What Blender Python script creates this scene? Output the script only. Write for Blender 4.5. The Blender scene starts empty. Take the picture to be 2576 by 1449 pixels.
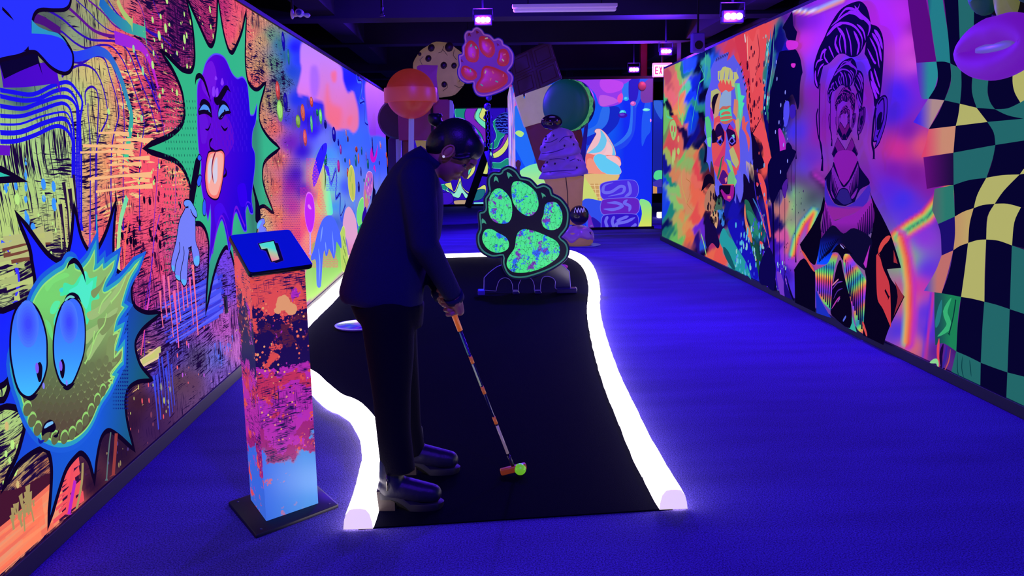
# Blacklight mini-golf hall.  All sizes in metres: X right, Y into the hall, Z up, floor at Z = 0.
import bpy, bmesh, math, random
import numpy as np
from mathutils import Vector, Matrix
from mathutils.geometry import tessellate_polygon
random.seed(7)
rng = np.random.default_rng(7)
SC = bpy.context.scene
COL = SC.collection
PI = math.pi

# ------------------------------------------------------------------ camera
FPX, PITCH, YAW, ROLL, CH = 2100.0, 0.1626, 0.0339, 0.0169, 1.45
CX, CY = 1288.0, 724.5
_f = np.array([math.sin(YAW)*math.cos(PITCH), math.cos(YAW)*math.cos(PITCH), -math.sin(PITCH)])
_r = np.array([math.cos(YAW), -math.sin(YAW), 0.0])
_u = np.cross(_r, _f)
RT = math.cos(ROLL)*_r - math.sin(ROLL)*_u
UP = math.sin(ROLL)*_r + math.cos(ROLL)*_u
FW = _f
O = np.array([0, 0, CH])
cam_d = bpy.data.cameras.new('camera'); cam = bpy.data.objects.new('camera', cam_d); COL.objects.link(cam)
cam_d.sensor_fit = 'HORIZONTAL'; cam_d.sensor_width = 36.0; cam_d.lens = 36.0*FPX/2576.0
cam_d.clip_start = 0.05; cam_d.clip_end = 120
M = Matrix(((RT[0], UP[0], -FW[0], 0), (RT[1], UP[1], -FW[1], 0), (RT[2], UP[2], -FW[2], CH), (0, 0, 0, 1)))
cam.matrix_world = M
SC.camera = cam

def ray(x, y):
    return (x-CX)/FPX*RT - (y-CY)/FPX*UP + FW
def on(x, y, axis, val):
    """Point where the sight line through photo pixel (x, y) meets the plane axis = val."""
    d = ray(x, y); t = (val-O[axis])/d[axis]; return O + t*d
def G(x, y, z=0.0): return on(x, y, 2, z)
def AtX(x, y, X): return on(x, y, 0, X)
def AtY(x, y, Y): return on(x, y, 1, Y)
def proj(P):
    P = np.asarray(P, float) - O
    w = P@FW; return CX + FPX*(P@RT)/w, CY - FPX*(P@UP)/w

# ------------------------------------------------------------------ colours and materials
def lin1(c):
    c = c/255.0
    return c/12.92 if c <= 0.04045 else ((c+0.055)/1.055)**2.4
def L(c): return (lin1(c[0]), lin1(c[1]), lin1(c[2]), 1.0)
def Larr(a):
    a = np.asarray(a, float)/255.0
    return np.where(a <= 0.04045, a/12.92, ((a+0.055)/1.055)**2.4)

INK = 0.95        # light given off by fluorescent ink under the blacklights
def mat(name, col, rough=0.6, metal=0.0, glow=0.0, spec=0.5, bump=0.0, bscale=60.0, var=0.0, coat=0.0, glowcol=None):
    m = bpy.data.materials.new(name); m.use_nodes = True
    nt = m.node_tree; b = nt.nodes['Principled BSDF']
    c = L(col) if max(col) > 1.0 else (*col, 1.0)
    b.inputs['Base Color'].default_value = c
    b.inputs['Roughness'].default_value = rough; b.inputs['Metallic'].default_value = metal
    b.inputs['Specular IOR Level'].default_value = spec
    b.inputs['Coat Weight'].default_value = coat
    if glow:
        b.inputs['Emission Color'].default_value = L(glowcol) if glowcol else c
        b.inputs['Emission Strength'].default_value = glow
    if bump or var:
        tc = nt.nodes.new('ShaderNodeTexCoord'); n = nt.nodes.new('ShaderNodeTexNoise')
        n.inputs['Scale'].default_value = bscale; n.inputs['Detail'].default_value = 4
        nt.links.new(tc.outputs['Object'], n.inputs['Vector'])
        if bump:
            bp = nt.nodes.new('ShaderNodeBump'); bp.inputs['Strength'].default_value = bump; bp.inputs['Distance'].default_value = 0.01
            nt.links.new(n.outputs['Fac'], bp.inputs['Height']); nt.links.new(bp.outputs['Normal'], b.inputs['Normal'])
        if var:
            mx = nt.nodes.new('ShaderNodeMix'); mx.data_type = 'RGBA'
            mx.inputs[6].default_value = tuple(v*(1-var) for v in c[:3])+(1,); mx.inputs[7].default_value = tuple(min(1, v*(1+var)) for v in c[:3])+(1,)
            nt.links.new(n.outputs['Fac'], mx.inputs[0]); nt.links.new(mx.outputs[2], b.inputs['Base Color'])
            if glow: nt.links.new(mx.outputs[2], b.inputs['Emission Color'])
    return m
def fluo(name, col, k=1.0, rough=0.5, var=0.0, bump=0.0, bscale=40.0, coat=0.0):
    """Paint that fluoresces: part reflected lamp light, part light of its own."""
    c = L(col)[:3]
    return mat(name, tuple(min(1, v*0.36) for v in c), rough, glow=INK*k, var=var, bump=bump, bscale=bscale, coat=coat)

def ink_material(name, scratch=False, k=1.0, gloss=0.45):
    """Printed fluorescent mural: colour from the mesh's own 'Col' attribute, with printed scratch marks."""
    m = bpy.data.materials.new(name); m.use_nodes = True
    nt = m.node_tree; N = nt.nodes; Lk = nt.links; b = N['Principled BSDF']
    a = N.new('ShaderNodeAttribute'); a.attribute_name = 'Col'
    out = a.outputs['Color']
    if scratch:
        uv = N.new('ShaderNodeUVMap'); uv.uv_map = 'wall'
        d = N.new('ShaderNodeAttribute'); d.attribute_name = 'Det'
        sp = N.new('ShaderNodeSeparateColor'); Lk.new(d.outputs['Color'], sp.inputs[0])
        def noise(scale, vec, detail=3, rough=0.6):
            n = N.new('ShaderNodeTexNoise'); n.noise_dimensions = '2D'
            n.inputs['Scale'].default_value = scale; n.inputs['Detail'].default_value = detail; n.inputs['Roughness'].default_value = rough
            Lk.new(vec, n.inputs['Vector']); return n.outputs['Fac']
        def mapping(sx, sy, rot=0.0):
            mp = N.new('ShaderNodeMapping'); mp.inputs['Scale'].default_value = (sx, sy, 1); mp.inputs['Rotation'].default_value = (0, 0, rot)
            Lk.new(wv, mp.inputs['Vector']); return mp.outputs[0]
        def math_(op, x, y=None, z=None):
            q = N.new('ShaderNodeMath'); q.operation = op
            for i, v in enumerate((x, y, z)):
                if v is None: continue
                if isinstance(v, (int, float)): q.inputs[i].default_value = v
                else: Lk.new(v, q.inputs[i])
            return q.outputs[0]
        # slow warp so that the scratch lines bend like brushed paint
        wn = N.new('ShaderNodeTexNoise'); wn.noise_dimensions = '2D'; wn.inputs['Scale'].default_value = 2.2; wn.inputs['Detail'].default_value = 1
        Lk.new(uv.outputs[0], wn.inputs['Vector'])
        sc_ = N.new('ShaderNodeVectorMath'); sc_.operation = 'MULTIPLY_ADD'
        sc_.inputs[1].default_value = (0.07, 0.07, 0); Lk.new(wn.outputs['Color'], sc_.inputs[0]); Lk.new(uv.outputs[0], sc_.inputs[2])
        wv = sc_.outputs[0]
        hl = noise(1.0, mapping(6.0, 105.0), 2.5, 0.55)       # level marks
        vl = noise(1.0, mapping(120.0, 5.0), 2.5, 0.55)       # upright marks
        hl2 = noise(1.0, mapping(16.0, 260.0), 2, 0.5)
        patch = noise(6.0, wv, 3)
        def cut(x, thr, w=0.02):
            mr = N.new('ShaderNodeMapRange'); mr.interpolation_type = 'SMOOTHSTEP'
            mr.inputs['From Min'].default_value = -w; mr.inputs['From Max'].default_value = w
            Lk.new(math_('SUBTRACT', x, thr), mr.inputs['Value']); return mr.outputs[0]
        # threshold drops where the Det strength is high
        hs = math_('ADD', hl, math_('MULTIPLY', math_('SUBTRACT', patch, 0.5), 0.5))
        vs = math_('SUBTRACT', vl, math_('MULTIPLY', math_('SUBTRACT', patch, 0.5), 0.5))
        h2 = math_('ADD', hl2, math_('MULTIPLY', math_('SUBTRACT', patch, 0.5), 0.3))
        th = math_('SUBTRACT', 0.86, math_('MULTIPLY', sp.outputs[0], 0.35))
        tv = math_('SUBTRACT', 0.86, math_('MULTIPLY', sp.outputs[1], 0.36))
        th2 = math_('SUBTRACT', 0.84, math_('MULTIPLY', sp.outputs[0], 0.34))
        dark = math_('MAXIMUM', math_('MAXIMUM', cut(hs, th), cut(vs, tv)), math_('MULTIPLY', cut(h2, th2), 0.8))
        # pale marks (cream / rose) where Det blue is high
        lt = cut(noise(1.0, mapping(6.5, 62.0, 0.06), 2.5, 0.5), math_('SUBTRACT', 0.90, math_('MULTIPLY', sp.outputs[2], 0.42)))
        mx1 = N.new('ShaderNodeMix'); mx1.data_type = 'RGBA'
        Lk.new(lt, mx1.inputs[0]); Lk.new(out, mx1.inputs[6]); mx1.inputs[7].default_value = L((250, 200, 130))
        mx2 = N.new('ShaderNodeMix'); mx2.data_type = 'RGBA'
        Lk.new(dark, mx2.inputs[0]); Lk.new(mx1.outputs[2], mx2.inputs[6]); mx2.inputs[7].default_value = L((28, 8, 60))
        out = mx2.outputs[2]
    mul = N.new('ShaderNodeVectorMath'); mul.operation = 'SCALE'; mul.inputs['Scale'].default_value = 0.14
    Lk.new(out, mul.inputs[0]); Lk.new(mul.outputs[0], b.inputs['Base Color'])
    Lk.new(out, b.inputs['Emission Color']); b.inputs['Emission Strength'].default_value = INK*k
    b.inputs['Roughness'].default_value = 0.8; b.inputs['Specular IOR Level'].default_value = 0.0
    return m

# ------------------------------------------------------------------ objects
def link(name, me, parent=None, material=None, smooth=False, loc=None):
    o = bpy.data.objects.new(name, me); COL.objects.link(o)
    if material is not None:
        for mm in (material if isinstance(material, (list, tuple)) else [material]): me.materials.append(mm)
    if smooth: me.polygons.foreach_set('use_smooth', [True]*len(me.polygons))
    if parent is not None: o.parent = parent
    if loc is not None: o.location = loc
    return o
def mesh(name, verts, faces):
    me = bpy.data.meshes.new(name); me.from_pydata([tuple(map(float, v)) for v in verts], [], faces); me.update(); return me
def tag(o, label=None, cat=None, group=None, kind=None):
    if label: o['label'] = label
    if cat: o['category'] = cat
    if group: o['group'] = group
    if kind: o['kind'] = kind
    return o
def thing(name, label, cat, loc=(0, 0, 0), rz=0.0, group=None):
    o = bpy.data.objects.new(name, None); COL.objects.link(o); o.location = loc; o.rotation_euler = (0, 0, rz)
    o.empty_display_size = 0.1
    return tag(o, label, cat, group)
def struct(name, me, m, parent=None, smooth=False):
    o = link(name, me, parent, m, smooth)
    if parent is None: o['kind'] = 'structure'
    return o
class MB:
    """Collects shapes into one mesh."""
    def __init__(s): s.b = bmesh.new(); s.mi = 0
    def _mat(s, fs):
        for f in fs: f.material_index = s.mi
    def box(s, x0, x1, y0, y1, z0, z1, bev=0.0, seg=2, M_=None):
        r = bmesh.ops.create_cube(s.b, size=1.0); vs = r['verts']
        for v in vs: v.co = Vector(((x0+x1)/2+v.co.x*(x1-x0), (y0+y1)/2+v.co.y*(y1-y0), (z0+z1)/2+v.co.z*(z1-z0)))
        fs = list({f for v in vs for f in v.link_faces}); s._mat(fs)
        if bev:
            es = list({e for v in vs for e in v.link_edges})
            rr = bmesh.ops.bevel(s.b, geom=es, offset=bev, segments=seg, affect='EDGES', profile=0.5)
            s._mat(rr['faces']); vs = list({v for f in rr['faces'] for v in f.verts} | {v for v in vs if v.is_valid})
        if M_ is not None: bmesh.ops.transform(s.b, matrix=M_, verts=[v for v in vs if v.is_valid])
        return s
    def tube(s, pts, rad, n=12, cap=True, closed=False):
        pts = [Vector(p) for p in pts]; k = len(pts)
        rad = [rad]*k if isinstance(rad, (int, float)) else rad
        rings = []; up = None
        for i, p in enumerate(pts):
            if closed: t = pts[(i+1) % k]-pts[i-1]
            else: t = pts[min(i+1, k-1)]-pts[max(i-1, 0)]
            t.normalize()
            if up is None: up = Vector((0, 0, 1)) if abs(t.z) < 0.9 else Vector((1, 0, 0))
            a = t.cross(up).normalized(); b_ = a.cross(t).normalized(); up = b_
            rings.append([s.b.verts.new(p + (a*math.cos(2*PI*j/n)+b_*math.sin(2*PI*j/n))*rad[i]) for j in range(n)])
        fs = []
        rr = list(zip(rings, rings[1:])) + ([(rings[-1], rings[0])] if closed else [])
        for A, B in rr:
            for j in range(n): fs.append(s.b.faces.new((A[j], A[(j+1) % n], B[(j+1) % n], B[j])))
        if cap and not closed: fs.append(s.b.faces.new(rings[0][::-1])); fs.append(s.b.faces.new(rings[-1]))
        s._mat(fs); return s
    def rings(s, rings, cap=True, closed_u=True):
        R = [[s.b.verts.new(Vector(p)) for p in r] for r in rings]; fs = []
        n = len(R[0])
        for A, B in zip(R, R[1:]):
            for j in range(n if closed_u else n-1): fs.append(s.b.faces.new((A[j], A[(j+1) % n], B[(j+1) % n], B[j])))
        if cap: fs.append(s.b.faces.new(R[0][::-1])); fs.append(s.b.faces.new(R[-1]))
        s._mat(fs); return s
    def lathe(s, prof, c=(0, 0, 0), n=32, sx=1.0, sy=1.0):
        return s.rings([[(c[0]+r*sx*math.cos(2*PI*j/n), c[1]+r*sy*math.sin(2*PI*j/n), c[2]+z) for j in range(n)] for r, z in prof])
    def ball(s, c, r, sub=3, scale=(1, 1, 1), M_=None):
        q = bmesh.ops.create_icosphere(s.b, subdivisions=sub, radius=1.0); vs = q['verts']
        for v in vs: v.co = Vector((v.co.x*r*scale[0], v.co.y*r*scale[1], v.co.z*r*scale[2]))
        if M_ is not None: bmesh.ops.transform(s.b, matrix=M_, verts=vs)
        for v in vs: v.co += Vector(c)
        s._mat({f for v in vs for f in v.link_faces}); return s
    def prism(s, pts, d, bev=0.0):
        """pts: 3D outline points; d: extrusion vector (thickness)."""
        pts = [Vector(p) for p in pts]; d = Vector(d)
        a = [s.b.verts.new(p) for p in pts]; b_ = [s.b.verts.new(p+d) for p in pts]; fs = []
        for t in tessellate_polygon([pts]):
            try:
                fs.append(s.b.faces.new([a[i] for i in t])); fs.append(s.b.faces.new([b_[i] for i in t][::-1]))
            except ValueError: pass
        n = len(pts)
        for i in range(n): fs.append(s.b.faces.new((a[i], a[(i+1) % n], b_[(i+1) % n], b_[i])))
        s._mat(fs); return s
    def quad(s, *p):
        s._mat([s.b.faces.new([s.b.verts.new(Vector(q)) for q in p])]); return s
    def build(s, name, m, parent=None, smooth=False, recalc=True, ang=None):
        if recalc: bmesh.ops.recalc_face_normals(s.b, faces=s.b.faces)
        me = bpy.data.meshes.new(name); s.b.to_mesh(me); s.b.free()
        o = link(name, me, parent, m, smooth)
        if ang:
            me.polygons.foreach_set('use_smooth', [True]*len(me.polygons))
            b2 = bmesh.new(); b2.from_mesh(me)
            for e in b2.edges:
                if len(e.link_faces) == 2 and e.calc_face_angle(0) > math.radians(ang): e.smooth = False
            b2.to_mesh(me); b2.free()
        return o
def keepworld(o, parent):
    """Parent a part whose mesh is given in world coordinates under a thing standing elsewhere."""
    bpy.context.view_layer.update()
    o.parent = parent; o.matrix_parent_inverse = parent.matrix_basis.inverted(); return o
def baked(o, mods):
    """Apply modifiers without operators."""
    for typ, kw in mods:
        md = o.modifiers.new(typ, typ)
        for k, v in kw.items(): setattr(md, k, v)
    bpy.context.view_layer.update()
    dg = bpy.context.evaluated_depsgraph_get()
    me = bpy.data.meshes.new_from_object(o.evaluated_get(dg)); me.name = o.name
    o.modifiers.clear(); old = o.data; o.data = me; bpy.data.meshes.remove(old)
    return o
def decimate_smooth(o, voxel, it=6, fac=0.5, name=None):
    baked(o, [('REMESH', dict(mode='VOXEL', voxel_size=voxel)), ('SMOOTH', dict(factor=fac, iterations=it))])
    o.data.polygons.foreach_set('use_smooth', [True]*len(o.data.polygons)); return o

# ------------------------------------------------------------------ outlines traced on the photograph, laid out on real planes
CR = {'A': (0, 540, 3.6225), 'B': (0, 900, 3.6225), 'C': (360, 0, 3.6222), 'D': (360, 380, 3.6222), 'E': (0, 0, 3.6225),
      'F': (700, 80, 4.528), 'G': (700, 360, 3.6225), 'H': (1660, 60, 4.0267), 'J': (1660, 400, 4.2633), 'K': (1920, 0, 3.6237),
      'M': (1920, 380, 2.8976), 'N': (2240, 0, 3.4494), 'Q': (2200, 400, 2.2633), 'R': (1460, 190, 3.62), 'S': (1270, 180, 3.152),
      'T': (1180, 400, 4.025), 'U': (1100, 230, 4.673), 'V': (940, 0, 3.45), 'W': (840, 700, 2.1963), 'X': (840, 260, 2.6833), 'Z': (0, 0, 1.0)}
def P_(s, cr=None):
    """'x,y x,y* ...' -> (N,2) array and sharp flags; cr=(x0,y0,scale) for measurements taken on an enlargement."""
    pts, sh = [], []
    for t in s.split():
        if t[0].isalpha(): cr = CR[t[0]]; t = t[1:]
        k = t.endswith('*'); t = t.rstrip('*'); a, b = t.split(',')
        a, b = float(a), float(b)
        if cr: a, b = cr[0]+a/cr[2], cr[1]+b/cr[2]
        pts.append((a, b)); sh.append(k)
    return pts, sh
def smooth_line(pts, sh=None, closed=True, n=5, allsharp=False):
    k = len(pts); sh = sh or [False]*k
    if allsharp: return [tuple(p) for p in pts]
    P = np.array(pts, float); out = []
    rng_ = range(k if closed else k-1)
    def tan(i):
        if sh[i] or (not closed and i in (0, k-1)): return np.zeros(2)
        a, b = P[(i-1) % k], P[(i+1) % k]; return (b-a)*0.5
    for i in rng_:
        j = (i+1) % k; p0, p1 = P[i], P[j]; d = np.hypot(*(p1-p0))
        t0, t1 = tan(i), tan(j)
        for t_ in (t0, t1):
            l = np.hypot(*t_)
            if l > d*1.2 and l > 0: t_ *= d*1.2/l
        if sh[i]: t0 = (p1-p0)*0.6
        if sh[j]: t1 = (p1-p0)*0.6
        m_ = 1 if (sh[i] and sh[j]) else n
        for q in range(m_):
            s = q/m_; h1 = 2*s**3-3*s**2+1; h2 = s**3-2*s**2+s; h3 = -2*s**3+3*s**2; h4 = s**3-s**2
            out.append(tuple(h1*p0+h2*t0+h3*p1+h4*t1))
    if not closed: out.append(tuple(P[-1]))
    return out
def outline(s, cr=None, closed=True, n=5, straight=False):
    p, sh = P_(s, cr); return smooth_line(p, sh, closed, n, straight)

class Art:
    """A flat printed picture on a plane.  Shapes are laid as thin ink layers, later ones on top.
    plane: origin o, axes a (along) and b (up), normal nrm towards the viewer side."""
    def __init__(s, o, a, b, nrm, cr=None, step=0.00012):
        s.o, s.a, s.b, s.n = (np.array(v, float) for v in (o, a, b, nrm)); s.cr = cr
        s.V, s.F, s.C, s.MI = [], [], [], []; s.layer = 1; s.step = step; s.clip = None
    def uv(s, x, y):
        d = ray(x, y); t = ((s.o-O)@s.n)/(d@s.n); p = O+t*d-s.o; return (p@s.a, p@s.b)
    def w(s, u, v, l=None): return s.o+s.a*u+s.b*v+s.n*((s.layer if l is None else l)*s.step)
    def emit(s, uvs, tris, cols, mi=0):
        k = len(s.V)
        for (u, v), c in zip(uvs, cols): s.V.append(s.w(u, v)); s.C.append(c)
        for t in tris: s.F.append(tuple(i+k for i in t)); s.MI.append(mi)
    def polyuv(s, uvs, col, mi=0, grad=0):
        if s.clip is not None:
            uvs = clip_poly(uvs, s.clip)
            if len(uvs) < 3: return
        fn = callable(col)
        bm = bmesh.new(); vs = [bm.verts.new((u, v, 0)) for u, v in uvs]
        for t in tessellate_polygon([[Vector((u, v, 0)) for u, v in uvs]]):
            try: bm.faces.new([vs[i] for i in t])
            except ValueError: pass
        if grad:
            A = np.array(uvs); lo, hi = A.min(0), A.max(0)
            for ax in (0, 1):
                for q in range(1, grad):
                    c = lo[ax]+(hi[ax]-lo[ax])*q/grad
                    co = (c, 0, 0) if ax == 0 else (0, c, 0); no = (1, 0, 0) if ax == 0 else (0, 1, 0)
                    bmesh.ops.bisect_plane(bm, geom=list(bm.verts)+list(bm.edges)+list(bm.faces), plane_co=co, plane_no=no)
        bm.verts.index_update()
        U = [(v.co.x, v.co.y) for v in bm.verts]
        if fn:
            cols = []
            for u, v in U:
                px = proj(s.w(u, v)); cols.append(L(col(px[0], px[1])))
        else: cols = [L(col)]*len(U)
        s.emit(U, [[v.index for v in f.verts] for f in bm.faces], cols, mi); bm.free(); s.layer += 1
    def poly(s, txt, col, cr=None, n=5, straight=False, mi=0, grad=0, line=None, lw=0.02, glow=None):
        cr = cr or s.cr
        pts = outline(txt, cr, True, n, straight) if isinstance(txt, str) else txt
        uvs = [s.uv(*p) for p in pts]
        if line: s.strokeuv(uvs+[uvs[0]], lw, line, closed=True)
        s.polyuv(uvs, col, mi, grad)
    def strokeuv(s, uvs, w, col, closed=False, taper=0, mi=0):
        A = np.array(uvs, float)
        keep = [0]+[i for i in range(1, len(A)) if np.hypot(*(A[i]-A[i-1])) > 1e-4]; A = A[keep]
        if closed and np.hypot(*(A[0]-A[-1])) < 1e-4: A = A[:-1]
        k = len(A)
        if k < 2: return
        ws = w if isinstance(w, (list, tuple, np.ndarray)) else None
        Lp, Rp = [], []
        for i in range(k):
            p0 = A[i-1] if (closed or i) else A[i]; p1 = A[(i+1) % k] if (closed or i < k-1) else A[i]
            d0 = A[i]-p0; d1 = p1-A[i]
            d0 = d0/(np.hypot(*d0) or 1); d1 = d1/(np.hypot(*d1) or 1); t = d0+d1; l = np.hypot(*t)
            t = t/l if l > 1e-6 else d1
            nn = np.array([-t[1], t[0]])
            f = i/(k-1)
            if ws is not None: wi = np.interp(f, np.linspace(0, 1, len(ws)), ws)/2
            else: wi = w/2
            if taper and not closed: wi *= max(0.02, min(1, min(f, 1-f)*taper) if taper > 0 else min(1, (1-f)*-taper))
            c = abs(d1@t); sc = min(1/max(c, 0.35), 2.5)
            Lp.append(A[i]+nn*wi*sc); Rp.append(A[i]-nn*wi*sc)
        U = Lp+Rp; n_ = k if closed else k-1
        T = [(i, (i+1) % k, k+(i+1) % k, k+i) for i in range(n_)]
        if callable(col):
            cols = []
            for i, (u, v) in enumerate(U): cols.append(L(col((i % k)/(k-1))))
        else: cols = [L(col)]*len(U)
        if s.clip is not None:
            lo, hi = s.clip[0], s.clip[2]
            U = [(min(max(u, lo[0]), hi[0]), min(max(v, lo[1]), hi[1])) for u, v in U]
        s.emit(U, T, cols, mi); s.layer += 1
    def stroke(s, txt, w, col, cr=None, n=5, closed=False, straight=False, taper=0):
        pts = outline(txt, cr or s.cr, closed, n, straight) if isinstance(txt, str) else txt
        s.strokeuv([s.uv(*p) for p in pts], w, col, closed, taper)
    def dots(s, items, n=12):
        """items: (u, v, ru, rv, col), all in one ink layer"""
        for u, v, ru, rv, c in items:
            if s.clip is not None and not (s.clip[0][0]+ru < u < s.clip[2][0]-ru and s.clip[0][1]+rv < v < s.clip[2][1]-rv): continue
            k = len(s.V)
            for j in range(n): s.V.append(s.w(u+ru*math.cos(2*PI*j/n), v+rv*math.sin(2*PI*j/n))); s.C.append(L(c))
            s.F.append(tuple(range(k, k+n))); s.MI.append(0)
        s.layer += 1
    def build(s, name, mats, parent=None):
        me = bpy.data.meshes.new(name); me.from_pydata([tuple(v) for v in s.V], [], s.F)
        at = me.color_attributes.new('Col', 'FLOAT_COLOR', 'POINT')
        at.data.foreach_set('color', np.array(s.C, np.float32).ravel())
        o = link(name, me, parent, mats)
        me.polygons.foreach_set('material_index', s.MI)
        # face the viewer side
        N = np.zeros(len(me.polygons)*3, np.float32); me.polygons.foreach_get('normal', N); N = N.reshape(-1, 3)
        if (N@s.n < 0).any():
            bm = bmesh.new(); bm.from_mesh(me); bm.faces.ensure_lookup_table()
            for f in bm.faces:
                if f.normal.dot(Vector(s.n)) < 0: f.normal_flip()
            bm.to_mesh(me); bm.free()
        return o
def clip_poly(pts, rect):
    (x0, y0), (x1, y1) = rect[0], rect[2]
    def cut(P, ax, c, sgn):
        out = []
        for i in range(len(P)):
            a, b = P[i-1], P[i]; ia, ib = sgn*(a[ax]-c) >= 0, sgn*(b[ax]-c) >= 0
            if ia != ib:
                t = (c-a[ax])/(b[ax]-a[ax]); out.append((a[0]+t*(b[0]-a[0]), a[1]+t*(b[1]-a[1])))
            if ib: out.append(tuple(b))
        return out
    for ax, c, sg in ((0, x0, 1), (0, x1, -1), (1, y0, 1), (1, y1, -1)):
        pts = cut(pts, ax, c, sg)
        if len(pts) < 3: return []
    return pts
def inside_dist(px, py, poly):
    """signed distance (px units, + inside) of points to a polygon, vectorised"""
    A = np.array(poly, float); B = np.roll(A, -1, 0)
    d2 = np.full(px.shape, 1e12); ins = np.zeros(px.shape, bool)
    for (ax, ay), (bx, by) in zip(A, B):
        dx, dy = bx-ax, by-ay; l = dx*dx+dy*dy or 1e-9
        t = np.clip(((px-ax)*dx+(py-ay)*dy)/l, 0, 1)
        d2 = np.minimum(d2, (px-ax-t*dx)**2+(py-ay-t*dy)**2)
        c = (ay > py) != (by > py)
        with np.errstate(divide='ignore', invalid='ignore'): xi = (bx-ax)*(py-ay)/(by-ay)+ax
        ins ^= c & (px < xi)
    d = np.sqrt(d2); return np.where(ins, d, -d)
def field_panel(name, o, a, b, nrm, u0, u1, v0, v1, du, pts, material, blobs=(), bands=(), power=3.6, flow=0, parent=None):
    """Printed ground of a mural: fine grid whose ink colours blend between sampled spots (x, y, r, g, b[, h, v, l])."""
    o, a, b, nrm = (np.array(v, float) for v in (o, a, b, nrm))
    nu, nv = int(math.ceil((u1-u0)/du)), int(math.ceil((v1-v0)/du))
    U, V = np.meshgrid(np.linspace(u0, u1, nu+1), np.linspace(v0, v1, nv+1), indexing='ij')
    W = o+U[..., None]*a+V[..., None]*b
    px, py = proj(W.reshape(-1, 3))
    front = ((W.reshape(-1, 3)-O)@FW) > 0.3
    px = np.where(front, px, -2000); py = np.where(front, py, 700)
    qx, qy, pw, ep = px, py, power/2, np.where(px > 2000, 700.0, 150.0)
    if flow:     # marbled edges left of pixel column `flow`
        f_ = np.clip((flow-px)/25, 0, 1)
        qx = px+f_*(5*np.sin(py/19+1.6*np.sin(px/11))+2.5*np.sin(py/7.3+px/6)+1.3*np.sin(py/3.1+px/2.3)); qy = py+f_*(15*np.sin(px/12+1.8*np.sin(py/31))+7*np.sin(px/5+py/15)+3*np.sin(px/2+py/6)); pw = power/2+f_*1.9; ep = ep*(1-f_)+20*f_
    S = np.array([list(p)+[0]*(8-len(p)) for p in pts], float)
    C = np.zeros((len(px), 6)); wt = np.zeros(len(px))
    cols = np.concatenate([Larr(S[:, 2:5]), S[:, 5:8]], 1)
    for i in range(len(S)):
        d2 = ((qx-S[i, 0])**2+(qy-S[i, 1])**2+ep)/1000
        w_ = d2**(-pw); wt += w_; C += w_[:, None]*cols[i]
    C /= wt[:, None]
    for bl in blobs:      # soft-edged colour areas: (outline, colour or fn, feather px, strength)
        poly, c, fe, st = bl[:4]
        d = inside_dist(px, py, poly)
        m_ = np.clip(0.5+d/(2*fe), 0, 1); m_ = m_*m_*(3-2*m_)*st
        cc = c(px, py) if callable(c) else np.tile(Larr(c), (len(px), 1))
        C[:, :3] = C[:, :3]*(1-m_[:, None])+cc*m_[:, None]
        if len(bl) > 4: C[:, 3:] = C[:, 3:]*(1-m_[:, None])+np.array(bl[4])*m_[:, None]
        else: C[:, 3:] *= (1-m_[:, None])
    for line, prof in bands:   # iridescent bands along a line: prof = [(distance px, colour, alpha)]
        Ln = np.array(line, float); best = np.full(px.shape, 1e9); sd = np.zeros(px.shape)
        for (ax, ay), (bx, by) in zip(Ln[:-1], Ln[1:]):
            dx, dy = bx-ax, by-ay; l = dx*dx+dy*dy or 1e-9; t = np.clip(((px-ax)*dx+(py-ay)*dy)/l, 0, 1)
            ex, ey = px-ax-t*dx, py-ay-t*dy; dd = np.hypot(ex, ey); sg = np.sign(dx*ey-dy*ex)
            m_ = dd < best; best = np.where(m_, dd, best); sd = np.where(m_, dd*sg, sd)
        xs = [p[0] for p in prof]; al = np.interp(sd, xs, [p[2] for p in prof], 0, 0)
        cc = np.stack([np.interp(sd, xs, [Larr(p[1])[k] for p in prof]) for k in range(3)], 1)
        C[:, :3] = C[:, :3]*(1-al[:, None])+cc*al[:, None]
    idx = np.arange((nu+1)*(nv+1)).reshape(nu+1, nv+1)
    F = np.stack([idx[:-1, :-1], idx[1:, :-1], idx[1:, 1:], idx[:-1, 1:]], -1).reshape(-1, 4)
    if np.cross(a, b)@nrm < 0: F = F[:, ::-1]
    me = bpy.data.meshes.new(name); me.from_pydata(W.reshape(-1, 3).tolist(), [], F.tolist())
    at = me.color_attributes.new('Col', 'FLOAT_COLOR', 'POINT')
    at.data.foreach_set('color', np.concatenate([np.clip(C[:, :3], 0, 1), np.ones((len(C), 1))], 1).astype(np.float32).ravel())
    at = me.color_attributes.new('Det', 'FLOAT_COLOR', 'POINT')
    at.data.foreach_set('color', np.concatenate([np.clip(C[:, 3:], 0, 1.5), np.ones((len(C), 1))], 1).astype(np.float32).ravel())
    uvl = me.uv_layers.new(name='wall')
    li = np.zeros(len(me.loops), np.int32); me.loops.foreach_get('vertex_index', li)
    uvl.data.foreach_set('uv', np.stack([U.ravel()[li], V.ravel()[li]], 1).astype(np.float32).ravel())
    return link(name, me, parent, material)
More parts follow.
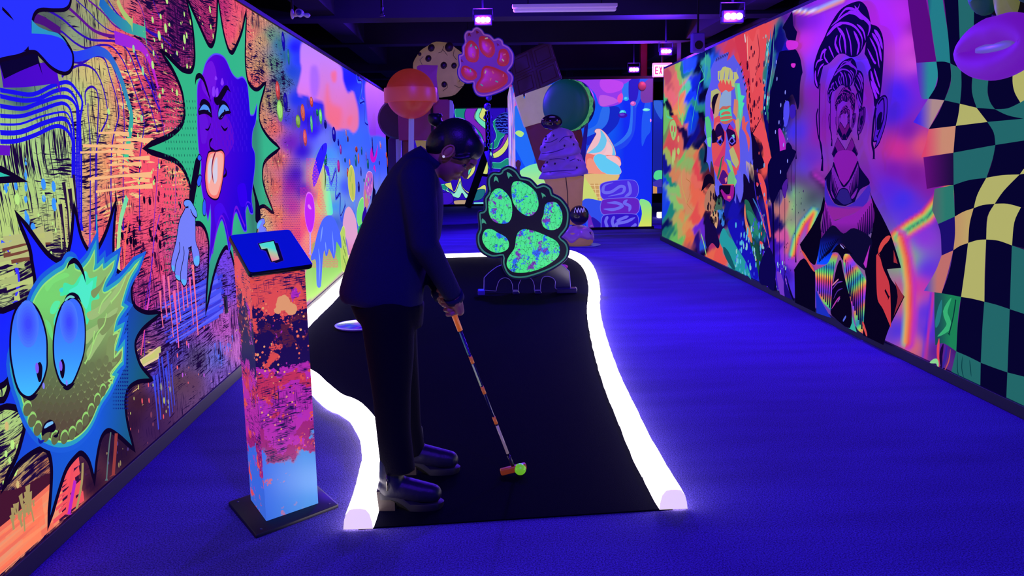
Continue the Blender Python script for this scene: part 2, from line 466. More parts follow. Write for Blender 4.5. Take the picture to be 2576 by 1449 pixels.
# ------------------------------------------------------------------ left wall: comic golf balls running into a candy land
XL, XR, TL, TR = -1.636, 2.858, 2.482, 2.662
wall_dark = mat('wall_black_paint', (14, 8, 40), 0.8)
WL = MB().box(XL-0.12, XL-0.004, -2.0, 14.7, 0.0, TL+0.004).build('wall_left', wall_dark); WL['kind'] = 'structure'
ink_s = ink_material('fluorescent_print_scratched', True)
ink = ink_material('fluorescent_print')
lp = [  # x y r g b  level-marks upright-marks pale-marks
 (130,60,80,95,90,.4,.3,0),(200,85,140,160,120,.3,.6,0),(250,40,160,170,110,.2,.8,0),(60,250,60,100,110,.1,.3,0),(110,240,110,150,120,.2,.5,0),(20,320,165,205,125,.1,.6,0),
 (120,330,170,210,130,.2,.9,0),(60,400,175,220,130,.1,1,0),(150,400,175,215,130,.8,.9,0),(200,250,190,205,120,.5,.7,0),(215,330,195,210,125,.9,.6,0),(60,480,175,210,120,.3,.9,0),(130,480,180,215,130,.6,.7,0),
 (20,560,185,215,120,.2,.5,0),(100,580,180,200,120,.9,.4,0),(50,620,190,200,125,1,.3,0),(30,700,190,210,130,1.1,.2,0),(110,640,190,190,130,1.1,.2,0),(60,760,180,200,130,1.1,.2,0),
 (250,180,215,200,120,.4,.7,0),(250,300,225,190,115,.6,.7,.3),(245,420,240,170,110,.8,.4,.6),(290,120,245,110,105,.5,.6,.5),(320,60,240,90,110,.7,.3,.2),(330,200,245,85,105,.8,.2,1),(350,300,245,85,105,.8,.3,1),(300,400,245,95,100,.7,.3,1),
 (390,60,200,50,120,.9,.5,.1),(450,40,120,25,110,1.0,.9,.1),(470,90,120,25,115,1,.9,0),(430,140,160,35,115,1,.7,.3),(400,200,200,50,110,.9,.4,.5),(420,270,225,70,110,.8,.3,.6),(505,40,190,50,110,.9,.4,.2),(520,90,170,40,110,.9,.4,.1),(575,80,245,80,110,.5,.3,.2),(560,20,200,50,115,.8,.3,.1),(600,20,250,90,110,.5,.6,.4),
 (625,80,250,110,105,.5,.7,.6),(645,60,225,150,110,.5,.9,.6),(615,130,225,140,105,.9,.2,.6),(640,200,240,110,100,.8,.3,.5),(660,100,215,165,110,.6,.6,.5),(655,170,215,160,105,.9,.2,.5),(672,250,190,160,100,.9,.1,.3),(680,90,90,150,115,.7,.5,.2),(690,160,90,150,115,.9,.2,.2),(700,110,50,120,140,.4,.4,0),(715,140,40,100,150,.3,.2,0),(710,200,60,120,140,1,.1,.1),(735,180,30,70,190,.2,.1,0),(740,120,30,20,230,0,0,0),(750,150,40,60,235,0,0,0),
 (640,260,235,130,100,.9,.2,.5),(660,300,220,150,105,.6,.7,.4),(700,260,100,140,130,1,.1,.2),(720,300,60,60,190,.5,.3,.1),(690,320,235,110,90,.7,.5,.4),(700,400,240,120,100,.4,.8,.5),(660,380,225,165,115,.6,.8,.4),(730,360,110,30,170,.3,.2,.1),(745,250,30,50,210,.1,.1,0),(770,300,40,20,200,0,0,0),(760,380,50,10,190,0,0,0),(790,330,50,15,215,0,0,0),(800,260,45,40,220,0,0,0),
 (745,440,70,15,180,0,0,0),(765,480,90,15,180,0,0,0),(730,470,170,40,160,.3,.3,.2),(690,470,240,110,95,.4,.6,.5),(665,470,225,170,120,.7,.7,.3),(700,540,245,130,100,.6,.6,.4),(660,560,225,185,125,.7,.2,.2),(720,570,245,100,110,.3,.3,.2),(735,520,200,60,150,.2,.2,.1),(750,590,240,75,115,.1,.1,0),(770,560,245,90,110,0,0,0),
 (790,490,200,90,150,0,0,0),(805,470,240,150,110,0,0,0),(790,540,250,160,110,0,0,0),(780,600,250,170,120,0,0,0),(800,440,240,180,110,0,0,0),(812,520,190,235,130,0,0,0),(815,480,130,240,150,0,0,0),(820,430,90,220,220,0,0,0),(825,390,70,150,240,0,0,0),(815,350,110,120,235,0,0,0),(830,470,70,190,230,0,0,0),(840,520,60,150,230,0,0,0),(838,560,50,100,210,0,0,0),
 (860,360,55,105,245,0,0,0),(880,400,65,110,245,0,0,0),(900,350,60,105,245,0,0,0),(930,350,60,100,250,0,0,0),(870,470,70,90,245,0,0,0),(880,560,60,90,240,0,0,0),(950,400,60,90,250,0,0,0),(960,300,60,90,250,0,0,0),(850,250,30,50,235,0,0,0),(900,240,40,60,250,0,0,0),(880,200,30,30,245,0,0,0),(930,250,60,80,250,0,0,0),
 (350,460,250,80,105,.5,.2,.6),(380,420,250,85,105,.4,.2,.5),(330,560,245,75,110,.8,.3,.5),(280,600,245,90,105,.5,.7,.6),(420,480,250,80,110,.4,.3,.2),(400,570,245,80,115,.7,.3,.1),(450,440,250,120,110,.5,.2,.7),(340,660,235,70,105,.8,.6,.2),(300,520,240,120,100,.5,.7,.9),(400,680,235,75,120,.5,.8,.2),(370,760,200,60,140,.8,.8,.2),(480,640,200,80,150,.8,.7,.2),(500,600,225,90,130,.6,.8,.2),(440,720,170,70,170,.8,.8,.2),
 (500,700,100,75,210,1,.4,.1),(540,690,110,75,220,1,.3,.1),(560,650,120,70,235,.6,.4,0),(570,720,110,75,225,.9,.4,.1),(420,790,120,70,190,1,.6,.1),(360,720,190,60,130,.7,.8,.1),(460,800,100,80,200,1,.5,0),(500,820,150,80,190,.9,.5,.2),(560,820,190,90,190,.7,.7,.3),(590,800,190,95,200,.5,.9,.4),(590,880,200,110,200,.4,.8,.4),(545,900,110,110,215,.6,.9,.2),(440,880,95,75,190,1,.8,0),(500,900,90,75,120,.9,.6,.1),
 (380,870,140,70,130,1,.3,.6),(375,900,120,75,100,1.1,.1,.9),(400,940,80,60,190,.8,1,.1),(450,960,90,60,80,.6,.5,.1),(480,960,95,60,90,.4,.3,0),(560,950,130,90,190,.6,.8,.2),(340,960,90,50,60,.8,.1,.6),(350,1010,60,28,50,.3,.2,.3),(330,1060,50,22,55,.3,.2,0),(400,1020,70,35,80,.3,.8,.1),(380,1080,60,30,80,.3,.5,0),(270,1110,45,20,55,.3,.2,.2),(300,1140,40,18,50,.2,.4,0),(200,1180,50,20,60,.3,.3,.2),(230,1220,40,15,50,.3,.2,.1),  # dark brown spots hold the post's cast shadow on the wall
 (160,1210,230,95,90,1.1,.2,.2),(150,1260,245,110,100,1.1,.3,.2),(10,860,170,180,115,.8,.2,0),(10,960,170,210,120,.5,.7,0),(30,1060,175,210,125,.5,.6,0),(10,1150,180,205,120,.9,.3,0),(20,1200,190,150,100,.9,.2,.2),(70,1150,185,170,110,.8,.1,.4),(100,1170,180,110,80,1.1,.1,.4),(50,1240,200,130,95,1,.6,.5),(90,1260,205,160,105,.9,.9,.5),(30,1310,235,130,95,1.1,.5,.2),(80,1330,245,140,105,1.1,.4,.1),(20,1400,250,150,110,1.1,.2,0),(110,1300,245,125,100,1.1,.2,.1),
 (-200,500,180,210,120,.4,.8,0),(-200,1200,240,140,100,1,.2,0),(-400,300,150,200,130,.6,.6,.2),(-500,1000,230,90,110,.9,.3,.3)]
cloud = lambda c0, c1, y0, y1: (lambda x, y: Larr(c0)[None]*(1-np.clip((y-y0)/(y1-y0), 0, 1))[:, None]+Larr(c1)[None]*np.clip((y-y0)/(y1-y0), 0, 1)[:, None])
lb = [(outline('F280,120 250,330 265,420 240,560 215,660 240,720 330,725 370,770 440,780 520,820 540,980 600,1060 650,1120 720,1110 800,1110 860,1150 910,1080 910,900 880,760 850,680 790,690 740,560 705,380 500,230'), cloud((190,135,250), (235,120,165), 110, 300), 4, 1),
      (outline('F375,400 440,400 470,560 440,740 380,740 360,560'), (140,90,230), 7, .6),
      (outline('F600,470 660,450 660,560 620,570'), (250,110,130), 5, .8), (outline('F560,600 600,800 720,880 700,1080 640,1080 560,1000 535,800'), (250,110,120), 9, .7),
      (outline('F790,980 840,960 830,1060 790,1060'), (250,110,130), 5, .6),
      (outline('F1000,570 1190,640 1230,900 1260,1190 1140,1180 1040,1170 1010,900'), cloud((215,120,250), (140,60,240), 200, 330), 3, 1),
      (outline('G260,1449 230,1280 300,1000 330,900 560,880 640,1100 600,1160'), cloud((110,190,100), (190,240,120), 600, 760), 2, 1),
      (outline('A1030,0 1040,250 1030,500* 1000,560* 990,0*'), (230,190,120), 3, .5, (.1,.9,.6)),
      (outline('G60,300 200,330 330,460 310,500 200,470 120,400'), (90,15,170), 8, .5)]
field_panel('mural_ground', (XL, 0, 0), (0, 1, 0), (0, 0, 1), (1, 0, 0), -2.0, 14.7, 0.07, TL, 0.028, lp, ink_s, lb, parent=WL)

A = Art((XL, 0, 0), (0, 1, 0), (0, 0, 1), (1, 0, 0))
A.clip = [(-1.9, 0.09), None, (14.68, TL-0.003)]
BK = (16, 4, 38)
def rc(a, b): return lambda f: tuple(a[i]+(b[i]-a[i])*f for i in range(3))
# thin cables and broad ribbons
DB = (50, 15, 170); BB = (28, 18, 225)
for t, w, c in [
 ('E0,820 120,840 300,860 480,780 620,750 700,830 750,930 730,1100 740,1449 740,2100',.022,BB),('E0,875 200,915 350,900 500,830 620,820 700,930 720,1100 720,1449 720,2100',.022,BB),
 ('E0,965 200,990 350,940 530,885 640,900 700,1000 700,1449 700,2100',.022,BB),('E0,1055 180,1060 350,1010 560,940 640,1000 670,1200 680,1449 680,2100',.02,BB),
 ('E0,1132 180,1130 380,1060 580,1020 640,1080 670,1200 680,1400',.011,BB),('E0,1208 180,1205 400,1120 560,1080 630,1130 660,1300 660,1449 660,2100',.025,BB),
 ('E0,1290 150,1285 320,1230 500,1150 600,1180 660,1290 670,1449 670,2100',.022,BB),
 ('E560,700 640,630 750,590 860,640 930,780 970,950 975,1080 900,1250 870,1449 870,2100',.014,DB),('E780,960 775,840 830,790 880,830 895,950 885,1200 880,1449 880,2100',.014,DB),
 ('E800,940 800,1050 815,1200 820,1449 820,2100',.012,DB),('E640,560 750,570 850,510 950,540 1000,700 1060,900 1080,1050 1030,1250 1010,1449 1010,2100',.014,DB),
 ('E820,520 900,500 1000,560 1080,760 1120,950 1130,1200 1120,1449 1120,2100',.012,DB),('E320,60 420,90 560,170 700,290 820,360 960,370 1060,380 1160,460 1230,620 1300,800 1370,980 1430,1200',.014,DB),
 ('E480,260 560,290 680,390 790,440 920,410 1020,430 1110,540 1180,700 1250,900 1310,1100 1290,1300 1270,1449 1270,2100',.013,DB),
 ('E610,60 720,160 840,270 960,320 1060,330',.02,(95,20,140)),('E690,0 800,100 900,210 1000,280 1140,320 1270,380 1380,480 1449,600',.008,DB),('E800,0 930,110 1050,240 1200,290 1330,370 1440,530',.012,(100,20,150)),
 ('E980,0 1060,120 1180,240 1300,260 1400,320 1449,340',.014,DB),('E1250,0 1300,120 1330,260',.008,DB),('E1390,0 1449,160',.008,DB),
 ('E1210,430 1270,600 1350,750 1400,880 1449,1000',.024,(60,20,190)),('E1280,450 1350,560 1400,700 1449,800',.008,DB),
 ('C0,540 100,800 150,1000 190,1250',.010,DB),('C0,430 60,700 120,900',.009,DB),
 ('C0,250 80,300 170,340 250,420',.012,DB),('D140,30 120,300 90,700 80,1000 30,1300 10,1449 10,2100',.009,(90,30,190)),('D290,100 290,380 285,560',.006,(120,40,200)),
 ('A1449,0 1390,300 1360,650 1350,800',.010,(80,40,220)),('A0,260 60,300 120,420 155,560 150,700 130,820',.03,(60,50,250)),
 ('A720,0 720,150 800,330',.008,(100,30,200)),('A810,0 810,300',.02,(110,60,210)),('A700,30 705,230',.02,(70,40,220))]:
    A.stroke(t, w*.72, c, n=4)
A.stroke('E650,510 700,515 800,490 880,465 970,500 1040,600 1100,740 1150,900 1190,1060 1170,1250 1140,1449', .042, lambda f: (40+20*f, 60+150*f**1.5, 250-110*f), n=5)
A.stroke('A1150,-160 1120,-60 1090,60 1070,300 1070,520', .034, lambda f: (100+110*f, 225-0*f, 170-40*f), n=4)
A.stroke('A1165,60 1135,250 1120,520', .014, (245, 110, 90), n=3)
A.stroke('A870,0 875,330', .012, lambda f: (40, 160, 190), n=3)
A.stroke('A1310,1040 1290,1180 1275,1280', .011, (245, 80, 140)); A.stroke('A1350,760 1330,880', .018, (220, 70, 190))
A.stroke('E900,0 1000,130 1120,230 1230,270 1320,300', .055, lambda f: (30+40*f, 100+90*f, 190-50*f), n=4)
A.stroke('E1060,0 1110,110 1200,220', .035, lambda f: (190-30*f, 200, 110), n=4)
A.stroke('E1035,340 1160,380 1280,430 1360,560 1400,680 1430,800', [.06, .05, .035, .02], lambda f: (150+60*f, 40, 215-20*f), n=4)
A.stroke('E290,160 380,190 480,250 540,290', .035, (75, 20, 120)); A.stroke('E0,690 200,690 510,660', .08, lambda f: (70+10*f, 10, 190+10*f))
A.stroke('E0,640 150,570 330,500', .06, (12, 4, 50))
# paint specks
def speck(n, box, cols, r, st=1.5):
    o = []
    for _ in range(n):
        x = rng.uniform(box[0], box[2]); y = rng.uniform(box[1], box[3]); u, v = A.uv(x, y); q = .42*r*rng.uniform(.35, 1)**1.5
        o.append((u, v, q, q*rng.uniform(1, st), cols[rng.integers(len(cols))]))
    A.dots(o, 10)
LM = (190, 240, 130)
speck(34, (380, 0, 480, 260), [LM], .05); speck(22, (480, 20, 560, 120), [LM], .045); speck(14, (260, 100, 380, 340), [LM, (150, 220, 150)], .05)
speck(60, (330, 360, 480, 700), [BK, (60, 10, 60)], .04); speck(30, (300, 560, 420, 620), [BK], .045); speck(14, (330, 330, 420, 480), [LM], .035)
speck(24, (0, 440, 140, 640), [LM, (60, 150, 250)], .05, 1.8); speck(50, (420, 700, 600, 980), [(245, 100, 110), (250, 130, 110), (190, 90, 220)], .026)
speck(40, (310, 960, 430, 1120), [(240, 90, 100), (190, 190, 110), (120, 60, 90)], .03, 2); speck(20, (0, 1060, 60, 1260), [LM, (215, 190, 120)], .035)
speck(30, (180, 1090, 320, 1200), [(80, 60, 130), (150, 130, 90), (70, 40, 110)], .022, 2); speck(14, (60, 400, 60, 560), [(70, 160, 250)], .03)
speck(70, (350, 20, 480, 330), [(255, 200, 120), (230, 100, 220), (110, 60, 230)], .014)
speck(60, (660, 220, 740, 560), [(110, 200, 120), (60, 60, 170), (200, 60, 90)], .016)
# blue comic hand at the top left
A.poly('Z-160,-60* -160,120* -60,160 0,144 E80,505 150,490 240,455* 310,460 370,515 440,590 520,640 590,650 635,600 640,500 600,420 540,350 420,315 270,300* 270,180 300,100 360,70 480,75 580,65 620,0 620,-200*', (42, 52, 252), line=BK, lw=.03)
A.poly('E270,180* 330,240 420,280 520,310 600,410 540,350 420,315 270,305*', (45, 150, 190))
A.poly('E0,60* 60,120 110,190* 50,140 0,90*', BK); A.poly('E240,420* 215,450 190,470* 245,458*', BK)
A.poly('Z0,418* 66,458* 0,461* -60,470* -60,400*', BK); A.poly('Z-20,428* 20,443* -20,446*', (50, 200, 170))
A.poly('Z-8,365* 20,366* 19,392* -8,390*', (100, 20, 190))
# printed bars and hatching near the floor
def bars(n, x0, x1, ya, yb, cols, w, jit=.25, upright=False, gap=.5):
    ua, va = A.uv(x0, ya); ub, vb = A.uv(x1, yb); ly = A.layer
    for i in range(n):
        f_ = i/(n-1)
        if upright: u = ua+(ub-ua)*f_; v0, v1 = va+rng.uniform(-jit, jit)*.2, vb+rng.uniform(-jit, jit)*.2; pts = [(u, v0), (u+rng.uniform(-.01, .01), (v0+v1)/2), (u, v1)]
        else: v = va+(vb-va)*f_; s0, s1 = ua+rng.uniform(-jit, jit)*.4, ub+rng.uniform(-jit, jit)*.4; pts = [(s0, v), ((s0+s1)/2, v+rng.uniform(-.006, .006)), (s1, v)]
        A.layer = ly+i % 2; A.strokeuv(pts, w*rng.uniform(.6, 1.1), cols[i % len(cols)])
    A.layer = ly+2
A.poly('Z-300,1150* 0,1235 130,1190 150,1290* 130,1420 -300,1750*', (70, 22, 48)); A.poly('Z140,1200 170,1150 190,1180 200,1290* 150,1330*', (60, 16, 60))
bars(17, -60, 118, 1490, 1240, [(250, 140, 100), (245, 115, 90), (240, 150, 110)], .024); bars(9, 132, 185, 1310, 1165, [(245, 85, 95)], .016, .1)
bars(12, 28, 75, 1330, 1235, [(170, 150, 95)], .012, .2, True); bars(9, 0, 62, 760, 620, [(190, 205, 120), (175, 190, 115)], .016)
bars(16, 425, 548, 870, 690, [(70, 80, 232), (95, 100, 240), (60, 60, 210)], .014, .2); bars(9, 408, 482, 850, 690, [(250, 115, 140), (240, 100, 160)], .016, .5, True)
bars(7, 392, 425, 1060, 900, [(60, 70, 215)], .012, .3, True); bars(7, 345, 392, 925, 880, [(225, 200, 150), (200, 200, 120)], .013, .15); bars(8, 540, 580, 915, 850, [(80, 110, 235)], .012, .3, True)
bars(8, 12, 92, 660, 585, [(120, 70, 55), (185, 190, 120)], .02); bars(10, 260, 350, 480, 340, [(250, 190, 130)], .013, .5); bars(8, 150, 182, 640, 480, [(190, 205, 120), (40, 20, 60)], .013, .4, True)
# burst behind the startled ball
bu = outline('A0,905* -120,900* -260,1000* -120,1060 B-200,300* 0,215 75,125 60,300 B0,420 -100,440* 0,415 120,430 195,500 210,620 180,760 130,920 35,1120* 120,960 250,850 370,800 430,860 455,1000 450,1200 430,1440* 500,1200 570,1000 660,880 720,845 790,920 832,1060* 850,900 890,720 960,640 1060,690 1180,800* 1130,600 1110,400 1140,270 1230,200 1340,188* A1250,1380 1205,1230 1215,1120 1290,1010 1420,908* 1300,910 1200,850 1170,740 1180,600 1245,400* 1170,510 1090,560 1020,500 1000,330 1005,120 1022,-60* 960,150 880,320 830,372 770,340 700,200 655,-10* 640,180 610,340 560,450 500,450 380,360 160,60* 250,280 280,450 305,620 290,780 200,820 110,860', n=4)
A.poly(bu, lambda x, y: (26, max(35, min(90, 40+0.10*(y-700)+0.12*(x-120))), max(105, min(255, 250-0.12*max(0, y-800)-1.0*max(0, x-240)))), grad=14, line=BK, lw=.045)  # fades to navy at lower right, wall shadow put into the blue
bd = []
for i in range(9):
    for j in range(26):
        u, v = A.uv(278+i*4.6, 790+j*9.5); bd.append((u, v, .0025+.0006*i, .004, (16, 20, 120)))
A.dots(bd, 6)
# olive ball with streaming paint
ballp = outline('B170,350 200,450 260,580 340,680 430,735 530,758 640,735 740,660 810,560 880,400 960,280 1010,180* 985,165 1000,130 1060,50 A1085,1330* 1090,1225* 1030,1300 1015,1250 1040,1150 1070,1050* 1010,1080 1030,960 1060,900 1095,850* 1075,830 1110,700 1160,560 1240,430* 1100,600 1000,680 930,720 905,690 930,600 990,500 1010,435* 920,510 905,465* 870,500 820,520 830,440 830,350* 790,430 730,500 700,520 655,500 640,450 600,445 560,510 480,560 380,640 320,720 280,800 B100,0 120,200', n=4)
def olive(x, y):
    f = min(1, max(0, (y-660)/420)); g = min(1, max(0, (x-150)/160)); g2 = min(1, max(0, (y-760)/160))
    a = np.array((120, 215, 110)); b_ = np.array((150, 175, 105)); c = np.array((90, 75, 62))
    q = a*(1-g)+b_*g; return tuple(q*(1-f*g2)+c*f*g2)
A.strokeuv([A.uv(*p) for p in ballp], .09, (30, 95, 215), closed=True); A.strokeuv([A.uv(*p) for p in ballp], .05, (45, 160, 190), closed=True)
A.poly(ballp, olive, grad=14, line=(150, 230, 120), lw=.014)
A.poly('A560,620 640,640 700,560 760,520 790,580 860,560* 850,660 880,760 810,790 800,900 760,1000 740,760 700,700 620,720 520,740 540,680', (70, 235, 165))
A.poly('A600,700 680,640 720,540 760,520 760,640 820,600 800,720 760,860 700,780', (80, 240, 195))
A.poly('A430,850 470,790 520,800 470,900 430,900', (90, 240, 160)); A.poly('A460,960 500,860 520,900 470,1010', (70, 230, 190)); A.poly('A510,680 540,665 545,700 520,710', (60, 220, 200))
A.poly('A380,640 470,570 560,530 600,560 470,620 400,700', (125, 225, 115)); A.poly('A380,960 420,1100 460,1150 430,1000', (110, 220, 125))
for t in ('A760,900 850,850 960,760 1060,620 1150,520 1060,690 980,800 900,900 800,960', 'A740,1080 860,1000 960,900 1050,850 960,1000 860,1060 760,1180', 'A760,1250 820,1150 900,1060 960,1040 900,1150 840,1240 780,1330'):
    A.poly(t, (158, 192, 118))
for t in ('A800,700 880,640 940,560 900,660 830,760', 'A860,960 960,940 1040,900 1000,1000 900,1100', 'A960,1120 1040,1110 1010,1230 1040,1250 990,1340 1040,1340 B1000,80 940,60'):
    A.poly(t, (128, 150, 92))
for t in ('A1000,1095 1050,1080 1020,1180 1015,1300* 1080,1230 1075,1320 B1000,110 975,160 1000,200 960,260', 'B1000,185 960,210 1000,225', 'A940,900 920,1000 860,1080 820,1180', 'A1120,560 1060,700 980,800', 'A985,700 900,800 870,900', 'A830,1060 800,1240 740,1360'):
    A.stroke(t, .008, (165, 225, 120))
dm = []
for j in range(7):      # dimples
    for i in range(14):
        x = 60+i*18+(j % 2)*9; y = 948+j*21+0.0016*(x-150)**2*(-1)+(-0.18*(x-150) if x > 150 else 0)
        if inside_dist(np.array([x]), np.array([y]), ballp)[0] > 9:
            u, v = A.uv(x, y); dm.append((u, v, x, y))
A.dots([(u, v-.004, .024, .018, (132, 150, 95) if y < 1000 else (104, 96, 74)) for u, v, x, y in dm], 12)
A.dots([(u+.002, v+.006, .026, .021, olive(x, y)) for u, v, x, y in dm], 12)
rim = []
for x, y in [(58, 1030), (70, 1058), (84, 1080), (104, 1096), (128, 1103), (152, 1102), (172, 1092), (190, 1076), (206, 1056), (220, 1034), (236, 1008), (250, 984)]:
    u, v = A.uv(x, y-4); rim.append((u, v))
A.dots([(u, v, .03, .026, (150, 215, 110)) for u, v in rim], 14); A.dots([(u, v-.007, .028, .023, (100, 104, 72)) for u, v in rim], 14)
# its eyes
for t, pu in (('A200,805 280,850 340,960 380,1120 385,1280 B380,100 330,240 240,345 160,320 110,220 75,60 A62,1250 65,1080 90,930 140,830', 'B290,120 300,60 325,40 345,80 345,140 335,210 315,222 300,180'),
              ('A620,765 690,820 725,940 735,1080 725,1240 B690,60 620,220 560,245 510,200 470,80 A455,1280 455,1130 480,970 530,840', 'B505,100 510,30 530,15 548,60 550,110 540,175 525,190 508,150')):
    A.poly(t, lambda x, y: (60+max(0, (y-900))*.10, min(205, 110+max(0, y-800)*.42), 250), grad=10, line=BK, lw=.022)
    e = outline(t); cx_ = sum(p[0] for p in e)/len(e); cyy = 810 if cx_ > 120 else 815
    u, v = A.uv(cx_, cyy)
    for k in range(7): A.dots([(u, v, .072-.009*k, .085-.011*k, (74-2*k, 122-8*k, 252))], 20)
    A.poly(pu, BK); q = outline(pu); u, v = A.uv(q[0][0]+3, q[0][1]-4); A.dots([(u-.002, v+.005, .012, .02, (130, 90, 240)), (u+.028, v-.07, .008, .012, (130, 130, 250))], 12)
A.stroke('A570,495 590,445 640,420 690,470 725,550 740,620', .022, BK, taper=3); A.stroke('A535,810 570,750 620,725 670,750 700,800', .014, BK, taper=4); A.stroke('A545,790 590,750 640,755', .01, (110, 210, 190), taper=4)
A.stroke('B200,380 250,370 300,330', .014, BK, taper=3); A.stroke('B530,270 580,280 640,230', .014, BK, taper=3)
A.poly('B340,650 360,600 410,565 450,590 465,640 440,680 400,680 370,690 345,715* 332,700', BK); A.poly('B355,640 380,600 430,580 440,600 400,625 365,645', (120, 190, 240)); A.stroke('B440,715 475,710 490,660', .012, BK, taper=3); A.stroke('B300,730 320,770 360,750', .012, (20, 30, 160), taper=3)
# bristly scribble across the lower edge
A.stroke('B970,680 950,850 930,1120', .012, (90, 110, 110)); A.stroke('B1020,690 1010,850 990,1090', .03, (150, 60, 60)); A.stroke('B710,960 700,1150 650,1400', .018, (170, 150, 95)); A.stroke('B620,1000 590,1200 560,1430', .02, (245, 80, 95)); A.stroke('B640,1120 610,1280 580,1440', .025, (190, 40, 190))
# green burst with the purple ball pulling a face
gb = outline('C380,30* 420,200 442,400 445,560 420,660 380,675 310,650 160,500* 240,620 320,800 350,960 350,1080 310,1180 200,1270 10,1352* 160,1400 270,1449 D340,150 385,250 410,330* 405,500 D430,640* 490,640 540,700 572,820 575,1000 550,1400* 600,1150 660,960 720,860 760,880 800,1000 830,1150* 1010,1000* 1005,760* 1030,500* 1080,485 1155,545* 1090,380 1060,250 1070,110 1120,40 C1210,1350* 1130,1280 1060,1180 1030,1080 1035,960 1060,860 1085,775* 1030,830 980,825 930,760 905,620 900,450 910,150* 880,300 830,430 790,500 750,470 700,300 655,20* 650,200 630,370 600,440 560,420 480,250', n=4)
A.poly(gb, lambda x, y: (55, 185-max(0, 30-abs(x-635))*2.2*(y > 300), 130-max(0, 30-abs(x-635))*.9*(y > 300)) if x > 600 else (52, 185-(max(0, y-560)*.25), 130), grad=12, line=BK, lw=.06)
A.dots([(*A.uv(405+((j*7) % 5)+i*7, 255+j*17), .006, .008, (30, 110, 90)) for i in range(12) for j in range(26) if 405+i*7 < 492 or 405+i*7 > 700], 6)
# arms
A.poly('D455,60 490,90 470,250 430,480 420,560 380,560 390,400 430,150', BK); A.poly('C845,1150 870,1150 930,1300 D900,0* 940,150 1000,380 1040,520 1045,650 1000,640 990,420 900,130* C860,1250', BK)
pb = outline('C510,690 540,590 580,530 630,500 690,515 730,560 780,670 830,722 880,710 920,770 935,900 950,1050 985,1050 1010,960* 1000,1100 970,1200 965,1330 990,1400 D990,150 960,420 975,560 950,560 925,490 905,560 915,720 890,720 850,620 820,550 790,620 770,850 755,920* 730,760 690,620 650,700 600,900 575,1000* 590,650 585,480* 560,620* 530,480 500,300 500,100 C480,1380 468,1200 465,980 468,780', n=4)
A.poly(pb, lambda x, y: (95-min(70, max(0, x-520)*.55+max(0, y-400)*.1), 4, 205), grad=12, line=(90, 70, 240), lw=.02)
for t, c in (('C540,600 600,560 640,700 600,900 530,850 500,760', (112, 22, 215)), ('C560,1050 640,1000 760,1100 800,1300 700,1449 600,1449 540,1250', (95, 12, 200)), ('C480,1000 560,1100 540,1300 500,1300', (100, 20, 210)), ('D620,520 690,480 760,650 700,560 640,700', (70, 10, 225)), ('D830,330 900,300 920,480 860,500', (50, 0, 225))):
    A.poly(t, c)
A.dots([(*A.uv(520+i*11+(j % 2)*5, 180+j*15), .014, .022, (100-i*6, 12, 212)) for i in range(9) for j in range(14) if 180+j*15 > 200+abs(i-4)*6], 10)
for t in ('C600,870 600,800 620,790 620,880', 'C625,830 650,800 655,870 640,900', 'C675,760 690,710 705,760 690,780', 'C620,720 630,690 645,720 630,730'): A.poly(t, (140, 60, 240))
A.stroke('D600,940 640,700 685,590 730,700 760,880', .014, (110, 20, 215)); A.stroke('D770,850 790,620 820,510 870,620 900,690', .02, (110, 20, 215)); A.stroke('D900,560 915,470 950,480 960,550', .012, (80, 20, 235))
for t, w, tp in (('C440,775 450,710 485,690 520,730 555,830 585,930', .03, 4), ('C620,880 620,910 650,920 700,840 735,800 765,840', .05, 3), ('C480,960 520,925 570,960 590,1040', .03, 5), ('C655,1000 680,940 720,950 760,1010', .03, 5), ('C530,1175 560,1180 585,1120', .012, 3), ('C675,1140 710,1185 740,1160', .016, 3), ('C600,1262 575,1290 580,1350 620,1370', .018, 4), ('D715,150 725,210 690,240', .02, 3)):
    A.stroke(t, w, BK, taper=tp)
A.poly('C472,1025 490,980 520,952 560,975 588,1050* 560,1032 520,1018', (85, 150, 235), line=BK, lw=.018); A.poly('C655,1070 655,1010 690,955 730,970 760,1020* 715,1030 680,1075', (85, 150, 235), line=BK, lw=.018)
A.stroke('C470,1030 520,1018 560,1032 590,1058', .025, BK); A.poly('C540,1005 560,1005 555,1030 545,1030', BK); A.poly('C705,1000 715,1000 718,1030 705,1025', BK); A.stroke('C660,1080 700,1035 760,1022', .02, BK)
A.poly('C560,1400 590,1385 630,1385 680,1375 D705,40 690,250 650,420 600,430 550,380 530,250 540,120', (252, 120, 110), line=BK, lw=.02)
A.poly('D560,60 600,20 690,30 685,220 640,390 590,400 555,330 545,200', (250, 175, 155)); A.poly('D560,120 590,60 590,200 565,300 555,220', (215, 210, 220)); A.poly('D620,80 640,60 640,250 615,300 600,200', (215, 210, 220)); A.stroke('D628,0 600,80 590,180 605,290', .016, (120, 10, 60), taper=5)
# gloves and drops of sweat
A.poly('D345,520 330,480 345,450 390,455 440,540 452,590 435,615 D436,700 440,830 470,920 475,1000 460,1050 430,1040 415,980 400,870* 380,900 365,1020 355,1200 330,1228 300,1180 260,1160 245,1100 215,1060 220,980 260,820 290,640', (118, 130, 240), line=BK, lw=.014)
A.poly('D345,450 390,455 445,550 450,600 430,580 390,530 350,510 335,480', (105, 150, 250)); A.poly('D440,960 470,960 470,1030 440,1040 420,1000', (95, 180, 245)); A.poly('D220,1040 245,1060 240,1100 218,1080', (90, 180, 240)); A.poly('D250,1130 290,1140 290,1180 260,1160', (90, 180, 240)); A.poly('D305,1170 350,1180 340,1222 315,1210', (90, 180, 240))
for t in ('D285,830 290,900 255,1020 245,1100', 'D325,870 330,950 300,1100 300,1180', 'D400,870 370,890', 'D390,530 410,580 440,610', 'D345,515 370,510'): A.stroke(t, .008, BK)
